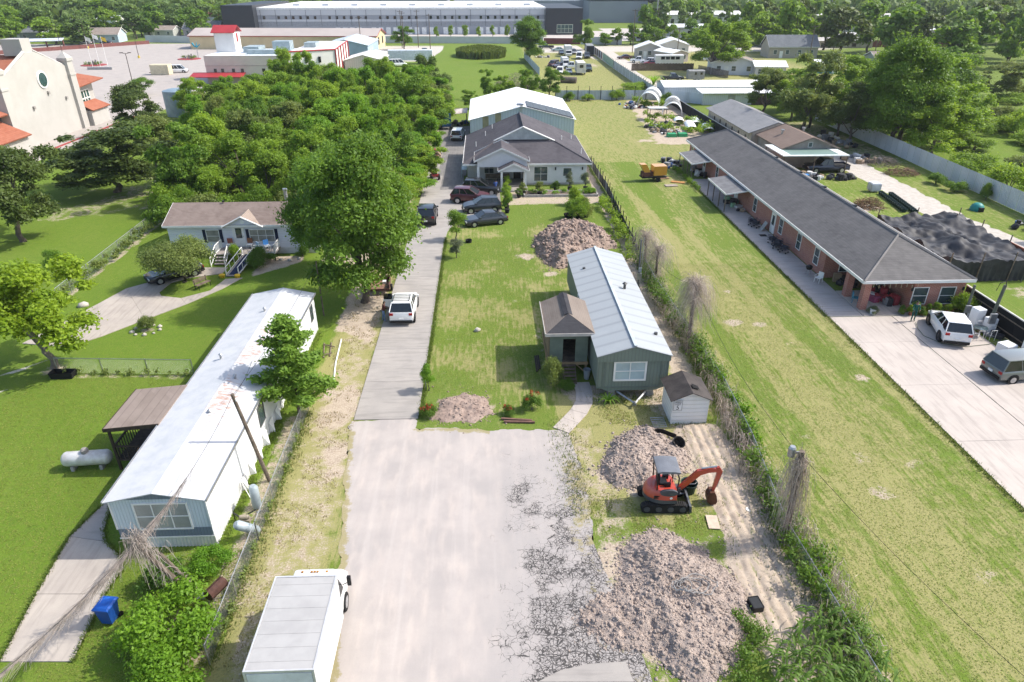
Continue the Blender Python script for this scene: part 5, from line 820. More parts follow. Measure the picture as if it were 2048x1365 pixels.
for i, (x, y) in enumerate([(-36, 77), (-33.5, 75.2), (-30.5, 74.4), (-27.5, 74), (-24.5, 74.3), (-21.5, 74), (-18.5, 74.5), (-15.5, 75), (-12.6, 76), (-10, 78.5), (-36.6, 81), (-37.5, 86), (-9.4, 84), (-34.5, 72.8)]): tree('bush', x, y, 3.0+1.2*g.random(), 2.1+.6*g.random(), ('lime', 'mid', 'dusk')[i % 3], 'tall leafy shrub along the front edge of the grove', 'shrub', 'shrubs at the grove edge', 'shrub')
for x, y, H, Rr, lf, lab in ((-10.5, 150, 9.8, 3.2, 'far', 'tall dark tree at the right back corner of the grove'), (-13, 152, 8, 2.6, 'far', 'tree beside the tall dark one at the grove corner'), (1, 158, 6.4, 2.6, 'mid', 'left one of the trees behind the barn roof'), (4.2, 160, 4.8, 2.2, 'lime', 'low light green tree behind the barn roof'), (9.6, 160, 6.3, 2.6, 'mid', 'tree standing in front of the brush heap behind the barn'), (14.2, 158, 6.6, 2.9, 'oak', 'dark tree behind the right end of the barn roof'), (-2.4, 146, 3.6, 2.2, 'mid', 'round shrub-like tree left of the barn'), (14.2, 232, 12.2, 6., 'oak', 'big dark tree at the corner of the reed field, before the warehouse'), (37.2, 272, 10.6, 4.4, 'oak', 'dark slim tree in front of the right end of the warehouse'), (-29.5, 276, 8., 4., 'oak', 'round dark tree in front of the loading docks'), (64, 203, 14.2, 7.5, 'mid', 'big pair-crowned tree left of the far houses on the right'), (70, 210, 12.2, 6, 'lime', 'light green tree beside the big one by the far houses'), (45.9+7.6, 102.5+14, 12.8, 5.4, 'dusk', 'tall grey-green tree behind the outbuilding'), (63.5, 106, 15, 7., 'oak', 'huge dark tree over the metal fence on the right'), (68.5, 113, 13.5, 6.3, 'mid', 'big wind-blown tree right of the huge one at the fence'), (58.5, 110, 9.5, 4, 'live', 'dark round tree at the foot of the huge one'), (58, 124, 9, 4.4, 'lime', 'bright tree between outbuilding and huge tree'), (61, 134, 9, 4, 'mid', 'middle-sized tree behind the bright one beyond the outbuilding'), (113, 156, 7.5, 6., 'dusk', 'round olive-green tree in the scrub field on the right')): tree('med' if H < 11 or lf != 'oak' else 'big', x, y, H, Rr, lf, lab)
for x, y, H, Rr, lab in ((-41, 153, 11.5, 3.2, 'taller light tree rising in front of the cream building, left of two'), (-36.5, 151, 11, 3., 'taller light tree rising in front of the cream building, right of two'), (-54.6, 136, 7.5, 3.4, 'light green tree half hiding the blue-grey tank')): tree('med', x, y, H, Rr, 'lime', lab, name='grove_tree')
# shrubs
for x, y, H, Rr, lf, lab in ((-13.1, 19.3, 2.3, 2.1, 'shrub', 'big bright green shrub beside the box truck at the bottom'), (-12.2, 17.2, 2.2, 1.7, 'shrub', 'bright shrub at the bottom edge, in front of the bigger one'), (-14.4, 22.2, 1.5, 1.1, 'vine', 'dark leafy clump at the foot of the vine-covered pole'), (-12.9, 23.2, 1.2, 1.0, 'shrub', 'low bright plants behind the vine-covered pole'), (-21.2, 61, 1.7, 1.5, 'vine', 'flowering bush beside the ramp of the pale blue house'), (-24.0, 62.0, 1.7, .7, 'lime', 'bright round bush between steps and ramp'), (-26.3, 47.9, 1.2, .7, 'dusk', 'small bush in a ring of pale stones on the lawn'), (-18, 63.3, 1., .8, 'vine', 'low bush by the skirting of the pale blue house'), (4.1, 38.7, 1.9, .9, 'dusk', 'pale twiggy bush left of the green porch steps'), (5.0, 37.9, .9, .6, 'vine', 'low green plant before the green porch'), (38.3, 48.4, 1.7, 1.2, 'lime', 'bright shrub at the right corner of the brick building'), (58.9, 86.5, 1.4, 1.3, 'oak', 'left of two dark shrubs against the metal fence'), (59.3, 83, 1.4, 1.4, 'oak', 'right of two dark shrubs against the metal fence'), (61, 79.5, 1.9, 1., 'vine', 'small shrub leaning on the metal fence'), (65.5, 82, 3.4, 3.4, 'lime', 'big bright shrub beyond the metal fence'), (66, 90, 3.2, 3.6, 'mid', 'sprawling shrub beyond the metal fence by the huge tree'), (39, 151, 2.2, 1.8, 'vine', 'shrub at the back corner of the greenhouse'), (36.5, 171, 1.8, 5, 'lime', 'weedy mound on the field by the metal fence'), (29, 157, 2.4, 2., 'lime', 'bright plants in front of the white cross fence'), (18.5, 156, 1.8, 1.4, 'mid', 'shrub at the left end of the white cross fence'), (22.5, 156, 1.4, 1.4, 'lime', 'low shrub in the middle of the white cross fence')): tree('bush', x, y, H, Rr, lf, lab, 'shrub', None, 'shrub')
for i in range(60): x, y = 72+g.random()*62, 84+g.random()*72; tree('bush', x, y, 1.6+2.6*g.random()**1.5, 2.4+2.8*g.random(), ('lime', 'mid', 'dusk')[i % 3], 'scrubby bush in the overgrown field beyond the metal fence', 'shrub', 'bushes of the overgrown field', 'scrub_bush')
for x, y, H, Rr, lf in ((57.5, 131, 8, 4, 'lime'), (64, 124, 11, 5, 'mid'), (70, 122, 11, 5, 'lime'), (75, 118, 10, 5, 'mid'), (66, 100, 8, 4.5, 'lime'), (72, 106, 10, 5, 'mid'), (54, 136, 9, 4, 'dusk'), (78, 128, 11, 5, 'oak'), (60, 142, 8, 4, 'mid'), (84, 122, 8, 4.5, 'lime'), (70, 134, 11, 5.5, 'mid'), (60, 117, 8, 3.6, 'oak'), (80, 140, 12, 6, 'mid'), (90, 136, 11, 6, 'oak'), (98, 148, 10, 6, 'mid'), (76, 148, 10, 5, 'lime')): tree('med', x, y, H, Rr, lf, {'lime': 'light green', 'mid': 'mid-green', 'oak': 'deep green', 'dusk': 'grey-green'}[lf]+' tree in the thick row behind the metal fence and outbuilding', group='tree row behind the metal fence')
for i in range(7): x, y = 72+g.random()*14, 104+g.random()*28; tree('bush', x, y, 2.2, 3., 'mid', 'low bush under the wind-blown tree', 'shrub', 'bushes under the wind-blown tree', 'scrub_bush')
# rows of background trees, each a thing
def band(n, xr, yr, Hr, Rr, label, group, leaves=('far', 'mid', 'far', 'oak'), excl=None, mind=5):
    q = []; t = 0
    while len(q) < n and t < n*40:
        t += 1; y = g.uniform(*yr); x = g.uniform(*xr)
        if excl and excl(x, y): continue
        if all(math.hypot(x-a, y-b) > mind for a, b in q): q.append((x, y)); tree('far', x, y, g.uniform(*Hr), g.uniform(*Rr), leaves[len(q) % len(leaves)], label, group=group, name='background_tree')
band(52, (-330, -120), (318, 470), (8, 13), (5, 8), 'background tree among the houses beyond the church lot', 'trees beyond the church lot', excl=lambda x, y: x > -140+(-.2)*(y-318) and y < 330)
band(34, (-330, -150), (230, 330), (8, 12), (5, 8), 'background tree left of the church parking lot', 'trees left of the parking lot', excl=lambda x, y: x > -165-(300-y)*.9)
band(60, (96, 250), (180, 300), (10, 17), (5, 8), 'dark tree of the wood at the right edge', 'trees of the right-hand wood', ('far', 'oak', 'live', 'mid'), excl=lambda x, y: y < 250 and x < 115+(250-y)*.35)
band(40, (60, 230), (285, 420), (8, 14), (4, 7), 'background tree among the sheds and yards on the upper right', 'trees among the yards', excl=lambda x, y: x < 62+(y-285)*.3)
band(18, (-175, -124), (335, 440), (8, 12), (4.5, 7), 'background tree left of the warehouse', 'trees left of the warehouse')
for i, x in enumerate(np.linspace(48, 105, 12)): tree('far', x, 292+2*math.sin(i), 4.5+1.5*(i % 3), 3.2, 'mid', 'tree of the hedge row along the far road', group='far hedge row', name='background_tree')
for i, x in enumerate(np.linspace(-20, 22, 8)): tree('small', x, 318, 5.5+.5*(i % 3), 1.5, 'mid', 'young street tree before the loading docks', group='young trees at the docks', name='sapling')
# far woodland reads as one mass
def woodland():
    rg = np.random.default_rng(3); d = 430+1500*rg.random(7000)**1.9; a = rg.uniform(-.86, .86, 7000); X = d*a; Y = d; keep = ~((X > -125) & (X < 95+.25*(Y-430)) & (Y < 505)); X, Y = X[keep], Y[keep]; n = len(X); k = 24
    dr = rg.normal(size=(n, k, 3)); dr /= np.linalg.norm(dr, axis=2, keepdims=True); dr[..., 2] = np.abs(dr[..., 2]); Rr = rg.uniform(4, 8, n)*(1+.0006*(Y-430)); Hh = rg.uniform(7, 14, n); P = np.stack([X, Y, Hh*.55], 1)[:, None]+dr*np.stack([Rr, Rr, Hh*.5], 1)[:, None]; P = P.reshape(-1, 3); N = dr.reshape(-1, 3)+rg.normal(size=(n*k, 3))*.4
    V, F = leafquads(P, N, np.repeat(Rr*.34, k), .8, rg); L = np.clip(np.repeat(rg.random(n), k)*.7+.3*rg.random(n*k), 0, 1); o = link('woodland', npmesh('woodland', V, F, LEAF['far'], L)); tag(o, 'distant green woodland along the top of the picture', 'woodland', kind='stuff')
    xs = np.linspace(-1800, 1800, 120); yv = np.concatenate([np.linspace(520, 900, 40), np.linspace(920, 2300, 40)]); A, B = np.meshgrid(xs, yv); Z = 5.+4*fbm(A*.03, B*.03, 4); i = np.arange(A.size).reshape(A.shape); Fq = np.stack([i[:-1, :-1], i[:-1, 1:], i[1:, 1:], i[1:, :-1]], -1).reshape(-1, 4); me = npmesh('forest_canopy', np.stack([A.ravel(), B.ravel(), Z.ravel()], 1), Fq, M('canopy_green', (.03, .055, .017), .95, 0, .4, .05)); o2 = link('forest_canopy', me); tag(o2, 'solid dark canopy of the far wood', 'woodland', kind='stuff')
woodland()
# ------------------------------------------------ young layered tree by the mobile home
def layered(label, x, y, H, Rr, n, seed):
    e = T('young_tree', label, 'tree', x, y); rg = np.random.default_rng(seed); m = MB(); m.tube([(0, 0, -.1), (.05, .03, H*.5), (0, .05, H*.97)], .11, 8, .02); Ps, Ns, Ls = [], [], []
    for k in range(34):
        t = .16+.8*k/33; a = k*2.4+rg.random(); L = Rr*(1.02-t)**.75*(.8+.4*rg.random())*1.05; p0 = np.array([0, 0, H*t]); p1 = p0+np.array([math.cos(a)*L, math.sin(a)*L, L*.42]); m.tube([p0, (p0+p1)/2+[0, 0, .03], p1], .03, 4, .008); c = int(n/34*(.5+L/Rr))
        u = rg.random(c)**.7; q = p0+(p1-p0)*u[:, None]+rg.normal(size=(c, 3))*[.22, .22, .1]*(1.25-u[:, None]*.5)*Rr/2.5; Ps.append(q); Ns.append(rg.normal(size=(c, 3))*.45+[0, 0, 1]); Ls.append(np.clip(.5+.25*rg.normal(size=c)+.2*rg.normal(), 0, 1))
    P = np.concatenate(Ps); V, F = leafquads(P, np.concatenate(Ns), .1+.07*rg.random(len(P)), .5, rg); link('crown', npmesh('crown', V, F, LEAF['camphor'], np.concatenate(Ls)), e); m.build('trunk', BARK, e)
layered('young layered tree leaning over the right side of the white mobile home', -11.75, 35.4, 6.9, 2.75, 12000, 2)
# ------------------------------------------------ dead vine poles and vine hedge on the right fence
def strands(m, top, n, rad, drop, rg, r=.0105, up=.85):
    for k in range(n):
        a = rg.random()*2*PI; L = rad*(.45+.75*rg.random()); D = drop*(.25+.9*rg.random()); p = Vector(top)*(1-.35*rg.random()**2)+Vector((rg.normal()*.15, rg.normal()*.15, rg.normal()*.12)); pts = []; kk_ = rg.normal()*.35; up_ = up*(.4+1.3*rg.random())
        for j in range(5): t = j/4; pts.append(p+Vector((math.cos(a+t*kk_*2)*L*t**.8, math.sin(a+t*kk_*2)*L*t**.8, up_*t*(1-t)*2.6-D*t**2.4))+Vector((rg.normal(), rg.normal(), rg.normal()))*.05*t)
        m.tube(pts, r, 3, r*.5, False)
def vinepole(label, base, top, n, rad, drop, seed, prad=.13, bare_=0.):
    e = T('vine_covered_pole', label, 'pole', base[0], base[1]); rg = np.random.default_rng(seed); tv = Vector((top[0]-base[0], top[1]-base[1], top[2])); MB().tube([(0, 0, -.1), tv], prad, 9, prad*.8).build('pole', POLEW, e)
    m = MB(); strands(m, tv*(1-bare_), n, rad, drop, rg)
    for k in range(n//2):
        t = rg.random()*.95; a = rg.random()*2*PI; p = tv*t; q = p+Vector((math.cos(a), math.sin(a), rg.normal()*.4))*(.25+.3*rg.random()); m.tube([p, (p+q)/2+Vector((0, 0, .1)), q, q-Vector((0, 0, .4))], .011, 3, .006, False)
    v = m.build('dead_vines', LEAF['dry'], e); v['kind'] = 'stuff'; return e
vinepole('short post under a fountain of dead vines, farthest along the right fence', (14.6, 58.5), (14.3, 58.3, 3.4), 230, 1.6, 1.5, 1); vinepole('second dead-vine post, just before the farthest one', (14.9, 55.6), (14.8, 55.4, 3.1), 210, 1.5, 1.5, 2); vinepole('thick leaning post with shaggy dead vines in the middle of the right fence', (14.3, 42.7), (15.1, 45.2, 4.3), 480, 1.6, 2.2, 3, .16); vinepole('wooden utility pole with dead vines and a grey box, near the excavator', (14.0, 23.9), (13.85, 24.0, 5.35), 260, .6, 3.0, 4, .16, .12)
e = T('transformer', 'grey electrical box with wires at the top of the pole near the excavator', 'transformer', 13.55, 24.3, 5.1); MB().lathe((0, 0, 0), [(.14, -.25), (.17, -.2), (.17, .2), (.12, .3)], 10).build('can', STEEL, e); MB().box(.1, .4, -.04, .04, -.1, .0).build('bracket', STEEL, e)
e = vinepole('leaning pole overgrown with dry vines in front of the white mobile home', (-13.1, 21.7), (-14.1, 20.5, 4.3), 130, .55, .9, 6, .13)
MB().tube([(.25, .1, -.1), (-.5, -.65, 3.2)], .07, 8).build('second_post', POLEW, e); [c_.data.materials.clear() or c_.data.materials.append(M('grey_vine', (.36, .31, .28), .9, 0, .4, 3., c2=(.25, .215, .19))) for c_ in e.children if c_.name.startswith('dead_vines')]
# vines hanging along the overhead line to the vine pole
e = T('vine_covered_wire', 'overhead wire thick with dry brown vines crossing the lower left corner', 'wire', -14.1, 20.5, 0); rg = np.random.default_rng(8); A = Vector((1.5, 8.2, 5.9)); B = Vector((0, 0, 4.3)); Cw = Vector((-3.2, -6.8, 3.6)); m = MB(); lines = []
for P0, P1, sag in ((A, B, .5), (B, Cw, .35)): lines.append([P0.lerp(P1, k/16)-Vector((0, 0, sag*4*(k/16)*(1-k/16))) for k in range(17)])
for ln in lines: m.tube(ln, .014, 4)
m.build('cable', BLACKM, e); m = MB()
for k in range(720):
    ln = lines[0] if k < 210 else lines[1]; t = (.45+.55*rg.random()**.6 if k < 210 else rg.random()**1.35)*15.9; i = int(t); p = ln[i].lerp(ln[i+1], t-i); d = (ln[i+1]-ln[i]).normalized(); L = .35+.8*rg.random(); o = Vector((rg.normal()*.1, rg.normal()*.09, -abs(rg.normal())*.12)); pts = [p+o*.3, p+d*L*.5+o, p+d*L+o*1.5+Vector((rg.normal()*.12, rg.normal()*.12, -.2*rg.random()))]; m.tube(pts, .008, 3, .004, False)
v = m.build('dead_vines', M('grey_vine', (.36, .31, .28), .9, 0, .4, 3., c2=(.25, .215, .19)), e); v['kind'] = 'stuff'
def vinehedge(name, label, path, n, wd, h, leaf, seed, size=.085, clump=1.1):
    rg = np.random.default_rng(seed); P = [Vector(p) for p in path]; seg = [(b-a).length for a, b in zip(P[:-1], P[1:])]; tot = sum(seg); B = []; s = 0.
    while s < tot:
        q = s; i = 0
        while q > seg[i]: q -= seg[i]; i += 1
        p = P[i].lerp(P[i+1], q/seg[i]); hh = h*(.35+.75*rg.random()); B.append((p.x+rg.normal()*wd*.3, p.y, hh*.55, wd*(.35+.45*rg.random()))); s += clump*(.25+.6*rg.random())
    V, F, L = blobleaves(B, n, size, rg, inner=.8, flat=1.3); V[:, 2] = np.maximum(V[:, 2], .01); o = link(name, npmesh(name, V, F, LEAF[leaf], L)); tag(o, label, 'vines', kind='stuff')
vinehedge('vine_growth', 'green vines climbing the right-hand chain link fence', [(14.6, 17), (14.0, 24), (14.9, 31), (15.1, 37), (14.8, 43), (14.4, 52), (14.5, 60)], 18000, .95, 1.4, 'vine', 1); vinehedge('vine_growth', 'brighter leaf tufts along the right-hand fence', [(14.4, 20.5), (15.0, 33), (14.8, 41)], 3400, .6, 1.7, 'shrub', 2, clump=2.6); vinehedge('bed_plants', 'bushy plants along the dark fence right of the stucco house', [(14.1, 61), (14.2, 71), (13.9, 80)], 5200, .8, 1.3, 'lime', 3, .1); vinehedge('fence_weeds', 'straggly weeds and vines along the chain link fence by the black sedan', [(-35.7, 52), (-36, 76)], 4200, .5, 1.5, 'dusk', 4, .09); vinehedge('fence_weeds', 'weeds at the foot of the fence left of the asphalt', [(-11.4, 19), (-11.3, 30), (-11.4, 35)], 1800, .35, .6, 'dusk', 5, .07, 1.6)
vinehedge('fence_weeds', 'weeds at the bottom of the front yard wire fence', [(-29, 41.3), (-20.6, 40.7)], 700, .35, .5, 'dusk', 9, .07, 1.4); vinehedge('garden_plants', 'green plants growing along the vegetable garden', [(29, 127), (33, 121), (36, 118), (39, 121), (38, 128), (34, 131), (30, 135)], 4500, 1., 1.6, 'lime', 6, .14, 1.2); vinehedge('garden_plants', 'plants inside and around the hoop greenhouses', [(32, 152), (34, 146), (37, 144)], 1800, 1., 2., 'lime', 7, .15, 1.2); vinehedge('sidewalk_weeds', 'tufts of taller grass along the far sidewalk edge', [(26.9, 84), (26.6, 96)], 1300, .5, .7, 'mid', 8, .1, .8)
m = MB(); rg = np.random.default_rng(12)
for k in range(2400): y = 17+44*rg.random(); x = 14.6+.38*rg.normal()+.35*math.sin(y*.35); a = rg.random()*6.28; m.tube([(x, y, .1), (x+.15*math.cos(a), y+.2*math.sin(a), .7+.5*rg.random()), (x+.4*math.cos(a), y+.6*math.sin(a), .5+.5*rg.random())], .013, 3, .007, False)
tag(m.build('dry_vine_tangle', LEAF['dry']), 'dry brown vine tangle along the right-hand fence', 'vines', kind='stuff')
# corn plants in the lower right corner
def corn():
    e = T('corn_plant', 'tall corn plant in the patch at the bottom right corner', 'corn', 0, 0, group='corn plants'); rg = np.random.default_rng(2); m = MB(); m.tube([(0, 0, 0), (.02, 0, 1.7)], .022, 5, .012); m.tube([(.02, 0, 1.7), (.03, .02, 1.95)], .012, 4); m.build('stalk', M('corn_stalk', (.2, .24, .07), .8), e)
    V, F, L = [], [], []
    for k in range(14):
        a = k*PI+rg.normal()*.5; z0 = .25+k*.106; l = .62+.2*rg.random(); d = np.array([math.cos(a), math.sin(a), 0]); sd = np.array([-d[1], d[0], 0]); b = len(V)
        for j in range(6): t = j/5; c = d*l*t+[0, 0, z0+.42*t-.75*t*t]; w_ = .074*(1-t)**.6*(.5+min(1, t*4)*.5); V += [c+sd*w_, c-sd*w_]
        for j in range(5): F.append((b+2*j, b+2*j+1, b+2*j+3, b+2*j+2)); L.append(rg.random())
    link('leaves', npmesh('leaves', np.array(V), np.array(F), LEAF['vine'], L), e); m = MB()
    for k in range(5): a = k*1.26; m.tube([(.03, .02, 1.9), (.03+.1*math.cos(a), .02+.1*math.sin(a), 2.1)], .008, 3)
    m.build('tassel', M('tassel', (.4, .36, .16), .9), e); return e
c0 = corn(); k = 0
for i in range(9):
    for j in range(6):
        x, y = 10.7+i*.5+random.uniform(-.15, .15), 15.9+j*.6+random.uniform(-.15, .15)
        if y > 16.6+(x-9.8)*.75: continue
        o = c0 if k == 0 else copy_tree(c0); k += 1; o.location = (x, y, 0); o.rotation_euler = (random.uniform(-.1, .1), random.uniform(-.1, .1), random.random()*6.28); s = random.uniform(.62, .9); o.scale = (s*.95, s*.95, s*1.05)
vinehedge('sprawling_weeds', 'sprawling green weeds between the front dirt pile and the corn', [(9.6, 16.6), (10.2, 17.8), (10.9, 18.8), (9.8, 19.8)], 1800, .7, .5, 'vine', 11, .06, .5)
# ------------------------------------------------ church on the left
CR = M('cream_stucco', (.43, .415, .385), .85, 0, .1, .25, c2=(.385, .37, .34)); TILE = shingle('terracotta_tile', (.255, .085, .05), (.33, .14, .09), .16, .5); KRED = M('red_kerb_paint', (.33, .06, .06), .7)
e = T('church', 'cream stucco church with red tile roofs and a round window', 'church', -72, 119.8)
m = MB(); m.prism([(-9.4, 0), (9.4, 0), (9.4, 10.3), (1.2, 13.4), (-1.2, 13.4), (-9.4, 10.3)], 'x', -.6, 0); m.build('gable_wall', CR, e); MB().box(-3.2, -.2, -1.3, 1.3, 13.0, 15.4).build('belfry_block', CR, e)
m = MB(); m.slab([(-.61, -9.4, 9.7), (-.61, 0, 12.9), (-45, 0, 12.9), (-45, -9.4, 9.7)], .15); m.slab([(-.61, 0, 12.9), (-.61, 9.4, 9.7), (-45, 9.4, 9.7), (-45, 0, 12.9)], .15); m.build('roof', TILE, e); MB().box(-45, -.65, -9.0, 9.0, 0, 9.7).build('nave_wall', CR, e)
for s in (-1, 1):
    m = MB(); y = s*9.6; m.box(-.9, .5, y-.85, y+.85, 0, 11.2); m.box(-1.0, .6, y-.95, y+.95, 8.9, 9.2); m.box(-1.05, .65, y-1.0, y+1.0, 11.2, 11.7); m.add([(-1.05, y-1, 11.7), (.65, y-1, 11.7), (.65, y+1, 11.7), (-1.05, y+1, 11.7), (-.2, y, 12.7)], [(0, 1, 4), (1, 2, 4), (2, 3, 4), (3, 0, 4)]); m.build('pilaster', CR, e)
    m = MB(); a = [(.0, s*8.7, 10.35), (.0, s*1.2, 13.35)]; m.tube([(-.3, s*8.8, 10.5), (-.3, s*1.2, 13.55)], .28, 4); m.build('gable_coping', CR, e)
m = MB(); m.lathe((.02, 1.1, 9.2), [(1.35, -.02), (1.35, .12), (1.15, .16)], 24, 'x'); w_ = m.build('round_window', WHITE, e); m = MB(); m.lathe((.02, 1.1, 9.2), [(1.1, 0), (1.1, .18)], 24, 'x'); m.build('pane', glass('teal_glass', (.03, .07, .075)), w_)
m = MB()
for y, z in ((1.6, 6.9), (6.3, 5.4), (-3.4, 5.3)): m.box(.0, .3, y-.2, y+.2, z, z+.45)
m.build('wall_lamp', M('stone_grey', (.3, .28, .26), .7), e)
# right (far) wing with flared tile roof
m = MB(); m.box(-14, -1.0, 9.4, 17.5, 0, 7.0); m.build('far_wing_wall', CR, e); m = MB(); m.slab([(.3, 10.4, 6.6), (.8, 18.6, 7.2), (-5, 16.4, 8.6), (-5, 10.4, 8.6)], .2); m.slab([(.8, 18.6, 7.2), (-14, 18.6, 7.2), (-14, 16.4, 8.6), (-5, 16.4, 8.6)], .2); m.build('far_wing_roof', TILE, e)
window(e, (-1.0, 14.3, 4.4), '+x', 2.6, 2.6, 3, 2, WHITE, glass('teal_glass'), .14, .1, .2); m = MB(); m.slab([(1.4, 11, 2.6), (1.4, 17.6, 2.6), (-.9, 17, 3.8), (-.9, 11, 3.8)], .15); m.build('porch_roof', TILE, e); MB().box(-.95, 1.0, 11.2, 17.2, 0, 2.6).build('porch_wall', CR, e)
# near wing with low tile roofs
MB().box(-14, -1.2, -17.5, -10.4, 0, 6.2).build('near_wing_wall', CR, e); m = MB(); m.slab([(.4, -18, 5.6), (.4, -10.6, 5.6), (-6, -10.6, 8.2), (-6, -15, 8.2)], .2); m.slab([(-14, -18, 5.6), (.4, -18, 5.6), (-6, -15, 8.2), (-14, -15, 8.2)], .2); m.build('near_wing_roof', TILE, e)
m = MB(); m.slab([(3.0, -19.5, 2.7), (3.0, -10.7, 2.7), (-1.2, -10.7, 4.6), (-1.2, -16.5, 4.6)], .18); m.slab([(-10, -19.5, 2.7), (3.0, -19.5, 2.7), (-1.2, -16.5, 4.6), (-10, -16.5, 4.6)], .18); m.build('low_roof', TILE, e); MB().box(-10, 2.4, -19, -10.8, 0, 2.7).build('low_wall', CR, e)
k = MB(); k.box(-68.2, -67.8, 96, 140, 0, .16); tag(k.build('red_kerb', KRED), kind='structure')
# ------------------------------------------------ church lot: school, lamps, wall
SCH = M('pale_pink_wall', (.6, .52, .46), .8, 0, .12, .3); RED = M('red_metal', (.36, .035, .04), .5, 0, .15, .5); WR2 = M('white_membrane_roof', (.7, .75, .78), .6, 0, .12, .2)
e = T('school_building', 'large cream two-storey building with flat pale roof and small red tower behind the grove', 'building', -57, 195)
m = MB(); m.prism([(-12.8, -9), (8, -9), (8, 10), (-12.8, 10)], 'z', 0, 6.6); m.build('wall', SCH, e); MB().box(-12.5, 7.7, -8.7, 9.7, 6.4, 6.62).build('roof', WR2, e); m = MB(); m.box(-12.85, 8.05, -9.06, -9.01, 4.2, 4.35); m.build('string_course', M('pink_band', (.5, .4, .36), .8), e)
p = [(8, -9), (19.2, 2.5), (17, 24), (-5, 24), (-5, 10), (8, 10)]; m = MB(); m.prism([(8.05, -8.9), (18.6, -3), (17, 24), (8.05, 24)], 'z', 0, 7.4); m.build('east_wing', M('white_panel_wall', (.74, .71, .68), .7, 0, .1, .3), e); m = MB()
A, B = Vector((18.65, -3)), Vector((17.05, 24))
for kk in range(6): q = A.lerp(B, kk/5); m.box(q.x-.02, q.x+.25, q.y-.2, q.y+.2, 0, 7.5)
m.tube([(8, -8.95, 7.45), (18.7, -3, 7.45), (17.1, 24.1, 7.45)], .2, 4); m.build('red_trim', RED, e)
for x in (-10.5, -8.7, -6, -3.8, 1.5, 4): MB().box(x-.35, x+.35, -9.06, -9.0, 2.2, 3.6).build('window', GLASS, e)
for kk, (x, y) in enumerate(((12, -6.8), (15, -5.1))): MB().box(x-.3, x+.3, y-.35, y+.1, 4.6, 6).build('window', GLASS, e)
MB().box(-19.5, -15, -13, -9.02, 3.0, 3.2); MB().slab([(-16, -12.5, 1.9), (-3, -12.5, 1.9), (-3, -9.05, 2.6), (-16, -9.05, 2.6)], .15).build('red_canopy', RED, e)
MB().box(-12.5, -7.5, 0, 5, 6.6, 11.2).build('tower', M('white_panel_wall', (.74, .71, .68)), e); m = MB(); gable_roof(e, -13, -7, -.6, 5.6, 11.2, 12.8, 'x', RED, .15, name='tower_roof'); MB().box(-7.49, -7.4, 2, 3, 9, 11).build('tower_slot', RED, e)
for (x0, x1, y0_, y1_, h) in ((-5, -1, -2, 4, 1.4), (1.5, 6, 2, 6, 2.4), (-3, 5, -6, -3.5, 1.0), (9.5, 12.5, 3, 8, 1.2)): MB().box(x0, x1, y0_, y1_, 6.62 if x0 < 8 else 7.4, 6.62+h if x0 < 8 else 7.4+h).build('roof_unit', M('air_unit', (.35, .42, .44), .5, .2), e)
e = T('tan_shed', 'pale tan gabled metal shed behind the grove', 'shed', -33.4, 211.5); gable_walls(e, -5.2, 5.2, -7, 7, 0, 3.6, 4.9, 'y', ribs('pale_tan_metal', (.46, .43, .4), .6, 'xy', .6, 0, .1)); gable_roof(e, -5.5, 5.5, -7.3, 7.3, 3.6, 5.0, 'y', M('pale_roof', (.7, .68, .65), .6), .1); MB().box(5.2, 5.24, -3, -1.5, 0, 2.2).build('door', DKWOOD, e)
e = T('tan_workshop', 'long low tan building with pale brown roof in front of the warehouse', 'building', -74, 287, 0, R(-4)); gable_walls(e, -35, 35, -8, 8, 0, 4.5, 6.5, 'x', M('ochre_wall', (.62, .5, .3), .8, 0, .15, .2)); gable_roof(e, -35.5, 35.5, -8.4, 8.4, 4.5, 6.7, 'x', M('taupe_roof', (.4, .35, .32), .7, 0, .15, .1), .15, fascia=RED); [MB().box(35.01, 35.1, y-1, y+1, 1.5, 4).build('window', GLASS, e) for y in (-4, 3)]
e = T('blue_workshop', 'blue-grey and tan workshop between school and tan shed', 'building', -42, 243); gable_walls(e, -8, 6, -12, 12, 0, 5.2, 6.8, 'y', M('blue_grey_wall', (.32, .42, .5), .6, 0, .2, .3)); gable_roof(e, -8.3, 6.3, -12.3, 12.3, 5.2, 6.9, 'y', M('pale_blue_roof', (.5, .56, .6), .5), .12); MB().box(-8.03, -2, -12.06, -12.01, 0, 4).build('front_panel', M('ochre_wall', (.62, .5, .3)), e); MB().slab([(6.1, -11, 2.4), (10, -11, 2.0), (10, 3, 2.0), (6.1, 3, 2.6)], .1).build('side_awning', M('pale_roof', (.7, .68, .65)), e)
e = T('water_tank', 'round blue-grey steel tank at the edge of the church parking lot', 'tank', -59.5, 141.5); MB().lathe((0, 0, 0), [(2.6, 0), (2.6, 4.6), (2.5, 4.65), (1.5, 4.9), (.2, 5.)], 28).build('shell', M('tank_steel', (.25, .34, .4), .5, .3, .2, .6), e); m = MB(); m.tube([(1.7, -2.1, 0), (1.7, -2.1, 5.4)], .06, 5); m.tube([(2.1, -1.7, 0), (2.1, -1.7, 5.4)], .06, 5)
for kk in range(10): m.tube([(1.7, -2.1, .5+kk*.45), (2.1, -1.7, .5+kk*.45)], .04, 4)
m.build('ladder', STEEL, e)
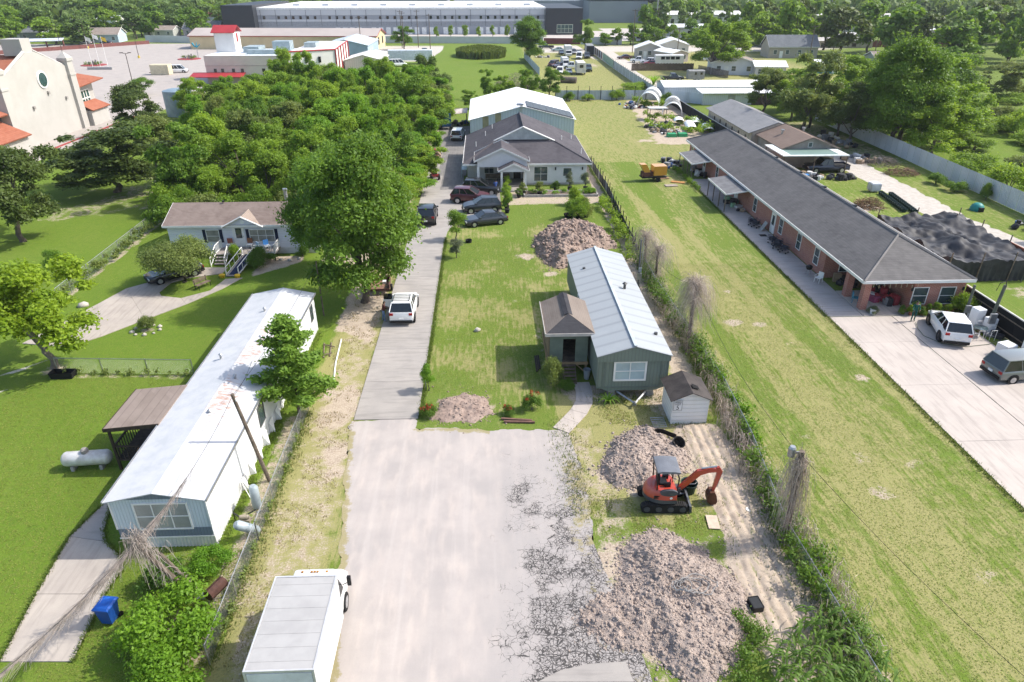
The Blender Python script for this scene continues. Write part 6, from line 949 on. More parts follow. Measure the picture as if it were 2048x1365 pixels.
def lamp(lab, x, y, h, group='lamp posts of the church lot', arms=2):
    e = T('lamp_post', lab, 'lamp post', x, y, group=group); MB().lathe((0, 0, 0), [(.35, 0), (.35, .8), (.1, .85)], 10).build('base', M('yellow_base', (.55, .4, .06), .7), e); MB().tube([(0, 0, .8), (0, 0, h)], .1, 8, .07).build('pole', M('bronze_pole', (.06, .045, .035), .5), e); m = MB()
    for s in ((-1, 1) if arms == 2 else (1,)): m.tube([(0, 0, h-.1), (s*.9, 0, h+.1)], .05, 5); m.box(s*.9-.35, s*.9+.35, -.2, .2, h+.05, h+.2)
    m.build('lamp_head', M('bronze_pole', (.06, .045, .035)), e)
lamp('lamp post in front of the tree island, nearest of the church lot lamps', -81.5, 171, 8.6); lamp('lamp post with yellow base in the middle of the church lot', -114.8, 249.5, 10); lamp('lamp post at the far left of the church lot', -149, 284.7, 10); lamp('lamp post behind the church roof', -139, 249, 10); lamp('lamp post near the far wall of the church lot', -110, 298, 10)
m = MB()
e = T('flagpole_base', 'low concrete block with three thin flagpoles in the church lot', 'flagpole', -112, 218); MB().box(-3.5, 3.5, -.7, .7, 0, .7).build('block', M('grey_block', (.35, .34, .33), .8), e)
for x, c_, h in ((-2.2, (.6, .62, .55), 9), (0, (.75, .74, .7), 9.6), (2.2, (.6, .42, .05), 9)): MB().tube([(x, 0, .7), (x, 0, h)], .05, 6).build('flagpole', WHITE, e); MB().slab([(x+.06, 0, h-1.2), (x+1.3, .2, h-1.7), (x+1.2, .25, h-.6), (x+.06, 0, h-.2)], .02).build('flag', M('flag%.2f' % c_[2], c_, .8), e)
def island(lab, x, y, r, seed): 
    e = T('planted_island', lab, 'planting', x, y); MB().lathe((0, 0, 0), [(r, 0), (r, .16), (r-.2, .17)], 20).build('kerb', KRED, e); V, F, L = blobleaves([(random.uniform(-r, r)*.6, random.uniform(-r, r)*.6, .5, .7) for _ in range(7)], 500, .16, np.random.default_rng(seed)); link('plants', npmesh('plants', V, F, LEAF['vine'], L), e); m = MB(); [m.box(a-.2, a+.2, -.2, .2, .1, 1.4+a*.3) for a in (-1.2, 0, .9)]; m.build('stone', CINDER, e)
island('planted island with stones in the church lot, left', -119.5, 229, 3.6, 1); island('planted island with blue figure sculpture, right end of the church lot', -97, 246, 3.6, 2); e = T('sculpture', 'turquoise abstract sculpture on a post in the planted island', 'sculpture', -95.5, 250); MB().tube([(0, 0, 0), (0, 0, 3)], .12, 6).build('post', STEEL, e); m = MB(); m.tube([(-1.2, 0, 4.6), (-.6, 0, 3.6), (.2, 0, 3.3), (.9, 0, 3.9), (1.3, 0, 4.2)], .3, 8, .1); m.tube([(0, 0, 3.4), (.3, 0, 5)], .25, 6, .05); m.build('figure', M('turquoise', (.02, .28, .4), .4), e)
tree('small', -77.9, 167, 4.2, 3., 'oak', 'round little tree on a kerbed island behind the church lot lamp')
def panelfence(lab, pts, h, mat, name='metal_fence', step=2.5, posts=None, cat='fence', kind=None, ptop=.25):
    e = T(name, lab, cat, pts[0][0], pts[0][1]); o = Vector(pts[0])
    for a, b in zip(pts[:-1], pts[1:]):
        A, B = Vector(a)-o, Vector(b)-o; n = max(1, int((B-A).length/step))
        for k in range(n):
            p, q = A.lerp(B, k/n), A.lerp(B, (k+.985)/n); mb = MB(); corrugated(mb, p, q, .02, h, .3, .05); mb.build('panel', mat[k % len(mat)] if isinstance(mat, list) else mat, e)
            if posts: MB().box(p.x-.05, p.x+.05, p.y-.12, p.y-.02, 0, h+ptop).build('post', posts, e)
    return e
CW = M('grey_white_wall', (.5, .52, .52), .8, 0, .12, .2); e = T('boundary_wall', 'long pale grey wall at the back of the church lot', 'wall', -140, 314); m = MB(); m.slab([(0, 0, 0), (32, -8.5, 0), (32, -8.5, 2.6), (0, 0, 2.6)], .2); m.build('wall', CW, e)
e = T('boundary_wall', 'long pale wall below the loading docks of the warehouse', 'wall', -40, 306); m = MB(); m.slab([(0, 0, 0), (55, -5, 0), (55, -5, 2.6), (0, 0, 2.6)], .2); m.slab([(58, -6, 0), (64, -7, 0), (64, -7, 2.6), (58, -6, 2.6)], .2); m.slab([(79, -9, 0), (95, -12, 0), (95, -12, 2.8), (79, -9, 2.8)], .2); m.build('wall', CW, e); m = MB(); m.slab([(64.2, -7, 0), (78.8, -9, 0), (78.8, -9, 2.2), (64.2, -7, 2.2)], .15); m.build('red_gate', M('maroon_gate', (.17, .05, .05), .7), e)
e = T('boundary_wall', 'brick wall and shelters along the far left side of the church lot', 'wall', -160, 285); m = MB(); m.slab([(-25, -40, 0), (25, 20, 0), (25, 20, 1.3), (-25, -40, 1.3)], .3); m.build('low_brick_wall', M('maroon_brick', (.2, .08, .07), .85), e); MB().slab([(-12, -10, 3), (4, -4, 3), (3, 0, 3.6), (-13, -6, 3.6)], .2).build('shelter_roof', M('shelter_roof', (.55, .6, .68), .5), e); [MB().box(-12+kk*5, -11.6+kk*5, -8+kk*2, -7.6+kk*2, 0, 3).build('shelter_post', M('maroon_brick', (.2, .08, .07)), e) for kk in range(4)]
# ------------------------------------------------ warehouse
WHG = M('warehouse_grey', (.28, .3, .335), .7, 0, .08, .1); WHL = M('warehouse_light', (.47, .49, .52), .7, 0, .06, .1); WHD = M('warehouse_black', (.028, .031, .038), .5, 0, .1, .2); WHM = M('warehouse_mid', (.24, .26, .3), .7, 0, .08, .1)
e = T('warehouse', 'very long grey and white warehouse with dock doors and black end blocks', 'warehouse', -32, 352)
MB().box(-72, 61, .02, 90, 0, 10.6).build('wall', WHG, e); MB().box(-72.2, 61.2, -.15, 90, 10.6, 11.4).build('parapet', M('parapet_white', (.74, .75, .74), .6), e); MB().box(-72, 61, .5, 89, 11.4, 11.5).build('roof', M('warehouse_roof', (.8, .8, .79), .6), e); MB().box(-71.9, 60.9, -.06, .0, 8.3, 10.5).build('upper_band', WHL, e); MB().box(-71.9, 60.9, -.05, .0, 5.6, 6.5).build('middle_band', WHL, e)
MB().box(-71.9, 60.9, -.05, .0, 3.7, 5.55).build('lower_band', M('warehouse_lower', (.27, .29, .32), .7), e)
for kk in range(20): x = -70.5+kk*6.9; MB().box(x-.09, x+.09, -.12, -.06, 3.6, 10.5).build('joint', M('joint_dark', (.12, .13, .15), .7), e)
for kk in range(39):
    x = -69+kk*3.33
    if kk % 7 != 1: MB().box(x-.55, x+.55, -.11, -.06, 6.6, 7.9).build('window', GLASS, e)
    if kk > 8 and kk % 5 != 4: MB().box(x-1.05, x+1.05, -.14, -.06, .1, 3.1).build('dock_door', M('dock_white', (.72, .73, .73), .5), e)
MB().box(-86, -71.9, -6, 60, 0, 12.6).build('left_black_block', WHD, e); m = MB(); m.box(61, 78, -4.5, 60, 0, 11.2); m.build('right_black_block', WHD, e); window(e, (69.8, -4.5, 2.6), '-y', 7, 3.2, 4, 2, M('bronze_mullion', (.4, .45, .35), .5), glass('teal_glass'), .25, .12, .15)
for kk in range(9): MB().box(-60+kk*14, -57+kk*14, 20, 24, 11.5, 12.4).build('roof_unit', WHL, e)
e = T('warehouse', 'second pale warehouse with vertical panels behind the right end of the long one', 'warehouse', 62, 440); MB().box(0, 34, 0, 120, 0, 11.5).build('wall', WHM, e); MB().box(34, 48, 10, 120, 0, 12).build('white_end', WHL, e); MB().box(-.3, 48, -.3, 120, 12, 12.6).build('roof', WHM, e)
for kk in range(4): MB().box(34.5+kk*3.4, 36.6+kk*3.4, 9.6, 9.95, 0, 11.5).build('panel', WHG, e)
MB().box(-80, 0, 30, 60, 0, 11).build('rear_block', WHM, e)
e = T('warehouse', 'grey low warehouse roof behind the long one on the left', 'warehouse', -92, 470); MB().box(0, 70, 0, 60, 0, 12.5).build('wall', WHM, e); MB().box(0, 70, 0, 60, 12.5, 13).build('roof', WHL, e)
for lab, x, y, w_, d, h, c1, c2 in (('long pale shed in front of the far wood on the upper right', 190, 395, 70, 14, 6.5, (.5, .46, .4), (.6, .57, .53)), ('white roofed shed left of the long pale one at the far wood', 118, 405, 40, 14, 7.5, (.6, .58, .54), (.7, .68, .66)), ('row of low white storage roofs before the long pale shed', 205, 345, 62, 22, 3., (.55, .5, .48), (.68, .68, .68)), ('pale flat building with blue edge by the compact cars', 91, 336, 16, 12, 5, (.5, .48, .45), (.72, .74, .75)), ('white office trailer left of the flat building with blue edge', 71.5, 322, 15, 5, 3.4, (.6, .6, .58), (.68, .68, .68)), ('pale blue industrial roof at the very top left', -160, 560, 60, 30, 9, (.4, .48, .52), (.55, .62, .66)), ('white flat building among trees at the upper left', -200, 400, 22, 12, 6, (.7, .7, .68), (.7, .72, .74)), ('low grey roofed sheds behind the wood fence on the right', 128, 285, 40, 16, 3, (.42, .38, .33), (.5, .48, .46))):
    e = T('far_building', lab, 'building', x, y); gable_walls(e, -w_/2, w_/2, -d/2, d/2, 0, h*.8, h, 'x', M('farw%.2f%.2f' % c1[:2], c1, .8)); gable_roof(e, -w_/2-.4, w_/2+.4, -d/2-.4, d/2+.4, h*.8, h+.1, 'x', M('farr%.2f%.2f' % c2[:2], c2, .6), .15)
    for kk in range(int(w_/6)): MB().box(-w_/2+2+kk*6, -w_/2+3.6+kk*6, -d/2-.05, -d/2, .4, h*.55).build('window', GLASS if h > 4 else DKWOOD, e)
# ------------------------------------------------ houses upper left and right
def smallhouse(lab, x, y, w_, d, h, zr, wc, rmat, ax='x', rz=0, wins=3, name='house'):
    e = T(name, lab, 'house', x, y, 0, R(rz)); wm = M('hw_%.2f_%.2f_%.2f' % wc, wc, .8, 0, .12, .4); gable_walls(e, -w_/2, w_/2, -d/2, d/2, 0, h, zr, ax, wm); gable_roof(e, -w_/2-.4, w_/2+.4, -d/2-.4, d/2+.4, h, zr+.15, ax, rmat, .12, fascia=WHITE)
    for kk in range(wins): window(e, (-w_/2+w_*(kk+.5)/wins, -d/2, h*.55), '-y', 1.1, 1.2, 1, 2)
    door(e, (-w_/2+w_/wins, -d/2, .05), '-y'); return e
RW = M('white_house_roof', (.76, .77, .76), .5, 0, .08, .4); RT = shingle('taupe_shingle', (.2, .165, .14), (.28, .24, .21), .12, .5); RG = shingle('slate_shingle', (.11, .12, .13), (.17, .18, .19), .12, .5)
smallhouse('white-roofed beige house at the gravel drive, left of the pair', 55.5, 247, 9, 9, 3, 4.6, (.5, .46, .42), RW, 'y', -8); smallhouse('white-roofed house behind the beige one, with side canopy', 65.5, 256, 10, 12, 3.4, 5, (.58, .55, .52), RW, 'y', -8); smallhouse('low white-roofed annex in front of the beige house', 60.5, 236, 6, 10, 2.6, 3.4, (.5, .42, .4), RW, 'y', 20, 2); smallhouse('white house with taupe roof behind the board fence', 70, 205, 12, 13, 3, 4.8, (.62, .62, .64), RT, 'y', -12); smallhouse('pale house with white porch roof right of the taupe-roofed one', 77.5, 197, 8, 7, 2.6, 3.6, (.55, .52, .5), RW, 'x', -8)
smallhouse('grey-roofed brick house with chimney among trees on the upper right', 103, 246, 16, 9, 3.4, 6.6, (.38, .34, .28), RG, 'x', -3, 4); smallhouse('grey house with brown roof right of the big tree', 120, 212, 12, 10, 3, 4.4, (.3, .32, .32), RT, 'x', -10); smallhouse('small house with white roof behind the bright tree', 117, 184, 8, 8, 3, 4.4, (.35, .38, .36), RW, 'y', 10); smallhouse('green metal shed between the houses on the upper right', 98, 203, 10, 5, 2.6, 3.2, (.06, .22, .2), RW, 'x', -5, 2); smallhouse('pale low house at the edge of the overgrown field', 101, 172, 11, 9, 2.8, 4, (.5, .48, .44), shingle('pale_grey_shingle', (.3, .29, .27), (.38, .37, .35), .12, .5), 'x', -10)
smallhouse('blue house with brown roof behind the church lot', -158, 316, 15, 10, 3, 5.2, (.4, .48, .56), RT, 'x', 6, 4); smallhouse('grey house with red gable behind the long wall', -128, 350, 16, 11, 3, 6, (.36, .34, .34), RG, 'x', -4, 4); smallhouse('low house with awning left of the red-gabled one', -146, 346, 13, 9, 2.8, 4.2, (.4, .42, .38), RT, 'x', 0, 3); smallhouse('white two-storey house behind the red-gabled one', -133, 392, 13, 10, 6, 8, (.7, .7, .7), M('red_brown_roof', (.3, .1, .08), .7), 'x', 0, 3); smallhouse('grey roofed house at the far left among trees', -196, 330, 14, 10, 3, 5, (.3, .33, .36), RG, 'x', 8)
for i in range(6): smallhouse('pale mobile unit in the storage yard row, %s from the left' % ('first', 'second', 'third', 'fourth', 'fifth', 'sixth')[i], 118+i*13, 300+(i % 2)*8, 11, 4.5, 2.6, 3.1, (.58, .56, .54), M('yard_roof', (.62, .6, .58), .6), 'x', -4, 3, 'storage_unit')
# hangar-like sheds behind the greenhouses
e = T('metal_hangar', 'long white-roofed metal shed behind the hoop greenhouses', 'shed', 50.5, 160.5); BLUEM = ribs('blue_white_metal', (.55, .6, .66), .5, 'xy', .5, .1, .15); gable_walls(e, -11, 12, -4, 4, 0, 2.6, 3.4, 'x', BLUEM); gable_roof(e, -11.3, 12.3, -4.3, 4.3, 2.6, 3.5, 'x', RW, .08); panelfence('pale blue corrugated fence in front of the long metal shed', [(40.0, 155.5), (46, 150.3)], 2.2, BLUEM)
e = T('open_shed', 'low white shed with dark maroon end bay behind the outbuilding', 'shed', 53.5, 151.5); MB().box(-7.5, 3, -2, 2, 0, 2.3).build('wall', ribs('white_rib_wall', (.6, .63, .62), .4, 'xy', .5), e); MB().box(3.02, 10, -2, 2, 0, 2.3).build('end_bay', M('maroon_wall', (.12, .07, .065), .8), e); MB().slab([(-8, -2.6, 2.35), (10.4, -2.6, 2.35), (10.4, 2.4, 2.7), (-8, 2.4, 2.7)], .08).build('roof', RW, e); MB().box(-2.2, -.6, -2.04, -2.005, 0, 2.0).build('door', M('grey_door', (.42, .42, .38), .7), e)
# fences of the background
MG = [M('fence_grey_a', (.5, .54, .57), .6, .1, .15, .6), M('fence_grey_b', (.44, .48, .5), .6, .1, .15, .6)]
panelfence('pale corrugated fence with dark posts across the field behind the lawn', [(15.5, 157.5), (38, 156.8)], 2.0, MG, posts=BLACKM, ptop=.9); panelfence('long corrugated fence between field and gravel drive', [(38.3, 158), (38.2, 215)], 2.2, MG, posts=BLACKM); panelfence('green section of corrugated fence beyond the long grey one', [(38.2, 215.5), (38.8, 240)], 2.2, M('fence_green', (.36, .5, .4), .6), posts=BLACKM); panelfence('brown and pale end section of the field fence', [(38.8, 240.5), (39, 268)], 2.2, [M('fence_brown', (.14, .11, .1), .7), MG[0]]); panelfence('short pale corrugated fence at the left of the parked vehicles', [(15.2, 200), (13.4, 245)], 2.0, MG)
e = T('wooden_fence', 'brown board fence in front of the travel trailer', 'fence', 42.5, 209.5)
for kk in range(62): a = kk*.29; MB().box(a, a+.27, -.03-.12*a*.2, .03-.12*a*.2, 0, 1.9+.05*(kk % 3)).build('board', M('fence_board', (.15, .105, .08), .85, 0, .35, 1.), e)
e = T('wooden_fence', 'weathered board fence running down past the taupe-roofed house', 'fence', 61, 206)
for kk in range(50): a = kk*.3; MB().box(a*.28, a*.28+.06, -a*.95, -a*.95+.27, 0, 1.8).build('board', M('fence_board2', (.22, .18, .15), .85, 0, .35, 1.), e)
e = T('wooden_fence', 'dark maroon fence along the storage yard', 'fence', 112, 280)
for kk in range(18): MB().box(kk*4, kk*4+3.95, -.1, .1, 0, 2.4).build('panel', M('maroon_board', (.16, .06, .05), .85), e)
# corrugated fence on the right
panelfence('tall pale grey corrugated fence along the right side of the gravel drive', [(61.2, 60), (61.4, 75), (62.4, 103), (62.6, 132)], 2.3, [M('fence_pale_a', (.6, .62, .62), .6, .05, .12, .4), M('fence_pale_b', (.56, .59, .6), .6, .05, .12, .4)], step=1.6)
# reeds, brush heap
rg = np.random.default_rng(5); n = 9000; _a = rg.random(n)*2*PI; _r = np.sqrt(rg.random(n))*(.75+.35*fbm(_a*1.3, _a*0, 3)); P = np.stack([-.5+9.2*_r*np.cos(_a), 254+14*_r*np.sin(_a), np.zeros(n)], 1); P[:, 2] = .55+.5*rg.random(n)+.4*fbm(P[:, 0]*.4, P[:, 1]*.4, 2); N = np.stack([rg.normal(size=n), -np.abs(rg.normal(size=n)), .15*rg.random(n)], 1); S = .9*np.ones(n); V, F = leafquads(P, N, S, .12, rg); V[:, 2] = np.maximum(V[:, 2], 0); V2 = V.copy()
q = P; V = np.stack([q*[1, 1, 0]+[-.14, 0, 0], q*[1, 1, 0]+[.14, 0, 0], q+np.stack([.25*rg.normal(size=n), .2*rg.normal(size=n), 1.+.5*rg.random(n)], 1), q+np.stack([.25*rg.normal(size=n), .2*rg.normal(size=n), .9+.5*rg.random(n)], 1)], 1).reshape(-1, 3); tag(link('reeds', npmesh('reeds', V, np.arange(4*n).reshape(n, 4), leafmat('reed', (.13, .17, .035), (.075, .12, .02)), rg.random(n))), 'tall green reeds in the field in front of the warehouse', 'reeds', kind='stuff')
def brush(name, lab, x, y, rx, ry, h, n, seed, mat=None):
    rg = np.random.default_rng(seed); m = MB()
    for k in range(n):
        a, r = rg.random()*6.28, math.sqrt(rg.random()); px_, py_ = x+rx*r*math.cos(a), y+ry*r*math.sin(a); z = h*(1-r*r)*rg.random(); d = Vector((rg.normal(), rg.normal(), rg.normal()*.4)).normalized()*(.5+.9*rg.random())*min(1, rx*.5); m.tube([Vector((px_, py_, z+.08))-d*.5, Vector((px_, py_, z+.14)), Vector((px_, py_, z+.08))+d*.5], .028, 3, .015, False)
    o = m.build(name, mat or M('grey_brush', (.25, .2, .17), .9, 0, .4, 2.)); tag(o, lab, 'brush pile', kind='stuff')
brush('brush_heap', 'big grey brush heap behind the barn', 8.5, 176, 7, 5, 3.6, 1300, 1); brush('brush_heap', 'brown branch heap on the grass right of the brick building', 57, 91.5, 2.3, 1.6, 1., 240, 2, M('brown_brush', (.22, .13, .09), .9)); brush('brush_heap', 'straw-brown brush heap beside the black net', 45.3, 77.2, 1.7, 1.7, 1., 320, 3, M('straw_brush', (.2, .125, .07), .9)); brush('brush_heap', 'dead branches and rubbish under the huge tree', 57, 97, 2.6, 2, 1.2, 220, 4)
e = T('culvert_pipe', 'rusty open culvert pipe lying on the field', 'pipe', 21.5, 184.5, .75, R(70)); m = MB(); m.lathe((0, 0, 0), [(.75, -2), (.75, 2), (.68, 2), (.68, -2)], 16, 'y'); m.build('pipe', M('rusty_pipe', (.2, .16, .13), .8, .1, .4, 1.), e)
# power poles and tall poles of the background
def pole(lab, x, y, h, r=.16, arms=0, lean=0, mat=None, group='background utility poles'):
    e = T('utility_pole', lab, 'pole', x, y, group=group); MB().tube([(0, 0, 0), (lean, 0, h)], r, 7, r*.7).build('pole', mat or POLEW, e)
    for k in range(arms): MB().box(-1.1+lean, 1.1+lean, -.08, .08, h-.5-k*.9, h-.35-k*.9).build('crossarm', POLEW, e)
    return e
for x, y, h, lab in ((-43, 262, 12, 'left of the wooden poles by the tan workshop'), (-31, 283, 13, 'pair of poles left of the round dark tree, first'), (-29, 270, 13, 'pair of poles left of the round dark tree, second'), (-25, 285, 13, 'pole right behind the round dark tree'), (53, 262, 14, 'tall pole at the bend of the gravel drive'), (70, 300, 13, 'pole before the white office trailer'), (112, 270, 13, 'pole left of the storage yard'), (126, 262, 13, 'pole in the middle of the storage yard'), (135, 250, 13, 'pole right in the storage yard'), (101, 225, 11, 'grey pole beside the grey house on the right'), (65, 246, 9, 'pole in front of the white-roofed houses'), (-20, 278, 12, 'pole at the left end of the long pale wall')): pole('wooden utility pole, '+lab, x, y, h, arms=1)
for x, y, h, lab in ((150, 420, 34, 'left'), (205, 440, 36, 'middle'), (252, 430, 36, 'right of the middle'), (325, 410, 38, 'at the right edge'), (88, 380, 26, 'thin, behind the second warehouse')): pole('tall pale steel power pylon pole, '+lab, x, y, h, .35, mat=STEEL, group='steel power poles')
for lab, A, B in (('thin power line between the poles on the upper right', (112, 270, 12.5), (135, 250, 12.5)), ('power line from the bend pole to the storage yard', (53, 262, 13.5), (112, 270, 12.5)), ('power line left of the loading docks', (-43, 262, 11.5), (-20, 278, 11.5)), ('high tension line in front of the far wood', (150, 420, 33), (325, 410, 36))):
    a, b = Vector(A), Vector(B); tag(MB().tube([a.lerp(b, k/10)-Vector((0, 0, 1.2*4*(k/10)*(1-k/10))) for k in range(11)], .03, 3).build('power_line', BLACKM), lab, 'wire')
e = T('livestock_pen', 'white pipe livestock pens on the grass behind the grove', 'pen', -25, 192.5)
m = MB()
for y in (-4, 0, 4):
    for z in (.5, 1.1, 1.6): m.tube([(-7, y, z), (8, y, z)], .06, 4)
for x in range(-7, 9, 3):
    for y in (-4, 0, 4): m.tube([(x, y, 0), (x, y, 1.7)], .07, 4)
    for z in (.6, 1.4): m.tube([(x, -4, z), (x, 4, z)], .06, 4)
m.build('rails', WHITE, e)
# ------------------------------------------------ dirt mounds
def soilmat():
    t = NT('dug_soil'); n1 = t.noise(1.1, det=6, rough=.65); n2 = t.noise(9., det=5, rough=.7); n3 = t.noise(40., det=3)
    col = t.mix(t.ss(n1, .3, .7), (.43, .35, .3), (.34, .275, .235)); col = t.mix(t.math('MULTIPLY', t.ss(n2, .45, .75), .6), col, (.52, .44, .38)); col = t.mix(t.math('MULTIPLY', t.ss(n3, .45, .7), .35), col, (.13, .1, .085)); t.bump(t.math('ADD', n2, n3), .8, .06); return t.fin(col, .95, 0, .1)
SOIL = soilmat(); DSOIL = M('dark_soil', (.2, .15, .12), .95, 0, .4, 2., c2=(.13, .1, .08), bump=.8, bs=18)
_clod = []
for s in range(5):
    rg = np.random.default_rng(s); t_ = (1+5**.5)/2; V = np.array([(-1, t_, 0), (1, t_, 0), (-1, -t_, 0), (1, -t_, 0), (0, -1, t_), (0, 1, t_), (0, -1, -t_), (0, 1, -t_), (t_, 0, -1), (t_, 0, 1), (-t_, 0, -1), (-t_, 0, 1)])/1.9*(.72+.5*rg.random((12, 1))); _clod.append(V)
_cf = np.array([(0, 11, 5), (0, 5, 1), (0, 1, 7), (0, 7, 10), (0, 10, 11), (1, 5, 9), (5, 11, 4), (11, 10, 2), (10, 7, 6), (7, 1, 8), (3, 9, 4), (3, 4, 2), (3, 2, 6), (3, 6, 8), (3, 8, 9), (4, 9, 5), (2, 4, 11), (6, 2, 10), (8, 6, 7), (9, 8, 1)])
def mound(label, poly, h, res, seed, ncl, cl, soft, mat=None, rough=.125):
    xs = [p[0] for p in poly]; ys_ = [p[1] for p in poly]; X, Y = np.meshgrid(np.arange(min(xs)-1, max(xs)+1, res), np.arange(min(ys_)-1, max(ys_)+1, res)); d = -(polysd(X, Y, poly)+(fbm(X*.9, Y*.9, seed)-.5)*1.1); k = np.clip(d/soft, 0, 1); Z = h*(k*(2-k))*(.45+1.05*fbm(X*.55, Y*.55, seed+3))
    lump = (vnoise(X*2.6, Y*2.6, seed)-.5)*rough*1.5+(vnoise(X*5.5, Y*5.5, seed+1)-.5)*rough+(vnoise(X*11, Y*11, seed+2)-.5)*rough*.55; Z = Z+lump*np.clip(d*1.6, 0, 1); Z = np.where(d < 0, -.06, np.maximum(Z, .004+.02*np.clip(d, 0, 1)))
    i = np.arange(X.size).reshape(X.shape); F = np.stack([i[:-1, :-1], i[:-1, 1:], i[1:, 1:], i[1:, :-1]], -1).reshape(-1, 4); dm = d.ravel()[F]; F = F[(dm > -.25).any(1)]; u = np.unique(F); rm_ = np.full(X.size, -1); rm_[u] = np.arange(len(u))
    cx, cy = float(np.mean(xs)), float(np.mean(ys_)); e = T('dirt_pile', label, 'dirt pile', cx, cy); link('mound', npmesh('mound', np.stack([X.ravel()[u]-cx, Y.ravel()[u]-cy, Z.ravel()[u]], 1), rm_[F], mat or SOIL), e)
    rg = np.random.default_rng(seed); VV, FF = [], []; b = 0; xi = rg.integers(1, X.shape[1]-1, ncl*4); yi = rg.integers(1, X.shape[0]-1, ncl*4); c = 0
    for a, q in zip(xi, yi):
        if d[q, a] < -.2 and rg.random() > .16*math.exp(d[q, a]*2.): continue
        s = cl*(.3+.7*rg.random()**2+1.9*rg.random()**11); V = _clod[c % 5]*s*[1, 1, .75]; an = rg.random()*6.28; V = V@np.array([[math.cos(an), math.sin(an), 0], [-math.sin(an), math.cos(an), 0], [0, 0, 1]]); VV.append(V+[X[q, a]-cx, Y[q, a]-cy, max(0, Z[q, a])+s*.12]); FF.append(_cf+b); b += 12; c += 1
        if c >= ncl: break
    o = link('clods', npmesh('clods', np.concatenate(VV), np.concatenate(FF), mat or SOIL), e); o['kind'] = 'stuff'; return e
mound('dirt pile between the white shed and the excavator', [(6.0, 29.2), (6.6, 31.6), (8.2, 33.4), (9.6, 33.6), (10.7, 32.2), (11.2, 30.2), (10.4, 28.9), (9.3, 28.6), (8.0, 27.9), (6.8, 28.2)], .8, .06, 2, 5500, .045, 2.2)
mound('largest dirt pile in the foreground with a hose coil on it', [(3.5, 19.7), (4.6, 20.6), (5.6, 21.6), (5.9, 23.2), (6.6, 24.6), (8.2, 24.9), (9.8, 24.0), (10.8, 22.4), (11.0, 20.6), (10.4, 18.8), (9.6, 17.4), (8.4, 16.6), (6.9, 16.9), (6.1, 18.2), (4.4, 18.5)], .62, .055, 5, 10000, .043, 2.6)
mound('big brown dirt pile behind the green mobile home', [(4.7, 64.2), (5.2, 68.5), (7.6, 71.5), (10.4, 71.2), (12.6, 68), (12.9, 64.6), (10.5, 62), (8, 59.6), (6.2, 58.8), (5.4, 61)], 1.6, .09, 7, 3600, .1, 3.0, M('brown_soil', (.33, .25, .205), .95, 0, .4, 1.6, c2=(.23, .17, .14), bump=.9, bs=10), .24)
mound('low spread of dug earth at the lower edge of the lawn', [(-3.9, 34.8), (-3.4, 37.2), (-1.8, 37.9), (-.2, 37.2), (.3, 35.4), (-1, 34.5), (-2.8, 34.3)], .2, .08, 9, 1500, .035, 1.2, M('brown_soil', (.27, .2, .16)), .1)
# ------------------------------------------------ fences
def chainlink(label, pts, h, sp=3., wire=.07, wr=.002, posts=STEEL, wm=None, name='chain_link_fence', lean=0):
    e = T(name, label, 'fence', pts[0][0], pts[0][1]); o = Vector(pts[0]); wv, wf = [], []
    for a, b in zip(pts[:-1], pts[1:]):
        A, B = Vector(a)-o, Vector(b)-o; L = (B-A).length; d = (B-A)/L; n = max(1, round(L/sp)); nn = Vector((-d.y, d.x))
        for k in range(n+1): p = A.lerp(B, k/n); MB().tube([(p.x, p.y, -.1), (p.x+nn.x*lean*random.random(), p.y+nn.y*lean*random.random(), h+.04)], .032, 6).build('post', posts, e)
        MB().tube([(A.x, A.y, h), (B.x, B.y, h)], .022, 5).build('top_rail', posts, e)
        for k in range(int((L+h)/wire)):
            for s in (0, 1):
                u0, u1 = k*wire-h, k*wire; z0, z1 = (0., h) if s else (h, 0.)
                if u0 < 0: z0 += (z1-z0)*(-u0/h); u0 = 0
                if u1 > L: z1 = z0+(z1-z0)*((L-u0)/max(1e-6, u1-u0)); u1 = L
                if u1 <= u0: continue
                p, q = A+d*u0, A+d*u1; b0 = len(wv); w3 = wr
                wv += [(p.x+nn.x*w3, p.y+nn.y*w3, z0), (p.x-nn.x*w3, p.y-nn.y*w3, z0), (p.x, p.y, z0+w3*2), (q.x+nn.x*w3, q.y+nn.y*w3, z1), (q.x-nn.x*w3, q.y-nn.y*w3, z1), (q.x, q.y, z1+w3*2)]; wf += [(b0, b0+1, b0+4, b0+3), (b0+1, b0+2, b0+5, b0+4), (b0+2, b0, b0+3, b0+5)]
    link('wire_mesh', npmesh('wire_mesh', np.array(wv), np.array(wf), wm or STEEL), e); return e
chainlink('chain link fence between white mobile home and asphalt', [(-11.25, 18.2), (-11.3, 25), (-11.4, 36.2)], 1.15); chainlink('chain link fence beyond the black sedan, running to the grove', [(-35.65, 52), (-36.4, 77)], 1.35); chainlink('low wire fence across the yard beside the bright tree', [(-29.6, 41.5), (-20.2, 40.9)], 1.15); chainlink('vine-covered chain link fence along the right lawn', [(14.4, 12), (14.2, 19), (14.0, 24.2), (14.8, 31), (15.1, 37), (14.8, 44), (14.4, 54), (14.5, 61)], 1.2)
MB_ = MB(); e = T('mesh_fence', 'dark mesh fence with posts along the right of the stucco house', 'fence', 14.5, 61.5)
P_ = [(0, 0), (.2, 11), (.6, 22), (.4, 37)]
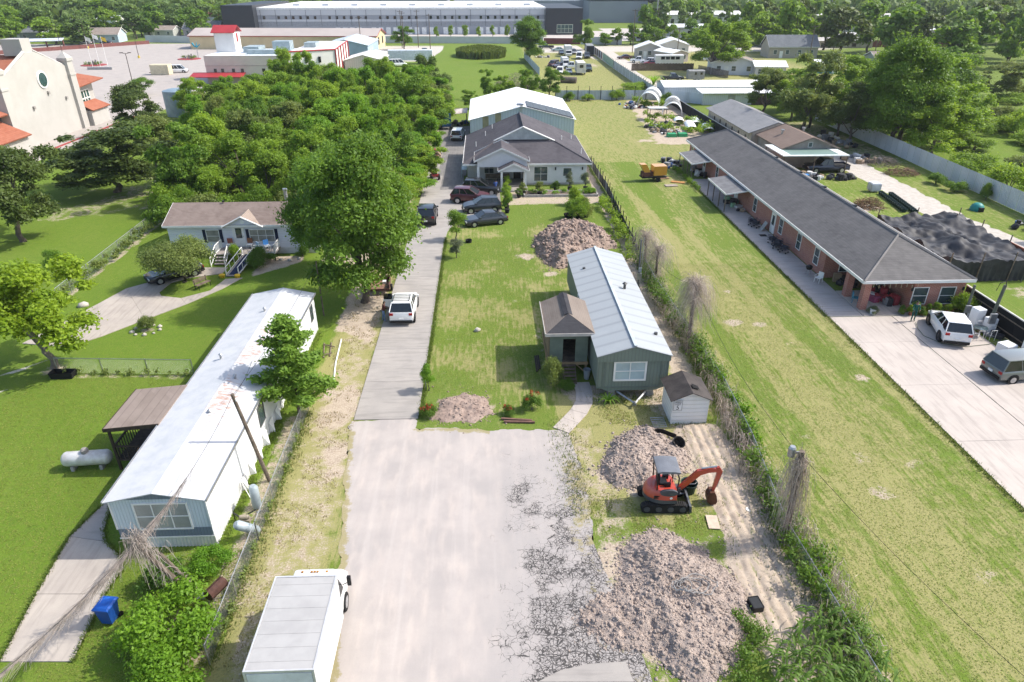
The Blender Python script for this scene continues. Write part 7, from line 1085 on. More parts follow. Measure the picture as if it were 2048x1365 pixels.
for a, b in zip(P_[:-1], P_[1:]):
    A, B = Vector(a), Vector(b); n = int((B-A).length/1.8)
    for k in range(n): p, q = A.lerp(B, k/n), A.lerp(B, (k+1)/n); MB().box(p.x-.04, p.x+.04, p.y-.04, p.y+.04, 0, 1.75+.2*random.random()).build('post', BLACKM, e); m = MB(); m.slab([(p.x, p.y+.05, .05), (q.x, q.y-.05, .05), (q.x, q.y-.05, 1.1+.25*random.random()), (p.x, p.y+.05, 1.15)], .012); m.build('panel', M('dark_mesh', (.05, .05, .055), .7) if k % 3 else M('grey_mesh', (.2, .2, .21), .7), e)
e = T('solid_fence', 'black privacy fence with pale top rail beside the right-hand driveway', 'fence', 38.9, 49.6)
for k in range(9): MB().box(-.03, .03, -1.2*(k+1)+.01, -1.2*k, .03, 1.85).build('panel', M('black_cloth', (.008, .008, .009), .85), e)
MB().box(-.06, .06, -10.8, 0, 1.86, 1.94).build('top_rail', M('pale_rail', (.6, .58, .52), .6), e); MB().box(-.07, -.031, -10.8, 0, 1.35, 1.43).build('middle_rail', WOOD, e); MB().box(-.07, -.031, -10.8, 0, .4, .48).build('low_rail', WOOD, e)
e = T('shade_fence', 'dark cloth fence with pale top rail along the vegetable garden', 'fence', 40.2, 112)
for k in range(17): MB().box(-.04-.06*k*.6-.0, .04-.06*k*.6, 2.4*k, 2.4*k+2.38, 0, 1.75).build('panel', M('shade_cloth', (.014, .017, .016), .9), e)
m = MB(); m.tube([(0, 0, 1.8), (-.65, 40.8, 1.8)], .07, 4); m.build('top_rail', M('pale_rail', (.6, .58, .52)), e)
# ------------------------------------------------ poles and wires
def simple_pole(label, base, top, r, extras=None, name='utility_pole', mat=None):
    e = T(name, label, 'pole', base[0], base[1]); MB().tube([(0, 0, -.1), (top[0]-base[0], top[1]-base[1], top[2])], r, 9, r*.8).build('pole', mat or POLEW, e); return e
e = simple_pole('bare leaning wooden pole beside the right wall of the white mobile home', (-11.95, 29.4), (-12.6, 28.7, 6.0), .11); m = MB(); m.tube([(-.62, -.6, 5.9), (-.5, -.75, 5.6)], .03, 5); m.build('insulator', M('porcelain', (.5, .5, .48), .3), e)
e = simple_pole('grey meter pole with electric box behind the green mobile home', (13.05, 54.2), (12.95, 54.2, 4.5), .09, mat=M('grey_pole', (.14, .14, .15), .7)); MB().box(-.18, .18, -.22, -.09, .9, 1.5).build('meter_box', STEEL, e); MB().box(-.12, .12, -.2, -.09, 1.6, 2.0).build('breaker_box', M('grey_plastic', (.3, .33, .36)), e); MB().tube([(.12, -.1, .1), (.12, -.1, 4.7)], .03, 6).build('conduit', STEEL, e)
e = simple_pole('taller of two service poles by the black fence on the right', (37.9, 44.9), (38.2, 45, 3.9), .14, mat=M('green_grey_pole', (.13, .14, .11), .9, 0, .35, 2.)); m = MB(); m.tube([(.3, 0, 3.8), (.1, -.1, 4.3), (-.4, -.2, 4.2), (-.5, -.2, 3.6)], .035, 5); m.build('cable_loop', BLACKM, e); MB().box(-.25, .25, -.3, -.15, .9, 1.7).build('meter_box', STEEL, e)
e = simple_pole('shorter of two service poles by the black fence on the right', (37.5, 47.0), (37.55, 47.1, 3.0), .12, mat=M('green_grey_pole', (.13, .14, .11))); MB().box(-.3, .1, -.3, -.13, .8, 1.4).build('box', STEEL, e)
e = simple_pole('thin bare pole near the far corner of the white mobile home', (-13.2, 49.8), (-13.25, 49.9, 4.6), .06)
def wire(label, pts, sag=.4, r=.012):
    m = MB()
    for A, B in zip(pts[:-1], pts[1:]): a, b = Vector(A), Vector(B); m.tube([a.lerp(b, k/14)-Vector((0, 0, sag*4*(k/14)*(1-k/14))) for k in range(15)], r, 4, cap=False)
    tag(m.build('overhead_wire', BLACKM), label, 'wire')
wire('black overhead cable over the right lawn from the transformer pole to the bottom edge', [(13.8, 24, 5.2), (17.4, 11, 4.6)]); wire('black overhead cable from the transformer pole up along the fence', [(13.7, 24.1, 5.2), (15.1, 45.2, 4.2), (13, 54.2, 4.5)], .8); wire('service cable over the roof of the white mobile home to the far thin pole', [(-12.6, 28.7, 5.9), (-13.25, 49.9, 4.5)], .4); wire('second thin cable over the white mobile home', [(-12.6, 28.8, 5.8), (-14.2, 36, 3.7)], .15)
# ------------------------------------------------ things round the white mobile home
e = T('propane_tank', 'silver horizontal propane tank on the lawn left of the white mobile home', 'tank', -22.25, 31.0, 0, R(4)); pr = [(.02, -1.32)]+[(.42*math.sin(R(a)), -1.0-.32*math.cos(R(a))) for a in (20, 40, 60, 80)]+[(.42*math.sin(R(a)), 1.0+.32*math.cos(R(a))) for a in (80, 60, 40, 20)]+[(.02, 1.32)]
MB().lathe((0, 0, .62), pr, 20, 'x').build('tank', M('tank_silver', (.62, .61, .59), .45, .15, .35, 2.5, c2=(.48, .45, .41)), e, True); m = MB(); m.lathe((0, 0, .98), [(.2, 0), (.2, .2), (.12, .28), (.02, .3)], 12); m.build('valve_dome', M('dome_grey', (.3, .27, .25), .6), e)
for x in (-.75, .75): MB().box(x-.08, x+.08, -.35, .35, 0, .28).build('leg', CINDER, e)
e = T('pressure_tank', 'upright grey pressure tank by the chain link fence', 'tank', -12.0, 27.3); MB().lathe((0, 0, .05), [(.2, 0), (.23, .1), (.23, 1.25), (.15, 1.38), (.03, 1.4)], 16).build('shell', M('tank_grey_blue', (.36, .42, .45), .5, .2), e, True); m = MB(); m.tube([(.2, -.2, .2), (.35, -.6, .3), (.3, -.9, .5)], .03, 5); m.build('pipe', STEEL, e)
e = T('pressure_tank', 'tilted grey pressure tank leaning towards the chain link fence', 'tank', -11.9, 25.4); o = MB().lathe((0, 0, 0), [(.03, -.7), (.16, -.67), (.23, -.55), (.23, .55), (.16, .67), (.03, .7)], 16, 'z').build('shell', M('tank_grey_blue', (.36, .42, .45)), e, True); o.location = (.1, -.2, .62); o.rotation_euler = (R(25), R(-38), 0)
e = T('well_pump', 'small well pump with pipes between the two grey tanks', 'pump', -12.35, 26.3); m = MB(); m.lathe((0, 0, .3), [(.1, -.2), (.12, -.1), (.12, .2), (.06, .3)], 10, 'x'); m.box(-.25, .3, -.15, .15, 0, .18); m.build('motor', M('pump_beige', (.3, .26, .2), .6), e); m = MB(); m.tube([(-.2, 0, .3), (-.5, .1, .5), (-.5, .1, 0)], .04, 6); m.tube([(.2, .1, .4), (.5, .4, .4)], .035, 6); m.build('pipe', BLACKM, e)
e = T('smoker_grill', 'rusty brown barrel-shaped box on a metal stand by the fence', 'grill', -11.85, 21.2, 0, R(-25)); MB().loft([[(.26*math.cos(R(a)), y, .95+.26*math.sin(R(a))) for a in (0, 45, 90, 135, 180, 225, 270, 315)] for y in (-.45, .45)]).build('barrel', M('rust_brown', (.085, .04, .03), .75, .2, .4, 5), e); m = MB()
for x in (-.18, .18):
    for y in (-.35, .35): m.tube([(x, y, 0), (x*.9, y, .75)], .022, 5)
m.build('stand', STEEL, e); MB().slab([(-.75, -.5, .45), (-.25, -.5, .7), (-.25, .1, .7), (-.75, .1, .45)], .03).build('side_shelf', M('grey_sheet', (.4, .4, .4), .5, .3), e)
BLU = M('blue_plastic', (.012, .075, .33), .4, 0, .12, 2.); e = T('wheeled_bin', 'blue wheeled trash bin at the end of the concrete walk', 'bin', -16.15, 20.5, 0, R(-8)); m = MB(); m.loft([[(-.28*f, -.3*f, z), (.28*f, -.3*f, z), (.28*f, .3*f, z), (-.28*f, .3*f, z)] for z, f in ((.1, .82), (.95, 1.12))]); m.build('body', BLU, e); m = MB(); m.loft([[(-.35*f, -.38*f, z), (.35*f, -.38*f, z), (.35*f, .38*f, z), (-.35*f, .38*f, z)] for z, f in ((.955, 1.), (1.02, 1.), (1.07, .8))]); m.build('lid', M('blue_lid', (.016, .1, .42), .35), e); MB().tube([(-.25, .42, .95), (.25, .42, .95)], .025, 6).build('handle', BLU, e)
for s in (-1, 1): MB().lathe((s*.27, .28, .12), [(.12, -.04), (.12, .04)], 12, 'x').build('wheel', RUB, e)
e = T('ground_frame', 'loose white metal frame leaning on the mobile home wall', 'frame', -12.75, 28.4); m = MB(); m.tube([(-.3, 0, .9), (.3, .3, 0), (.2, -.4, 0), (-.3, 0, .9)], .025, 4); m.build('frame', WHITE, e)
pv = T('plastic_pipe', 'long white plastic pipe lying beside the driveway strip', 'pipe', -10.5, 42); MB().tube([(-.55, 3.6, .04), (-.3, 0, .05), (.05, -2.6, .04)], .05, 6).build('pipe', WHITE, pv); pv = T('broken_lumber', 'broken wooden frame on the ground near the far end of the mobile home', 'lumber', -11.9, 43.8); m = MB(); m.tube([(-.3, 1.2, .06), (.1, -1, .06)], .05, 4); m.tube([(.2, 1.3, .06), (.5, -.8, .06)], .05, 4); m.tube([(-.3, .9, .12), (.6, .5, .12)], .05, 4); m.tube([(0, -.7, .12), (.6, -.4, .12)], .05, 4); m.build('timber', WOOD, pv)
e = T('utility_trailer', 'small rusty open trailer standing under the big oak', 'trailer', -9.3, 54.6, 0, R(4)); RB = M('rust_red_paint', (.13, .055, .045), .75, .1, .4, 2.); MB().box(-.8, .8, -1.0, 1.0, .45, .52).build('bed', M('rusty_bed', (.3, .17, .12), .8, 0, .4, 2.), e)
for q in ((-.85, -.8, -1, 1, .45, .95), (.8, .85, -1, 1, .45, .95), (-.85, .85, 1.0, 1.05, .45, 1.0), (-.85, .85, -1.05, -1.0, .45, .62)): MB().box(*q).build('side_panel', RB, e)
for s in (-1, 1): wheel(e, s*.95, 0, .3, .18, RIMD)
MB().box(.2, .5, .2, .6, .53, .75).build('white_can', WHITE, e)
e = T('wash_basin', 'black plastic tub leaning by the bright tree', 'tub', -28.9, 40.9); m = MB(); m.loft([[(-.8*f, -.35*f, z), (.8*f, -.35*f, z), (.8*f, .35*f, z), (-.8*f, .35*f, z)] for z, f in ((0, .85), (.45, 1.), (.44, .92), (.1, .8))]); m.build('tub', RUB, e)
def stones(label, pts, s, col=(.5, .46, .4), name='stone', group=None):
    for (x, y) in pts: k = random.randrange(5); v = _clod[k]*s*(.7+.6*random.random())*np.array([1, 1, .6]); o = link(name, npmesh(name, v+[0, 0, s*.3], _cf, M('pale_stone', col, .9, 0, .3, 3.))); o.location = (x, y, 0); tag(o, label, 'stone', group)
stones('pale stone in the ring round the small lawn bush', [(-26.3+1.0*math.cos(a*.7), 47.7+.85*math.sin(a*.7)) for a in range(9)], .18, group='stones of the lawn bed'); stones('pale stone by the flower bed of the pale blue house', [(-19.8, 62.2), (-18.9, 62), (-18.1, 62.4)], .3, group='stones of the house bed'); stones('flat pale stone in the middle lawn', [(-.9, 46.6)], .35, (.55, .5, .42)); stones('pale rock on the grass beside the sedan driveway', [(-33.4, 52.4)], .4)
for lab, x, y, rz, c_ in (('brown-cushioned chair left of the front door on the deck', -24.9, 63.6, 0, (.28, .09, .06)), ('brown-cushioned chair right of the front door on the deck', -23.0, 63.6, 0, (.28, .12, .06)), ('blue and white lounge chair on the deck', -21.2, 63.1, .6, (.05, .2, .5)), ('second blue chair nearer the deck rail', -22.1, 62.5, -.8, (.3, .42, .55))):
    e = T('patio_chair', lab, 'chair', x, y, .74, rz); MB().box(-.25, .25, -.25, .25, .4, .45).build('seat', WHITE, e); MB().box(-.25, .25, .22, .28, .45, .95).build('backrest', M('cush%.2f%.2f' % c_[:2], c_, .8), e)
    for a in (-.22, .22):
        for b in (-.22, .22): MB().tube([(a, b, 0), (a, b, .4)], .022, 5).build('leg', WHITE, e)
e = T('garden_bench', 'weathered garden bench tilted on the grass island', 'bench', -24.9, 55.9, 0, R(60))
for k in range(4): MB().box(-.7, .7, -.25+k*.12, -.16+k*.12, .4, .43).build('seat_slat', WOOD, e)
for k in range(3): MB().box(-.7, .7, .27, .3, .5+k*.13, .6+k*.13).build('back_slat', WOOD, e)
for x in (-.6, .6): m = MB(); m.tube([(x, -.22, 0), (x, -.22, .4)], .03, 5); m.tube([(x, .25, 0), (x, .3, .9)], .03, 5); m.build('leg', BLACKM, e)
for k, (x, y) in enumerate(((-24.0, 58.1), (-22.6, 58.0))): e = T('ramp_post_cap', ('left', 'right')[k]+' yellow pot at the foot of the ramp', 'pot', x, y); MB().lathe((0, 0, 0), [(.2, 0), (.28, .25), (.24, .3), (.05, .35)], 10).build('pot', M('yellow_plastic', (.65, .42, .02), .5), e)
# ------------------------------------------------ excavator surroundings
e = T('plant_tub', 'dark green plastic tub behind the excavator arm', 'tub', 10.35, 27.7); MB().lathe((0, 0, 0), [(.34, 0), (.43, .6), (.46, .62), (.41, .6), (.33, .1)], 16).build('tub', M('dark_green_plastic', (.012, .03, .02), .5), e); MB().tube([(-.42, 0, .62), (-.2, -.3, .75), (.2, -.3, .75), (.42, 0, .62)], .015, 5).build('handle', STEEL, e)
e = T('tub', 'round black tub beside the dirt pile below the shed', 'tub', 10.7, 31.6); o = MB().lathe((0, 0, 0), [(.28, 0), (.36, .4), (.38, .42), (.33, .4), (.27, .06)], 16).build('tub', RUB, e); o.rotation_euler = (R(30), R(15), 0); o.location = (0, 0, .12)
e = T('rubber_edging', 'curled black plastic edging strip at the top of the dirt pile', 'edging', 10.1, 32.6); m = MB()
for a, b in zip(range(9), range(1, 10)):
    p = lambda t: (-.7+.16*t, .28*math.sin(t*.45)-.02*t); x0, y0_ = p(a); x1, y1_ = p(b); m.slab([(x0, y0_, .12), (x1, y1_, .12), (x1, y1_, .42), (x0, y0_, .42)], .02)
m.build('strip', RUB, e)
e = T('wooden_board', 'pale plywood board lying in front of the excavator bucket', 'board', 10.95, 25.35, 0, R(-6)); MB().box(-.26, .3, -.5, .45, .04, .07).build('board', M('pale_board', (.55, .44, .34), .85, 0, .2, 3.), e)
e = T('plastic_crate', 'black plastic crate on the bare soil near the corn', 'crate', 11.25, 20.15, 0, R(6)); m = MB(); m.box(-.22, .22, -.3, .3, 0, .03)
for q in ((-.24, -.22, -.3, .3), (.22, .24, -.3, .3), (-.22, .22, -.32, -.3), (-.22, .22, .3, .32)): m.box(*q, 0, .33)
m.box(-.2, .2, -.28, .28, .28, .31); m.build('body', M('black_plastic', (.02, .022, .024), .5), e)
e = T('garden_hose', 'grey hose coil lying on the front dirt pile', 'hose', 8.5, 20.7, .75); m = MB(); rg = np.random.default_rng(4)
for k in range(4): r0 = .45+.12*k; m.tube([(r0*math.cos(t*.35)+.25*k-.4, r0*.6*math.sin(t*.35)+.06*rg.normal(), .12+.08*math.sin(t+k)) for t in range(19)], .022, 5)
m.build('hose', M('hose_grey', (.3, .29, .28), .6), e)
e = T('plate', 'small white plate on the ground by the fence near the pole', 'plate', 13.1, 26.2); MB().lathe((0, 0, 0), [(.1, 0), (.17, .03), (.16, .035)], 12).build('plate', WHITE, e)
for k, (x, y, rz) in enumerate(((1.6, 34.55, -8), (1.75, 34.3, -4))): e = T('timber_post', ('upper', 'lower')[k]+' reddish timber post lying beside the small walk', 'lumber', x, y, 0, R(rz)); MB().box(-.95, .95, -.06, .06, .02, .14).build('timber', M('red_timber', (.2, .11, .085), .85, 0, .4, 3.), e)
for lab, x, y, H, Rr in (('rose bush with red flowers at the end of the middle lawn', 2.6, 35.7, 1.1, .65), ('low rose bush beside the lower end of the driveway', -3.8, 35.3, .8, .6), ('rose shoots on the dug earth', 1.2, 35.3, .6, .5)):
    e = tree('bush', x, y, H, Rr, 'vine', lab, 'shrub', None, 'rose_bush'); V, F, L = blobleaves([(random.uniform(-1, 1), random.uniform(-1, 1), random.uniform(1.2, 1.8), .3) for _ in range(9)], 130, .13, RNG); link('flowers', npmesh('flowers', V, F, LEAF['red'], L), e)
e = tree('small', -4.0, 38.2, 2.0, .7, 'shrub', 'staked sapling at the lower right edge of the driveway', name='sapling'); MB().tube([(.5, .3, 0), (.5, .3, 3.4)], .06, 5).build('stake', STEEL, e)
def palm(label, x, y, h, r, seed=1):
    rg = np.random.default_rng(seed); V, F, L = [], [], []
    for k in range(14):
        a = k*2.4; d = np.array([math.cos(a), math.sin(a), 0]); s = np.array([-d[1], d[0], 0]); b = len(V)
        for j in range(5): t = j/4; c = d*r*t+[0, 0, .05+h*(t*1.8-1.5*t*t)]; w_ = .09*r*(1-t*.85); V += [c+s*w_, c-s*w_]
        for j in range(4): F.append((b+2*j, b+2*j+1, b+2*j+3, b+2*j+2)); L.append(rg.random())
    e = T('palm_plant', label, 'plant', x, y); link('fronds', npmesh('fronds', np.array(V), np.array(F), LEAF['shrub'], L), e)
palm('small spiky palm on the bare ground in front of the green mobile home', 7.5, 36.3, .8, .8); palm('bushy palm beside the gravel drive of the far houses', 42.5, 180.5, 3.6, 3., 3)
# lumber and junk by the green home
e = T('scrap_pile', 'dark scrap boards lying left of the green porch', 'scrap', 3.3, 41.5); [MB().box(-.1+.12*k, .0+.12*k, -1.2+.2*k, 1.0, .02, .08+.02*k).build('board', DKWOOD, e) for k in range(3)]
e = T('pallet_rack', 'low rusty metal rack lying left of the white shed', 'rack', 10.2, 33.9); m = MB()
for k in range(6): m.tube([(-.4, -.5+k*.2, .12), (.4, -.5+k*.2, .12)], .02, 4)
m.tube([(-.4, -.5, .12), (-.4, .5, .12)], .02, 4); m.tube([(.4, -.5, .12), (.4, .5, .12)], .02, 4); m.build('bars', STEEL, e)
# ------------------------------------------------ pots and planters at the stucco house
def potplant(label, x, y, h, r, leaf, group=None, pot=RUB, pr_=.3):
    e = tree('bush' if h < r*2 else 'small', x, y, h, r, leaf, label, 'potted plant', group, 'potted_plant'); s = e.scale; m = MB(); m.lathe((0, 0, 0), [(.75*pr_/s.x, 0), (pr_/s.x, .42/s.z), (pr_*1.06/s.x, .45/s.z), (.9*pr_/s.x, .43/s.z)], 12); m.build('pot', pot, e); return e
for k in range(4): potplant('tall potted citrus in the row beside the parked cars, %s from the house' % ('first', 'second', 'third', 'fourth')[k], 2.35, 80.6-k*1.45, 2.4, .75, ('lime', 'mid')[k % 2])
for k, (x, y, h, r, lf) in enumerate(((10.6, 79.2, 2.1, 1.1, 'lime'), (11.0, 77, 1.6, 1., 'lime'), (10.2, 73.6, 2.6, 1.4, 'mid'), (11.2, 74.3, 2.2, 1.2, 'dusk'), (4.6, 83.4, 1.6, .8, 'dusk'), (6.6, 83.2, 1.8, .8, 'dusk'), (8.8, 85.2, 1.2, .7, 'vine'), (10.6, 85.4, 2.4, .7, 'silver'), (12.6, 85.4, 2.3, .8, 'silver'), (4.0, 82.4, 1.2, .6, 'vine'), (12.9, 83.3, .9, .8, 'shrub'), (2.6, 85.2, 2., .7, 'lime'))): potplant('potted plant %s' % ('large, at the far end of the pot group right of the lawn', 'beside the blue tub on the lawn', 'biggest, nearest the brown dirt pile', 'grey-green, nearest the brown dirt pile', 'left of the planter beds under the house front', 'with reddish leaves before the double window', 'small, under the double window', 'slender, under the small window', 'slender, at the right corner of the house', 'low, at the left end of the planter bed', 'bright, at the right end of the planter bed', 'tall, at the portico column')[k], x, y, h, r, lf)
e = T('planter_bed', 'low grey planter bed with greens along the house front', 'planter', 9.2, 83.4)
for q in ((-4.6, 4.6, -1.0, -.85), (-4.6, 4.6, .85, 1.0), (-4.6, -4.45, -.85, .85), (4.45, 4.6, -.85, .85)): MB().box(*q, 0, .3).build('side', CINDER, e)
MB().box(-4.44, 4.44, -.84, .84, .05, .22).build('soil', DSOIL, e); V, F, L = blobleaves([(random.uniform(-4.2, 4.2), random.uniform(-.7, .7), .4, .3) for _ in range(16)], 1500, .08, RNG); link('greens', npmesh('greens', V, F, LEAF['shrub'], L), e)
e = T('plastic_tub', 'blue plastic tub among the potted plants on the lawn', 'tub', 10.3, 77.7); MB().lathe((0, 0, 0), [(.34, 0), (.4, .7), (.36, .69), (.3, .2)], 14).build('tub', M('blue_plastic', (.012, .075, .33)), e); e = T('plastic_tub', 'black tub on the lawn nearest the dirt pile', 'tub', 9.2, 74.4); MB().lathe((0, 0, 0), [(.4, 0), (.55, .4), (.5, .39), (.36, .08)], 14).build('tub', RUB, e); e = T('plastic_tub', 'small black pot tray beside the round citrus tree', 'tub', -1.9, 66.5); MB().lathe((0, 0, 0), [(.3, 0), (.34, .3), (.3, .29), (.25, .06)], 12).build('tub', RUB, e)
e = T('porch_bench', 'long wooden bench on the porch of the stucco house', 'bench', 1.5, 89.9, .1); MB().box(-1.6, 1.6, -.25, .25, .4, .46).build('seat', WOOD, e); MB().box(-1.6, 1.6, .22, .28, .46, .9).build('backrest', WOOD, e); [MB().box(x, x+.08, -.2, .2, 0, .4).build('leg', WOOD, e) for x in (-1.5, 0, 1.42)]
e = T('garden_tractor', 'small red garden tractor on the driveway left of the house', 'tractor', -6.9, 91.5, 0, R(12)); m = MB(); m.box(-.4, .4, .1, 1.0, .45, .95); m.box(-.55, .55, -.8, -.2, .5, .75); m.build('body', paint('red', (.3, .02, .02)), e); MB().box(-.25, .25, -.6, -.15, .75, 1.2).build('seat', BLACKM, e); MB().tube([(0, .1, .9), (0, -.1, 1.25)], .03, 5).build('steering_column', BLACKM, e)
for s in (-1, 1): wheel(e, s*.5, -.55, .4, .25, RIMD); wheel(e, s*.45, .75, .26, .18, RIMD)
e = T('blue_machine', 'tall blue machine frame with dark wheels beside the barn', 'machine', -6.9, 125.5, 0, R(5)); m = MB(); m.box(-.8, .8, -.9, .9, .6, 2.8); m.build('frame', M('machine_blue', (.03, .12, .26), .5, .1, .3, 1.), e); [wheel(e, s*.85, y, .35, .2, RIMD) for s in (-1, 1) for y in (-.6, .6)]
e = T('wheelbarrow', 'dark wheelbarrow on the pavement left of the driveway', 'wheelbarrow', -6.6, 106.5, 0, .7); m = MB(); m.loft([[(-.35*f, -.5*f, z), (.35*f, -.5*f, z), (.35*f, .5*f, z), (-.35*f, .5*f, z)] for z, f in ((.4, .6), (.75, 1.))]); m.build('tray', M('grey_steel_tray', (.25, .26, .27), .5, .3), e); m = MB(); m.tube([(-.3, -1, .6), (-.2, .7, .3)], .03, 5); m.tube([(.3, -1, .6), (.2, .7, .3)], .03, 5); m.build('handles', BLACKM, e); wheel(e, .01, .7, .2, .1, RIMD)
rg = np.random.default_rng(77)
def junk(label, x, y, rx, ry, n, cols, hmax=.9, name='junk_pile'):
    e = T(name, label, 'junk', x, y)
    for k in range(n):
        a, r = rg.random()*6.28, math.sqrt(rg.random()); px_, py_ = rx*r*math.cos(a), ry*r*math.sin(a); c_ = cols[k % len(cols)]; s = .18+.32*rg.random(); h = hmax*(.25+.75*rg.random()); m = MB(); mt = M('junk_%.2f_%.2f_%.2f' % c_, c_, .6, 0, .25, 3.)
        if k % 3 == 0: m.lathe((px_, py_, 0), [(s*.8, 0), (s, h*.9), (s*.9, h), (s*.3, h)], 9)
        elif k % 3 == 1: m.box(px_-s, px_+s, py_-s*.7, py_+s*.7, 0, h*.8, rg.random()*3)
        else: q = _clod[k % 5]*s*1.2*np.array([1, 1, .8])+[px_, py_, s*.8]; m.add([tuple(v) for v in q], [tuple(f) for f in _cf])
        m.build(('barrel', 'box', 'bag')[k % 3], mt, e)
    return e
DK, GY, WH, RD, BL, GN, TN = (.03, .03, .035), (.25, .25, .26), (.65, .65, .64), (.3, .04, .05), (.05, .12, .3), (.05, .3, .12), (.3, .22, .14)
junk('pots and tools on the pavement edge left of the driveway', -7.6, 103, .7, 5, 26, [DK, GY, WH, RD, DK, TN]); junk('clutter under the rusty lean-to', -5.3, 130, 2, 2, 14, [DK, GY, TN, BL]); junk('heap of pots and bags behind the far awning', 26.6, 98, 1.5, 2.6, 26, [DK, GY, WH, GY, DK, BL]); junk('shelf clutter under the far awning', 29.2, 93, .5, 3, 14, [DK, WH, TN, GY]); junk('bags and green balls under the nearer awning', 29.3, 77.5, .5, 2.8, 14, [WH, (.3, .5, .3), DK, TN], .8); junk('heap of toys and clothes on the open corner porch', 33.0, 51.5, 1.0, 1.6, 30, [RD, DK, (.35, .08, .15), GY, RD, DK, WH], 1.1); junk('dark furniture deep in the corner porch', 31.9, 54.6, 1.3, 1., 12, [DK, TN, DK], 1.1); junk('vegetable garden pots and tarps', 31.5, 124, 3, 5.5, 60, [DK, GY, DK, WH, (.16, .16, .2), TN], .6); junk('tarps and bags at the back of the lawn', 30.5, 148, 2.6, 4, 24, [(.16, .16, .2), DK, WH, RD, BL], .5); junk('bins and tools beside the carport', 42.8, 90, 2.4, 1.6, 22, [DK, WH, GY, DK, TN], 1.); junk('black bags heaped in front of the blue pickup', 47.8, 89.4, 2, 1., 18, [DK, DK, (.05, .055, .06)], .9); junk('rubbish heap below the huge tree', 55.8, 99.5, 3, 2.5, 30, [TN, GY, DK, WH, (.4, .3, .22)], .9); junk('clutter along the fence behind the outbuilding', 57.5, 112, 2, 6, 30, [GY, WH, DK, TN], 1.); junk('crates with a blue tarp at the far end of the net', 59, 68.5, 2.4, 1.4, 16, [GY, DK, TN, BL], 1.1); junk('scrap and tubs beside the black fence', 38.0, 46.2, .7, 2.2, 20, [TN, GY, WH, DK], .5); junk('black tubs along the side of the outbuilding', 39.3+1.2, 117, .5, 8, 34, [DK, DK, (.02, .03, .03)], .9); junk('rubbish in the field by the dark tree', 20.3, 247, 3, 1.5, 18, [WH, (.15, .12, .2), GY, TN], .8); junk('carts along the narrow side behind the brick building', 39.9, 98, .6, 5, 18, [WH, GY, DK], 1.0)
for k, (x, y, c_) in enumerate(((41.1, 88.3, (.4, .5, .58)), (42.0, 87.9, (.03, .2, .5)))): e = T('wheeled_bin', ('pale blue', 'bright blue')[k]+' bin standing beside the carport clutter', 'bin', x, y); m = MB(); m.loft([[(-.3*f, -.3*f, z), (.3*f, -.3*f, z), (.3*f, .3*f, z), (-.3*f, .3*f, z)] for z, f in ((.05, .85), (1., 1.1))]); m.build('body', M('binc%.2f' % c_[0], c_, .5), e); MB().box(-.36, .36, -.36, .36, 1.0, 1.08).build('lid', M('binc%.2f' % c_[0], c_), e)
for k in range(2): e = T('garden_bag', ('left', 'right')[k]+' green plastic bundle at the front of the vegetable garden', 'bag', 31.6+1.9*k, 117.6+.2*k); MB().loft([[(-.8, y, 0), (.8, y, 0), (.7, y, .55), (-.7, y, .55)] for y in (-.6, .6)]).build('bundle', M('green_plastic', (.03, .3, .12), .5), e)
# carts by the brick wall, grill, chair
for k, (x, y) in enumerate(((28.9, 70.6), (29.0, 69.9), (28.9, 64.8), (29.1, 63.9), (28.8, 63.2), (29.1, 62.2))):
    e = T('wire_cart', 'dark blue wire cart in front of the brick wall, %s from the far end' % ('first', 'second', 'third', 'fourth', 'fifth', 'sixth')[k], 'cart', x, y, .06, random.random()); m = MB()
    for z in (.35, .6, .85): m.tube([(-.3, -.35, z), (.3, -.35, z), (.34, .4, z), (-.34, .4, z), (-.3, -.35, z)], .018, 4)
    for a in (-.3, -.1, .1, .3):
        for b in (-.35, .4): m.tube([(a, b, .35), (a, b, .85)], .012, 4)
    for a in (-.2, 0, .2): m.tube([(a, -.35, .35), (a, .4, .35)], .012, 4)
    m.build('basket', M('dark_blue_wire', (.03, .035, .06), .5), e); MB().box(-.25, .25, -.25, .3, .4, .7).build('load', M('dark_bag', (.025, .027, .04), .7), e)
    for a in (-.25, .25):
        for b in (-.3, .3): MB().lathe((a, b, .08), [(.08, -.02), (.08, .02)], 8, 'x').build('wheel', RUB, e)
e = T('kettle_grill', 'black kettle grill on legs by the brick wall', 'grill', 29.1, 56.6, .06); MB().lathe((0, 0, .72), [(.05, -.25), (.22, -.18), (.3, 0), (.28, .12), (.15, .22), (.03, .26)], 14).build('kettle', BLACKM, e, True); [MB().tube([(.12*math.cos(a), .12*math.sin(a), .55), (.32*math.cos(a), .32*math.sin(a), 0)], .018, 5).build('leg', STEEL, e) for a in (0, 2.1, 4.2)]
e = T('patio_chair', 'white plastic chair beside the kettle grill', 'chair', 29.3, 54.9, .06, R(-60)); MB().box(-.25, .25, -.25, .25, .4, .44).build('seat', WHITE, e); MB().box(-.25, .25, .22, .27, .44, .9).build('backrest', WHITE, e); [MB().tube([(a, b, 0), (a*.9, b*.9, .4)], .025, 5).build('leg', WHITE, e) for a in (-.25, .25) for b in (-.25, .25)]; m = MB(); [m.tube([(s*.27, -.2, .44), (s*.29, -.2, .65), (s*.27, .24, .68)], .022, 5) for s in (-1, 1)]; m.build('armrest', WHITE, e)
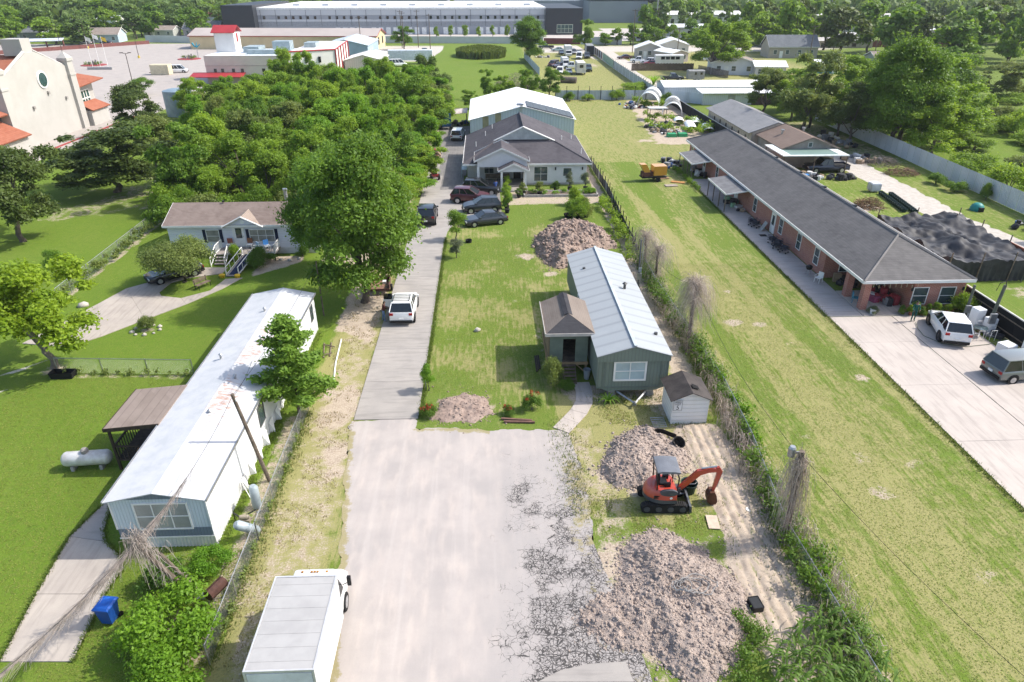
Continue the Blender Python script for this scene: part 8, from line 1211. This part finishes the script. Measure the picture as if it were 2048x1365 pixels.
e = T('patio_chair', 'blue plastic chair between the porch columns', 'chair', 30.5, 50.6, .06, R(70)); CB = M('chair_blue', (.05, .25, .36), .5); MB().box(-.25, .25, -.25, .25, .4, .44).build('seat', CB, e); MB().box(-.25, .25, .22, .27, .44, .9).build('backrest', CB, e); [MB().tube([(a, b, 0), (a*.9, b*.9, .4)], .025, 5).build('leg', CB, e) for a in (-.25, .25) for b in (-.25, .25)]
e = T('door_mat', 'dark door mat before the white door of the brick building', 'mat', 28.9, 67.3, .06); MB().box(-.35, .35, -.3, .3, .0, .02).build('mat', RUB, e); e = T('leaning_panel', 'grey panel leaning on the brick wall left of the white door', 'panel', 29.5, 69.0, .06); MB().slab([(-.25, -.35, 0), (-.25, .35, 0), (.3, .35, .9), (.3, -.35, .9)][::-1], .03).build('panel', CINDER, e)
lights = MB(); [lights.tube([(30.6+k*.45, 48.75, 2.5-.12*math.sin(k*1.1)), (30.62+k*.45, 48.75, 2.2-.1*(k % 2))], .02, 4) for k in range(9)]; tag(lights.build('icicle_lights', M('string_light', (.6, .5, .35), .5)), 'string of hanging decorations under the porch eave', 'decoration')
for k in range(9): potplant('small flower pot in the bed under the brick front wall, %s from the left' % ('first', 'second', 'third', 'fourth', 'fifth', 'sixth', 'seventh', 'eighth', 'ninth')[k], 33.3+k*.5, 48.3-.25*(k % 2), .75+.2*(k % 3), .42, ('vine', 'lime', 'mid')[k % 3], pot=M('terracotta', (.3, .12, .07), .8), pr_=.16)
e = potplant('white urn planter at the corner column', 30.9, 48.4, .7, .5, 'silver', pot=WHITE, pr_=.25)
e = T('garden_hose', 'long garden hose curving over the pale driveway', 'hose', 0, 0, .07); m = MB(); m.tube([(33.4, 46.6, .05), (33.0, 45.6, .03), (32.8, 44.4, .03), (33.4, 43.2, .03), (35.0, 42.6, .03), (36.8, 42.9, .03), (38.2, 43.5, .03)], .022, 5); m.build('hose', M('hose_green', (.14, .17, .12), .6), e)
WA = M('appliance_white', (.74, .75, .76), .35, 0, .06, 2.)
for lab, x, y, w_, d, h, rz in (('tall white refrigerator standing between the two service poles', 37.6, 45.9, .7, .7, 1.6, 10), ('smaller white appliance right of the tall refrigerator', 38.1, 45.0, .65, .6, 1.2, 10), ('white washing machine behind the grey-green minivan', 36.9, 41.4, .95, .8, .95, 15), ('big white propane-like cabinet at the right picture edge', 39.6-1.3, 40.8, .9, .9, 1.6, -5)):
    e = T('appliance', lab, 'appliance', x, y, 0, R(rz)); MB().box(-w_/2, w_/2, -d/2, d/2, .04, h).build('body', WA, e); MB().box(-w_/2+.02, w_/2-.02, -d/2-.03, -d/2, .1, h-.05).build('door', WA, e); MB().box(w_*.3, w_*.36, -d/2-.07, -d/2-.03, h*.5, h*.7).build('handle', STEEL, e)
e = T('patio_table', 'white metal patio table and chair frames beside the black fence', 'table', 37.0, 44.4); m = MB(); m.lathe((0, 0, .7), [(.5, 0), (.5, .03)], 16); m.build('top', GLASSL, e); m = MB()
for k in range(6):
    a = k*1.05; cx, cy = .95*math.cos(a), .95*math.sin(a); m.tube([(cx-.2, cy, 0), (cx-.2, cy, .85), (cx+.2, cy, .85), (cx+.2, cy, 0)], .022, 4); m.tube([(cx-.2, cy, .4), (cx+.2, cy+.4, .4)], .02, 4); m.tube([(cx-.2, cy+.4, 0), (cx-.2, cy+.4, .45), (cx+.2, cy+.4, .45)], .02, 4)
m.build('chair_frames', WHITE, e)
# ------------------------------------------------ black net enclosure right of the brick building
NET = M('black_net', (.02, .02, .023), .6, 0, .4, .8, c2=(.05, .05, .055), spec=.25); e = T('shade_net_enclosure', 'big black shade net draped over posts behind the brick building', 'shade net', 46, 65)  # grey sheen of the net is painted in as its lighter second colour
nx, ny = 48, 80; X, Y = np.meshgrid(np.linspace(-5.6, 2.8, nx), np.linspace(-10.4, 2.6, ny)); X = X+np.clip((Y+9)/14, 0, 1)*.6; sagx = np.abs(np.sin((X+5.6)/8.6*PI*2)); sagy = np.abs(np.sin((Y+10.4)/13*PI*3)); Z = 2.35-.55*np.minimum(sagx, 1)*.7-.5*sagy*.6+.55*(np.abs(fbm(X*.55, Y*.35, 3)-.5)*3-.35)+.22*(np.abs(vnoise(X*1.3+Y*.4, Y*.9, 8)-.5)*2-.5)+.16*(vnoise(X*2.6, Y*1.4, 5)-.5)+.6*np.clip(1-np.hypot(X-1.8, Y-.6)/2.0, 0, 1); i = np.arange(X.size).reshape(X.shape); F = np.stack([i[:-1, :-1], i[:-1, 1:], i[1:, 1:], i[1:, :-1]], -1).reshape(-1, 4); me = npmesh('net_roof', np.stack([X.ravel(), Y.ravel(), Z.ravel()], 1), F, NET, smooth=True); link('net_roof', me, e)
def netwall(edge, nm='net_wall'): 
    Vv = []; Ff = []
    for k, (x, y, z) in enumerate(edge):
        for j in range(6): t = j/5; Vv.append((x+.12*math.sin(k*1.7+j)*t, y+.1*math.cos(k*2.1)*t, z*(1-t)+.03*t))
    for k in range(len(edge)-1):
        for j in range(5): Ff.append((k*6+j, k*6+j+1, (k+1)*6+j+1, (k+1)*6+j))
    link(nm, npmesh(nm, np.array(Vv), np.array(Ff), NET, smooth=True), e)
netwall([(X[0, k], Y[0, k], Z[0, k]) for k in range(0, nx)]); netwall([(X[-1, k], Y[-1, k], Z[-1, k]) for k in range(0, nx)]); netwall([(X[k, 0], Y[k, 0], Z[k, 0]) for k in range(0, ny)]); netwall([(X[k, -1], Y[k, -1], Z[k, -1]) for k in range(36, ny)])
for x, y in ((-5.5, -10.4), (-2.7, -10.5), (.2, -10.5), (2.7, -10.4), (2.9, -6), (3.2, -1.5), (3.4, 2.5), (-5.2, 2.6), (-1, 2.7), (1.8, .6)): MB().tube([(x, y, 0), (x+.1, y, 2.75)], .05, 6).build('post', WOOD, e)
MB().box(3.15, 3.25, -8.6, -5.6, .3, 2.0).build('red_board', M('red_plywood', (.3, .1, .06), .8), e)
m = MB(); m.tube([(1.4, -10.7, 0), (1.4, -10.7, 2.0), (2.8, -10.6, 2.0), (2.8, -10.6, 0)], .05, 5); m.build('door_frame', M('green_grey_pole', (.13, .14, .11)), e)
for k in range(2):
    e = T('pot_row', ('left', 'right')[k]+' long row of black nursery pots with green rims on the grass', 'pots', 48.2+k*1.0, 78.4-k*.5)
    for j in range(14): MB().lathe((-.08*j+1.0-.0, -.55*j+3.6, 0), [(.26, 0), (.34, .38), (.3, .37), (.25, .1)], 9).build('pot', M('teal_black', (.015, .04, .038), .5), e)
e = T('water_tote', 'white caged water tank lying at the end of the pot rows', 'tank', 48.9, 83.3); MB().loft([[(-.6+a, -.55+a, z), (.6-a, -.55+a, z), (.6-a, .55-a, z), (-.6+a, .55-a, z)] for z, a in ((.12, .08), (.3, 0), (1.0, 0), (1.15, .1))]).build('tank', M('tote_white', (.55, .58, .6), .4), e); m = MB(); [m.tube([(-.63, y, .1), (-.63, y, 1.18), (.63, y, 1.18), (.63, y, .1)], .02, 4) for y in (-.5, 0, .5)]; m.build('cage', STEEL, e)
e = T('dog_house', 'teal dome dog house on the grass before the metal fence', 'dog house', 57.0, 75.2); MB().lathe((0, 0, 0), [(.75, 0), (.74, .3), (.6, .62), (.35, .82), (.03, .9)], 16).build('dome', M('teal_plastic', (.02, .22, .2), .5), e, True); MB().box(-.28, .28, -.85, -.6, 0, .5).build('entrance', BLACKM, e)
e = T('brown_kiosk', 'dark brown roofed stand at the right picture edge by the drive', 'stand', 57.8, 63.5); MB().slab([(-1.4, -1.4, 2.3), (1.5, -1.4, 2.3), (1.5, 1.4, 2.5), (-1.4, 1.4, 2.5)], .1).build('roof', M('brown_sheet', (.16, .1, .08), .7), e); [MB().box(x, x+.1, y, y+.1, 0, 2.3).build('post', DKWOOD, e) for x in (-1.2, 1.2) for y in (-1.2, 1.1)]; MB().box(-.8, 1.1, -.8, .9, 0, 1.1).build('counter', TN and M('cream_box', (.5, .42, .36), .7), e)
# ------------------------------------------------ yellow machine on the lawn
YEL = paint('machine_yellow', (.55, .25, .025), .45); e = T('yellow_machine', 'yellow box-bodied machine on a small trailer standing on the right lawn', 'machine', 22.2, 89.6, 0, R(6)); MB().box(-.2, 1.55, -.8, .8, .85, 2.05).build('engine_box', YEL, e); MB().box(-1.6, -.25, -.6, .6, .7, 1.25).build('hopper_base', M('rust_red_paint', (.13, .055, .045)), e); m = MB(); m.loft([[(-1.9+x, -.55, z), (-1.9+x, .55, z), (-1.1+x, .55, z), (-1.1+x, -.55, z)] for z, x in ((1.25, .5), (2.3, -.1))]); m.build('chute', YEL, e); MB().box(-1.7, 1.6, -.7, .7, .5, .68).build('chassis', BLACKM, e); [wheel(e, .6, s*.0, .01, .01) for s in ()]
for s in (-1, 1): m = MB(); m.lathe((.4, s*.85, .33), [(.33, -.1), (.33, .1)], 14, 'y'); m.build('wheel', RUB, e)
m = MB(); m.tube([(1.6, 0, .55), (2.6, .1, .45)], .06, 5); m.build('drawbar', BLACKM, e)
for lab, x, y, rz, c_, w_, l in (('grey plywood sheet lying right of the yellow machine', 24.0, 86.9, 5, (.36, .3, .25), 1.6, .9), ('orange-brown board lying farther right of the yellow machine', 25.3, 88.5, -25, (.45, .22, .07), 1.8, .8), ('low wooden frame behind the boards', 23.9, 90.6, 10, (.28, .17, .1), 1.4, .7)): e = T('plywood_board', lab, 'board', x, y, 0, R(rz)); MB().box(-w_/2, w_/2, -l/2, l/2, .05, .1).build('board', M('ply%.2f' % c_[0], c_, .8, 0, .3, 3.), e)
# ------------------------------------------------ hoop greenhouses and row covers
PLA = M('plastic_film', (.62, .66, .66), .35, 0, .15, .8)
def hoop(label, x, y, rz, W, L, H, cover):
    e = T('hoop_greenhouse', label, 'greenhouse', x, y, 0, R(rz)); n = 9
    for k in range(n): yy = -L/2+L*k/(n-1); MB().tube([(W/2*math.cos(PI*j/12), yy, H*math.sin(PI*j/12)) for j in range(13)], .05, 5).build('hoop', WHITE, e)
    for (a, b) in cover:
        V = [(W/2*1.01*math.cos(PI*j/12), -L/2+L*t, H*1.01*math.sin(PI*j/12)) for t in (a, b) for j in range(13)]; link('film', npmesh('film', np.array(V), np.array([(j, j+1, j+14, j+13) for j in range(12)]), PLA, smooth=True), e)
hoop('larger hoop greenhouse with torn white film at the end of the lawn', 35.0, 150.5, -18, 4.6, 9, 3.0, ((0, .3), (.62, 1))); hoop('smaller hoop greenhouse with bare ribs in front of the larger one', 37.6, 141.5, -14, 3.8, 9, 2.4, ((0, .16), (.8, 1)))
for k, (x, y, L) in enumerate(((35.6, 128.5, 3), (36.4, 123.5, 6), (39.0-.7, 127.2, 5), (38.8, 121.3, 5))):
    e = T('row_cover', 'white fabric row cover in the vegetable garden, %s' % ('small one at the left back', 'long one in the middle', 'right one at the back', 'right one at the front')[k], 'row cover', x, y, 0, R(-10)); V = []; 
    for t in range(7):
        for j in range(9): a = PI*(.12+.76*j/8); V.append((1.0*math.cos(a), -L/2+L*t/6, .35+.75*math.sin(a)+.04*random.random()))
    link('fabric', npmesh('fabric', np.array(V), np.array([(t*9+j, t*9+j+1, (t+1)*9+j+1, (t+1)*9+j) for t in range(6) for j in range(8)]), M('white_fabric', (.78, .8, .78), .7, 0, .05, 1.), smooth=True), e); V, F, L_ = blobleaves([(random.uniform(-.8, .8), random.uniform(-L/2, L/2), .4, .5) for _ in range(8)], 500, .12, RNG); link('crop', npmesh('crop', V, F, LEAF['vine'], L_), e)['kind'] = 'stuff'
e = T('garden_arbor', 'small wooden arbor frame with flat roof in the vegetable garden', 'arbor', 32.5, 133); [MB().box(x, x+.1, y, y+.1, 0, 2.2).build('post', WOOD, e) for x in (-1.6, 1.5) for y in (-1, .9)]; MB().box(-1.8, 1.7, -1.2, 1.1, 2.2, 2.28).build('roof', M('pale_sheet', (.5, .5, .48), .6), e)
e = T('white_ball_tank', 'round white tank at the corner of the brick building and the garden', 'tank', 39.2, 113.4); MB().lathe((0, 0, 0), [(.5, 0), (.72, .4), (.7, .8), (.45, 1.15), (.03, 1.25)], 14).build('tank', WHITE, e, True)
# rough tufts of grass and weeds so that lawn edges are not ruled
def tufts(name, label, P, h, leaf, seed):
    rg = np.random.default_rng(seed); n = len(P); P = np.concatenate([P, np.zeros((n, 1))], 1); a = rg.random(n)*6.28; d = np.stack([np.cos(a), np.sin(a), np.zeros(n)], 1); s = np.stack([-d[:, 1], d[:, 0], np.zeros(n)], 1); hh = (h*(.5+.9*rg.random(n)))[:, None]; w_ = .012+.01*rg.random(n)[:, None]; up = np.array([0, 0, 1.])
    V = np.stack([P-s*w_, P+s*w_, P+d*hh*.55+up*hh+s*w_*.3, P+d*hh*.55+up*hh-s*w_*.3], 1).reshape(-1, 3); tag(link(name, npmesh(name, V, np.arange(4*n).reshape(n, 4), leaf, rg.random(n))), label, 'grass', kind='stuff')
rg = np.random.default_rng(21)
def along(pts, n, sd): 
    out = []; P = [np.array(p, float) for p in pts]
    for a, b in zip(P[:-1], P[1:]): k = max(1, int(n*np.linalg.norm(b-a))); t = rg.random((k, 1)); out.append(a+(b-a)*t+rg.normal(size=(k, 2))*sd)
    return np.concatenate(out)
GR = leafmat('grass_blade', (.115, .17, .03), (.075, .12, .02), .3); GD = leafmat('dry_blade', (.24, .21, .09), (.16, .15, .06), .3)
tufts('edge_grass', 'rough grass along the edges of driveway, walks and fences', np.concatenate([along([(-4.3, 35), (-4.3, 68)], 130, .09), along([(27.0, 10), (27.0, 90)], 110, .1), along([(-11.3, 18), (-11.4, 36)], 180, .25), along([(14.4, 14), (14.0, 24), (15, 34), (14.6, 60)], 200, .45), along(wl, 150, .06), along(wr_, 150, .06), along([(-12.9, 25), (-12.9, 47)], 90, .15), along([(4.2, 34), (4.6, 26)], 130, .5), along([(10.7, 34), (13.4, 34)], 200, .2), along([(6.5, 36.5), (11.5, 36.7)], 90, .3)]), .14, GR, 1)
P = np.stack([rg.uniform(-11.2, -8.3, 9000), rg.uniform(17, 60, 9000)], 1); P2 = np.stack([rg.uniform(4.5, 12, 6000), rg.uniform(25, 38, 6000)], 1); tufts('dry_grass', 'thin dry grass on the bare strips', np.concatenate([P[fbm(P[:, 0]*1.1, P[:, 1]*1.1, 5) > .5], P2[fbm(P2[:, 0]*.9, P2[:, 1]*.9, 6) > .52]]), .09, GD, 2)
P3 = np.stack([rg.uniform(10.7, 14.1, 2600), rg.uniform(16.8, 34, 2600)], 1); P3 = P3[vnoise(P3[:, 0]*3.2, P3[:, 1]*.9, 3) > .45]; VV, FF = [], []
for k, (x, y) in enumerate(P3): s = .015+.04*rg.random()**2; VV.append(_clod[k % 5]*s*[1, 1, .7]+[x, y, s*.25]); FF.append(_cf+12*k)
tag(link('loose_clods', npmesh('loose_clods', np.concatenate(VV), np.concatenate(FF), SOIL)), 'loose clods on the tilled strip along the right fence', 'soil', kind='stuff')

def lawn(x0, x1, y0, y1, n, thr=.3): P = np.stack([rg.uniform(x0, x1, n), rg.uniform(y0, y1, n)], 1); return P[fbm(P[:, 0]*1.4, P[:, 1]*1.4, 7) > thr]
P4 = np.concatenate([lawn(14.9, 26.95, 12, 60, 62000), lawn(-31, -19.6, 18, 41, 30000), lawn(-19.6, -17.7, 27, 48, 5000), lawn(-18, -11.5, 16, 24.5, 14000), lawn(-4.2, 3.6, 38, 68, 20000), lawn(3.8, 12, 55, 80, 9000), lawn(5, 11, 24.5, 27.5, 4000, .45), lawn(4.8, 10.6, 33.8, 37.5, 5000, .5)])
def offwalk(P): 
    k = np.ones(len(P), bool)
    for pl_ in ([wl[0], wr_[0], wr_[1], wr_[2], wr_[3], wr_[4], wr_[5], wr_[6], (-17.6, 30), (-19, 30), wl[3], wl[2], wl[1]], [(4, 33), (6.8, 39), (5.4, 39), (3.6, 33.5)]): k &= polysd(P[:, 0], P[:, 1], pl_) > .05
    return P[k]
P4 = offwalk(P4); n = len(P4); V, F = leafquads(np.concatenate([P4, .006+.014*rg.random((n, 1))], 1), rg.normal(size=(n, 3))*.25+[0, 0, 1], .02+.035*rg.random(n), .5, rg); cl_ = fbm(P4[:, 0]*.9, P4[:, 1]*.4, 12)
tag(link('lawn_grass', npmesh('lawn_grass', V, F, leafmat('lawn_blade', (.215, .25, .058), (.12, .185, .025), .3), np.clip(.5*rg.random(n)+(cl_-.35)*1.2, 0, 1))), 'short mown grass on the nearer lawns', 'grass', kind='stuff')

# tilled strip along the right fence: low ridges of pale sandy soil
X, Y = np.meshgrid(np.arange(10.4, 14.5, .06), np.arange(16.6, 34.2, .08)); stp = [(11.4, 34.0), (13.7, 33.7), (14.0, 28), (13.55, 24), (13.9, 17.2), (11.2, 17), (11.0, 21), (11.5, 26), (11.2, 29.5)]; d = -(polysd(X, Y, stp)+(fbm(X*1.2, Y*1.2, 4)-.5)*.9); xs_ = X+.25*(fbm(X*.2, Y*.25, 6)-.5)
Z = np.clip(d*2, 0, 1)*(.075*np.abs(np.sin(xs_*PI/.52))*(.4+fbm(X*1.5, Y*.8, 8))+.05*(vnoise(X*4, Y*3, 2)-.4)+.03*(vnoise(X*9, Y*9, 3)-.5))+.008; i = np.arange(X.size).reshape(X.shape); F = np.stack([i[:-1, :-1], i[:-1, 1:], i[1:, 1:], i[1:, :-1]], -1).reshape(-1, 4); F = F[(d.ravel()[F] > .02).all(1)]
ts_ = NT('tilled_sand'); n1 = ts_.noise(1.6, det=5, rough=.65); n2 = ts_.noise(14., det=4, rough=.7); wd = ts_.noise(2.2, det=5, rough=.7, stretch=(2, .6, 1)); cs = ts_.mix(ts_.ss(n1, .3, .7), (.46, .38, .3), (.36, .29, .225)); cs = ts_.mix(ts_.math('MULTIPLY', ts_.ss(n2, .45, .7), .45), cs, (.24, .19, .15)); cs = ts_.mix(ts_.math('MULTIPLY', ts_.ss(wd, .56, .66), .6), cs, (.15, .18, .05)); ts_.bump(n2, .5, .03); ts_.fin(cs, .95, 0, .1)
tag(link('tilled_soil', npmesh('tilled_soil', np.stack([X.ravel(), Y.ravel(), Z.ravel()], 1), F, ts_.m)), kind='structure')
Pw = np.stack([rg.uniform(11, 14, 2600), rg.uniform(17, 34, 2600)], 1); Pw = Pw[(polysd(Pw[:, 0], Pw[:, 1], stp) < -.1) & (fbm(Pw[:, 0]*1.6, Pw[:, 1]*.9, 31) > .56)]; tufts('strip_weeds', 'small weeds sprouting on the tilled strip', Pw, .13, GR, 9)
# ------------------------------------------------ summer haze: one even box of air round the whole place
hz = MB(); hz.box(-2400, 2400, -120, 2500, -1.2, 60); ho = hz.build('haze', None); ho['kind'] = 'stuff'; ho['label'] = 'thin pale summer haze in the air'; ho['category'] = 'haze'
hm = bpy.data.materials.new('haze_air'); hm.use_nodes = True; ht = hm.node_tree; ht.nodes.remove(ht.nodes['Principled BSDF']); hv = ht.nodes.new('ShaderNodeVolumePrincipled'); hv.inputs['Color'].default_value = (.86, .93, 1, 1); hv.inputs['Density'].default_value = .00011; hv.inputs['Anisotropy'].default_value = .2; ht.links.new(hv.outputs[0], ht.nodes['Material Output'].inputs['Volume']); ho.data.materials.append(hm)
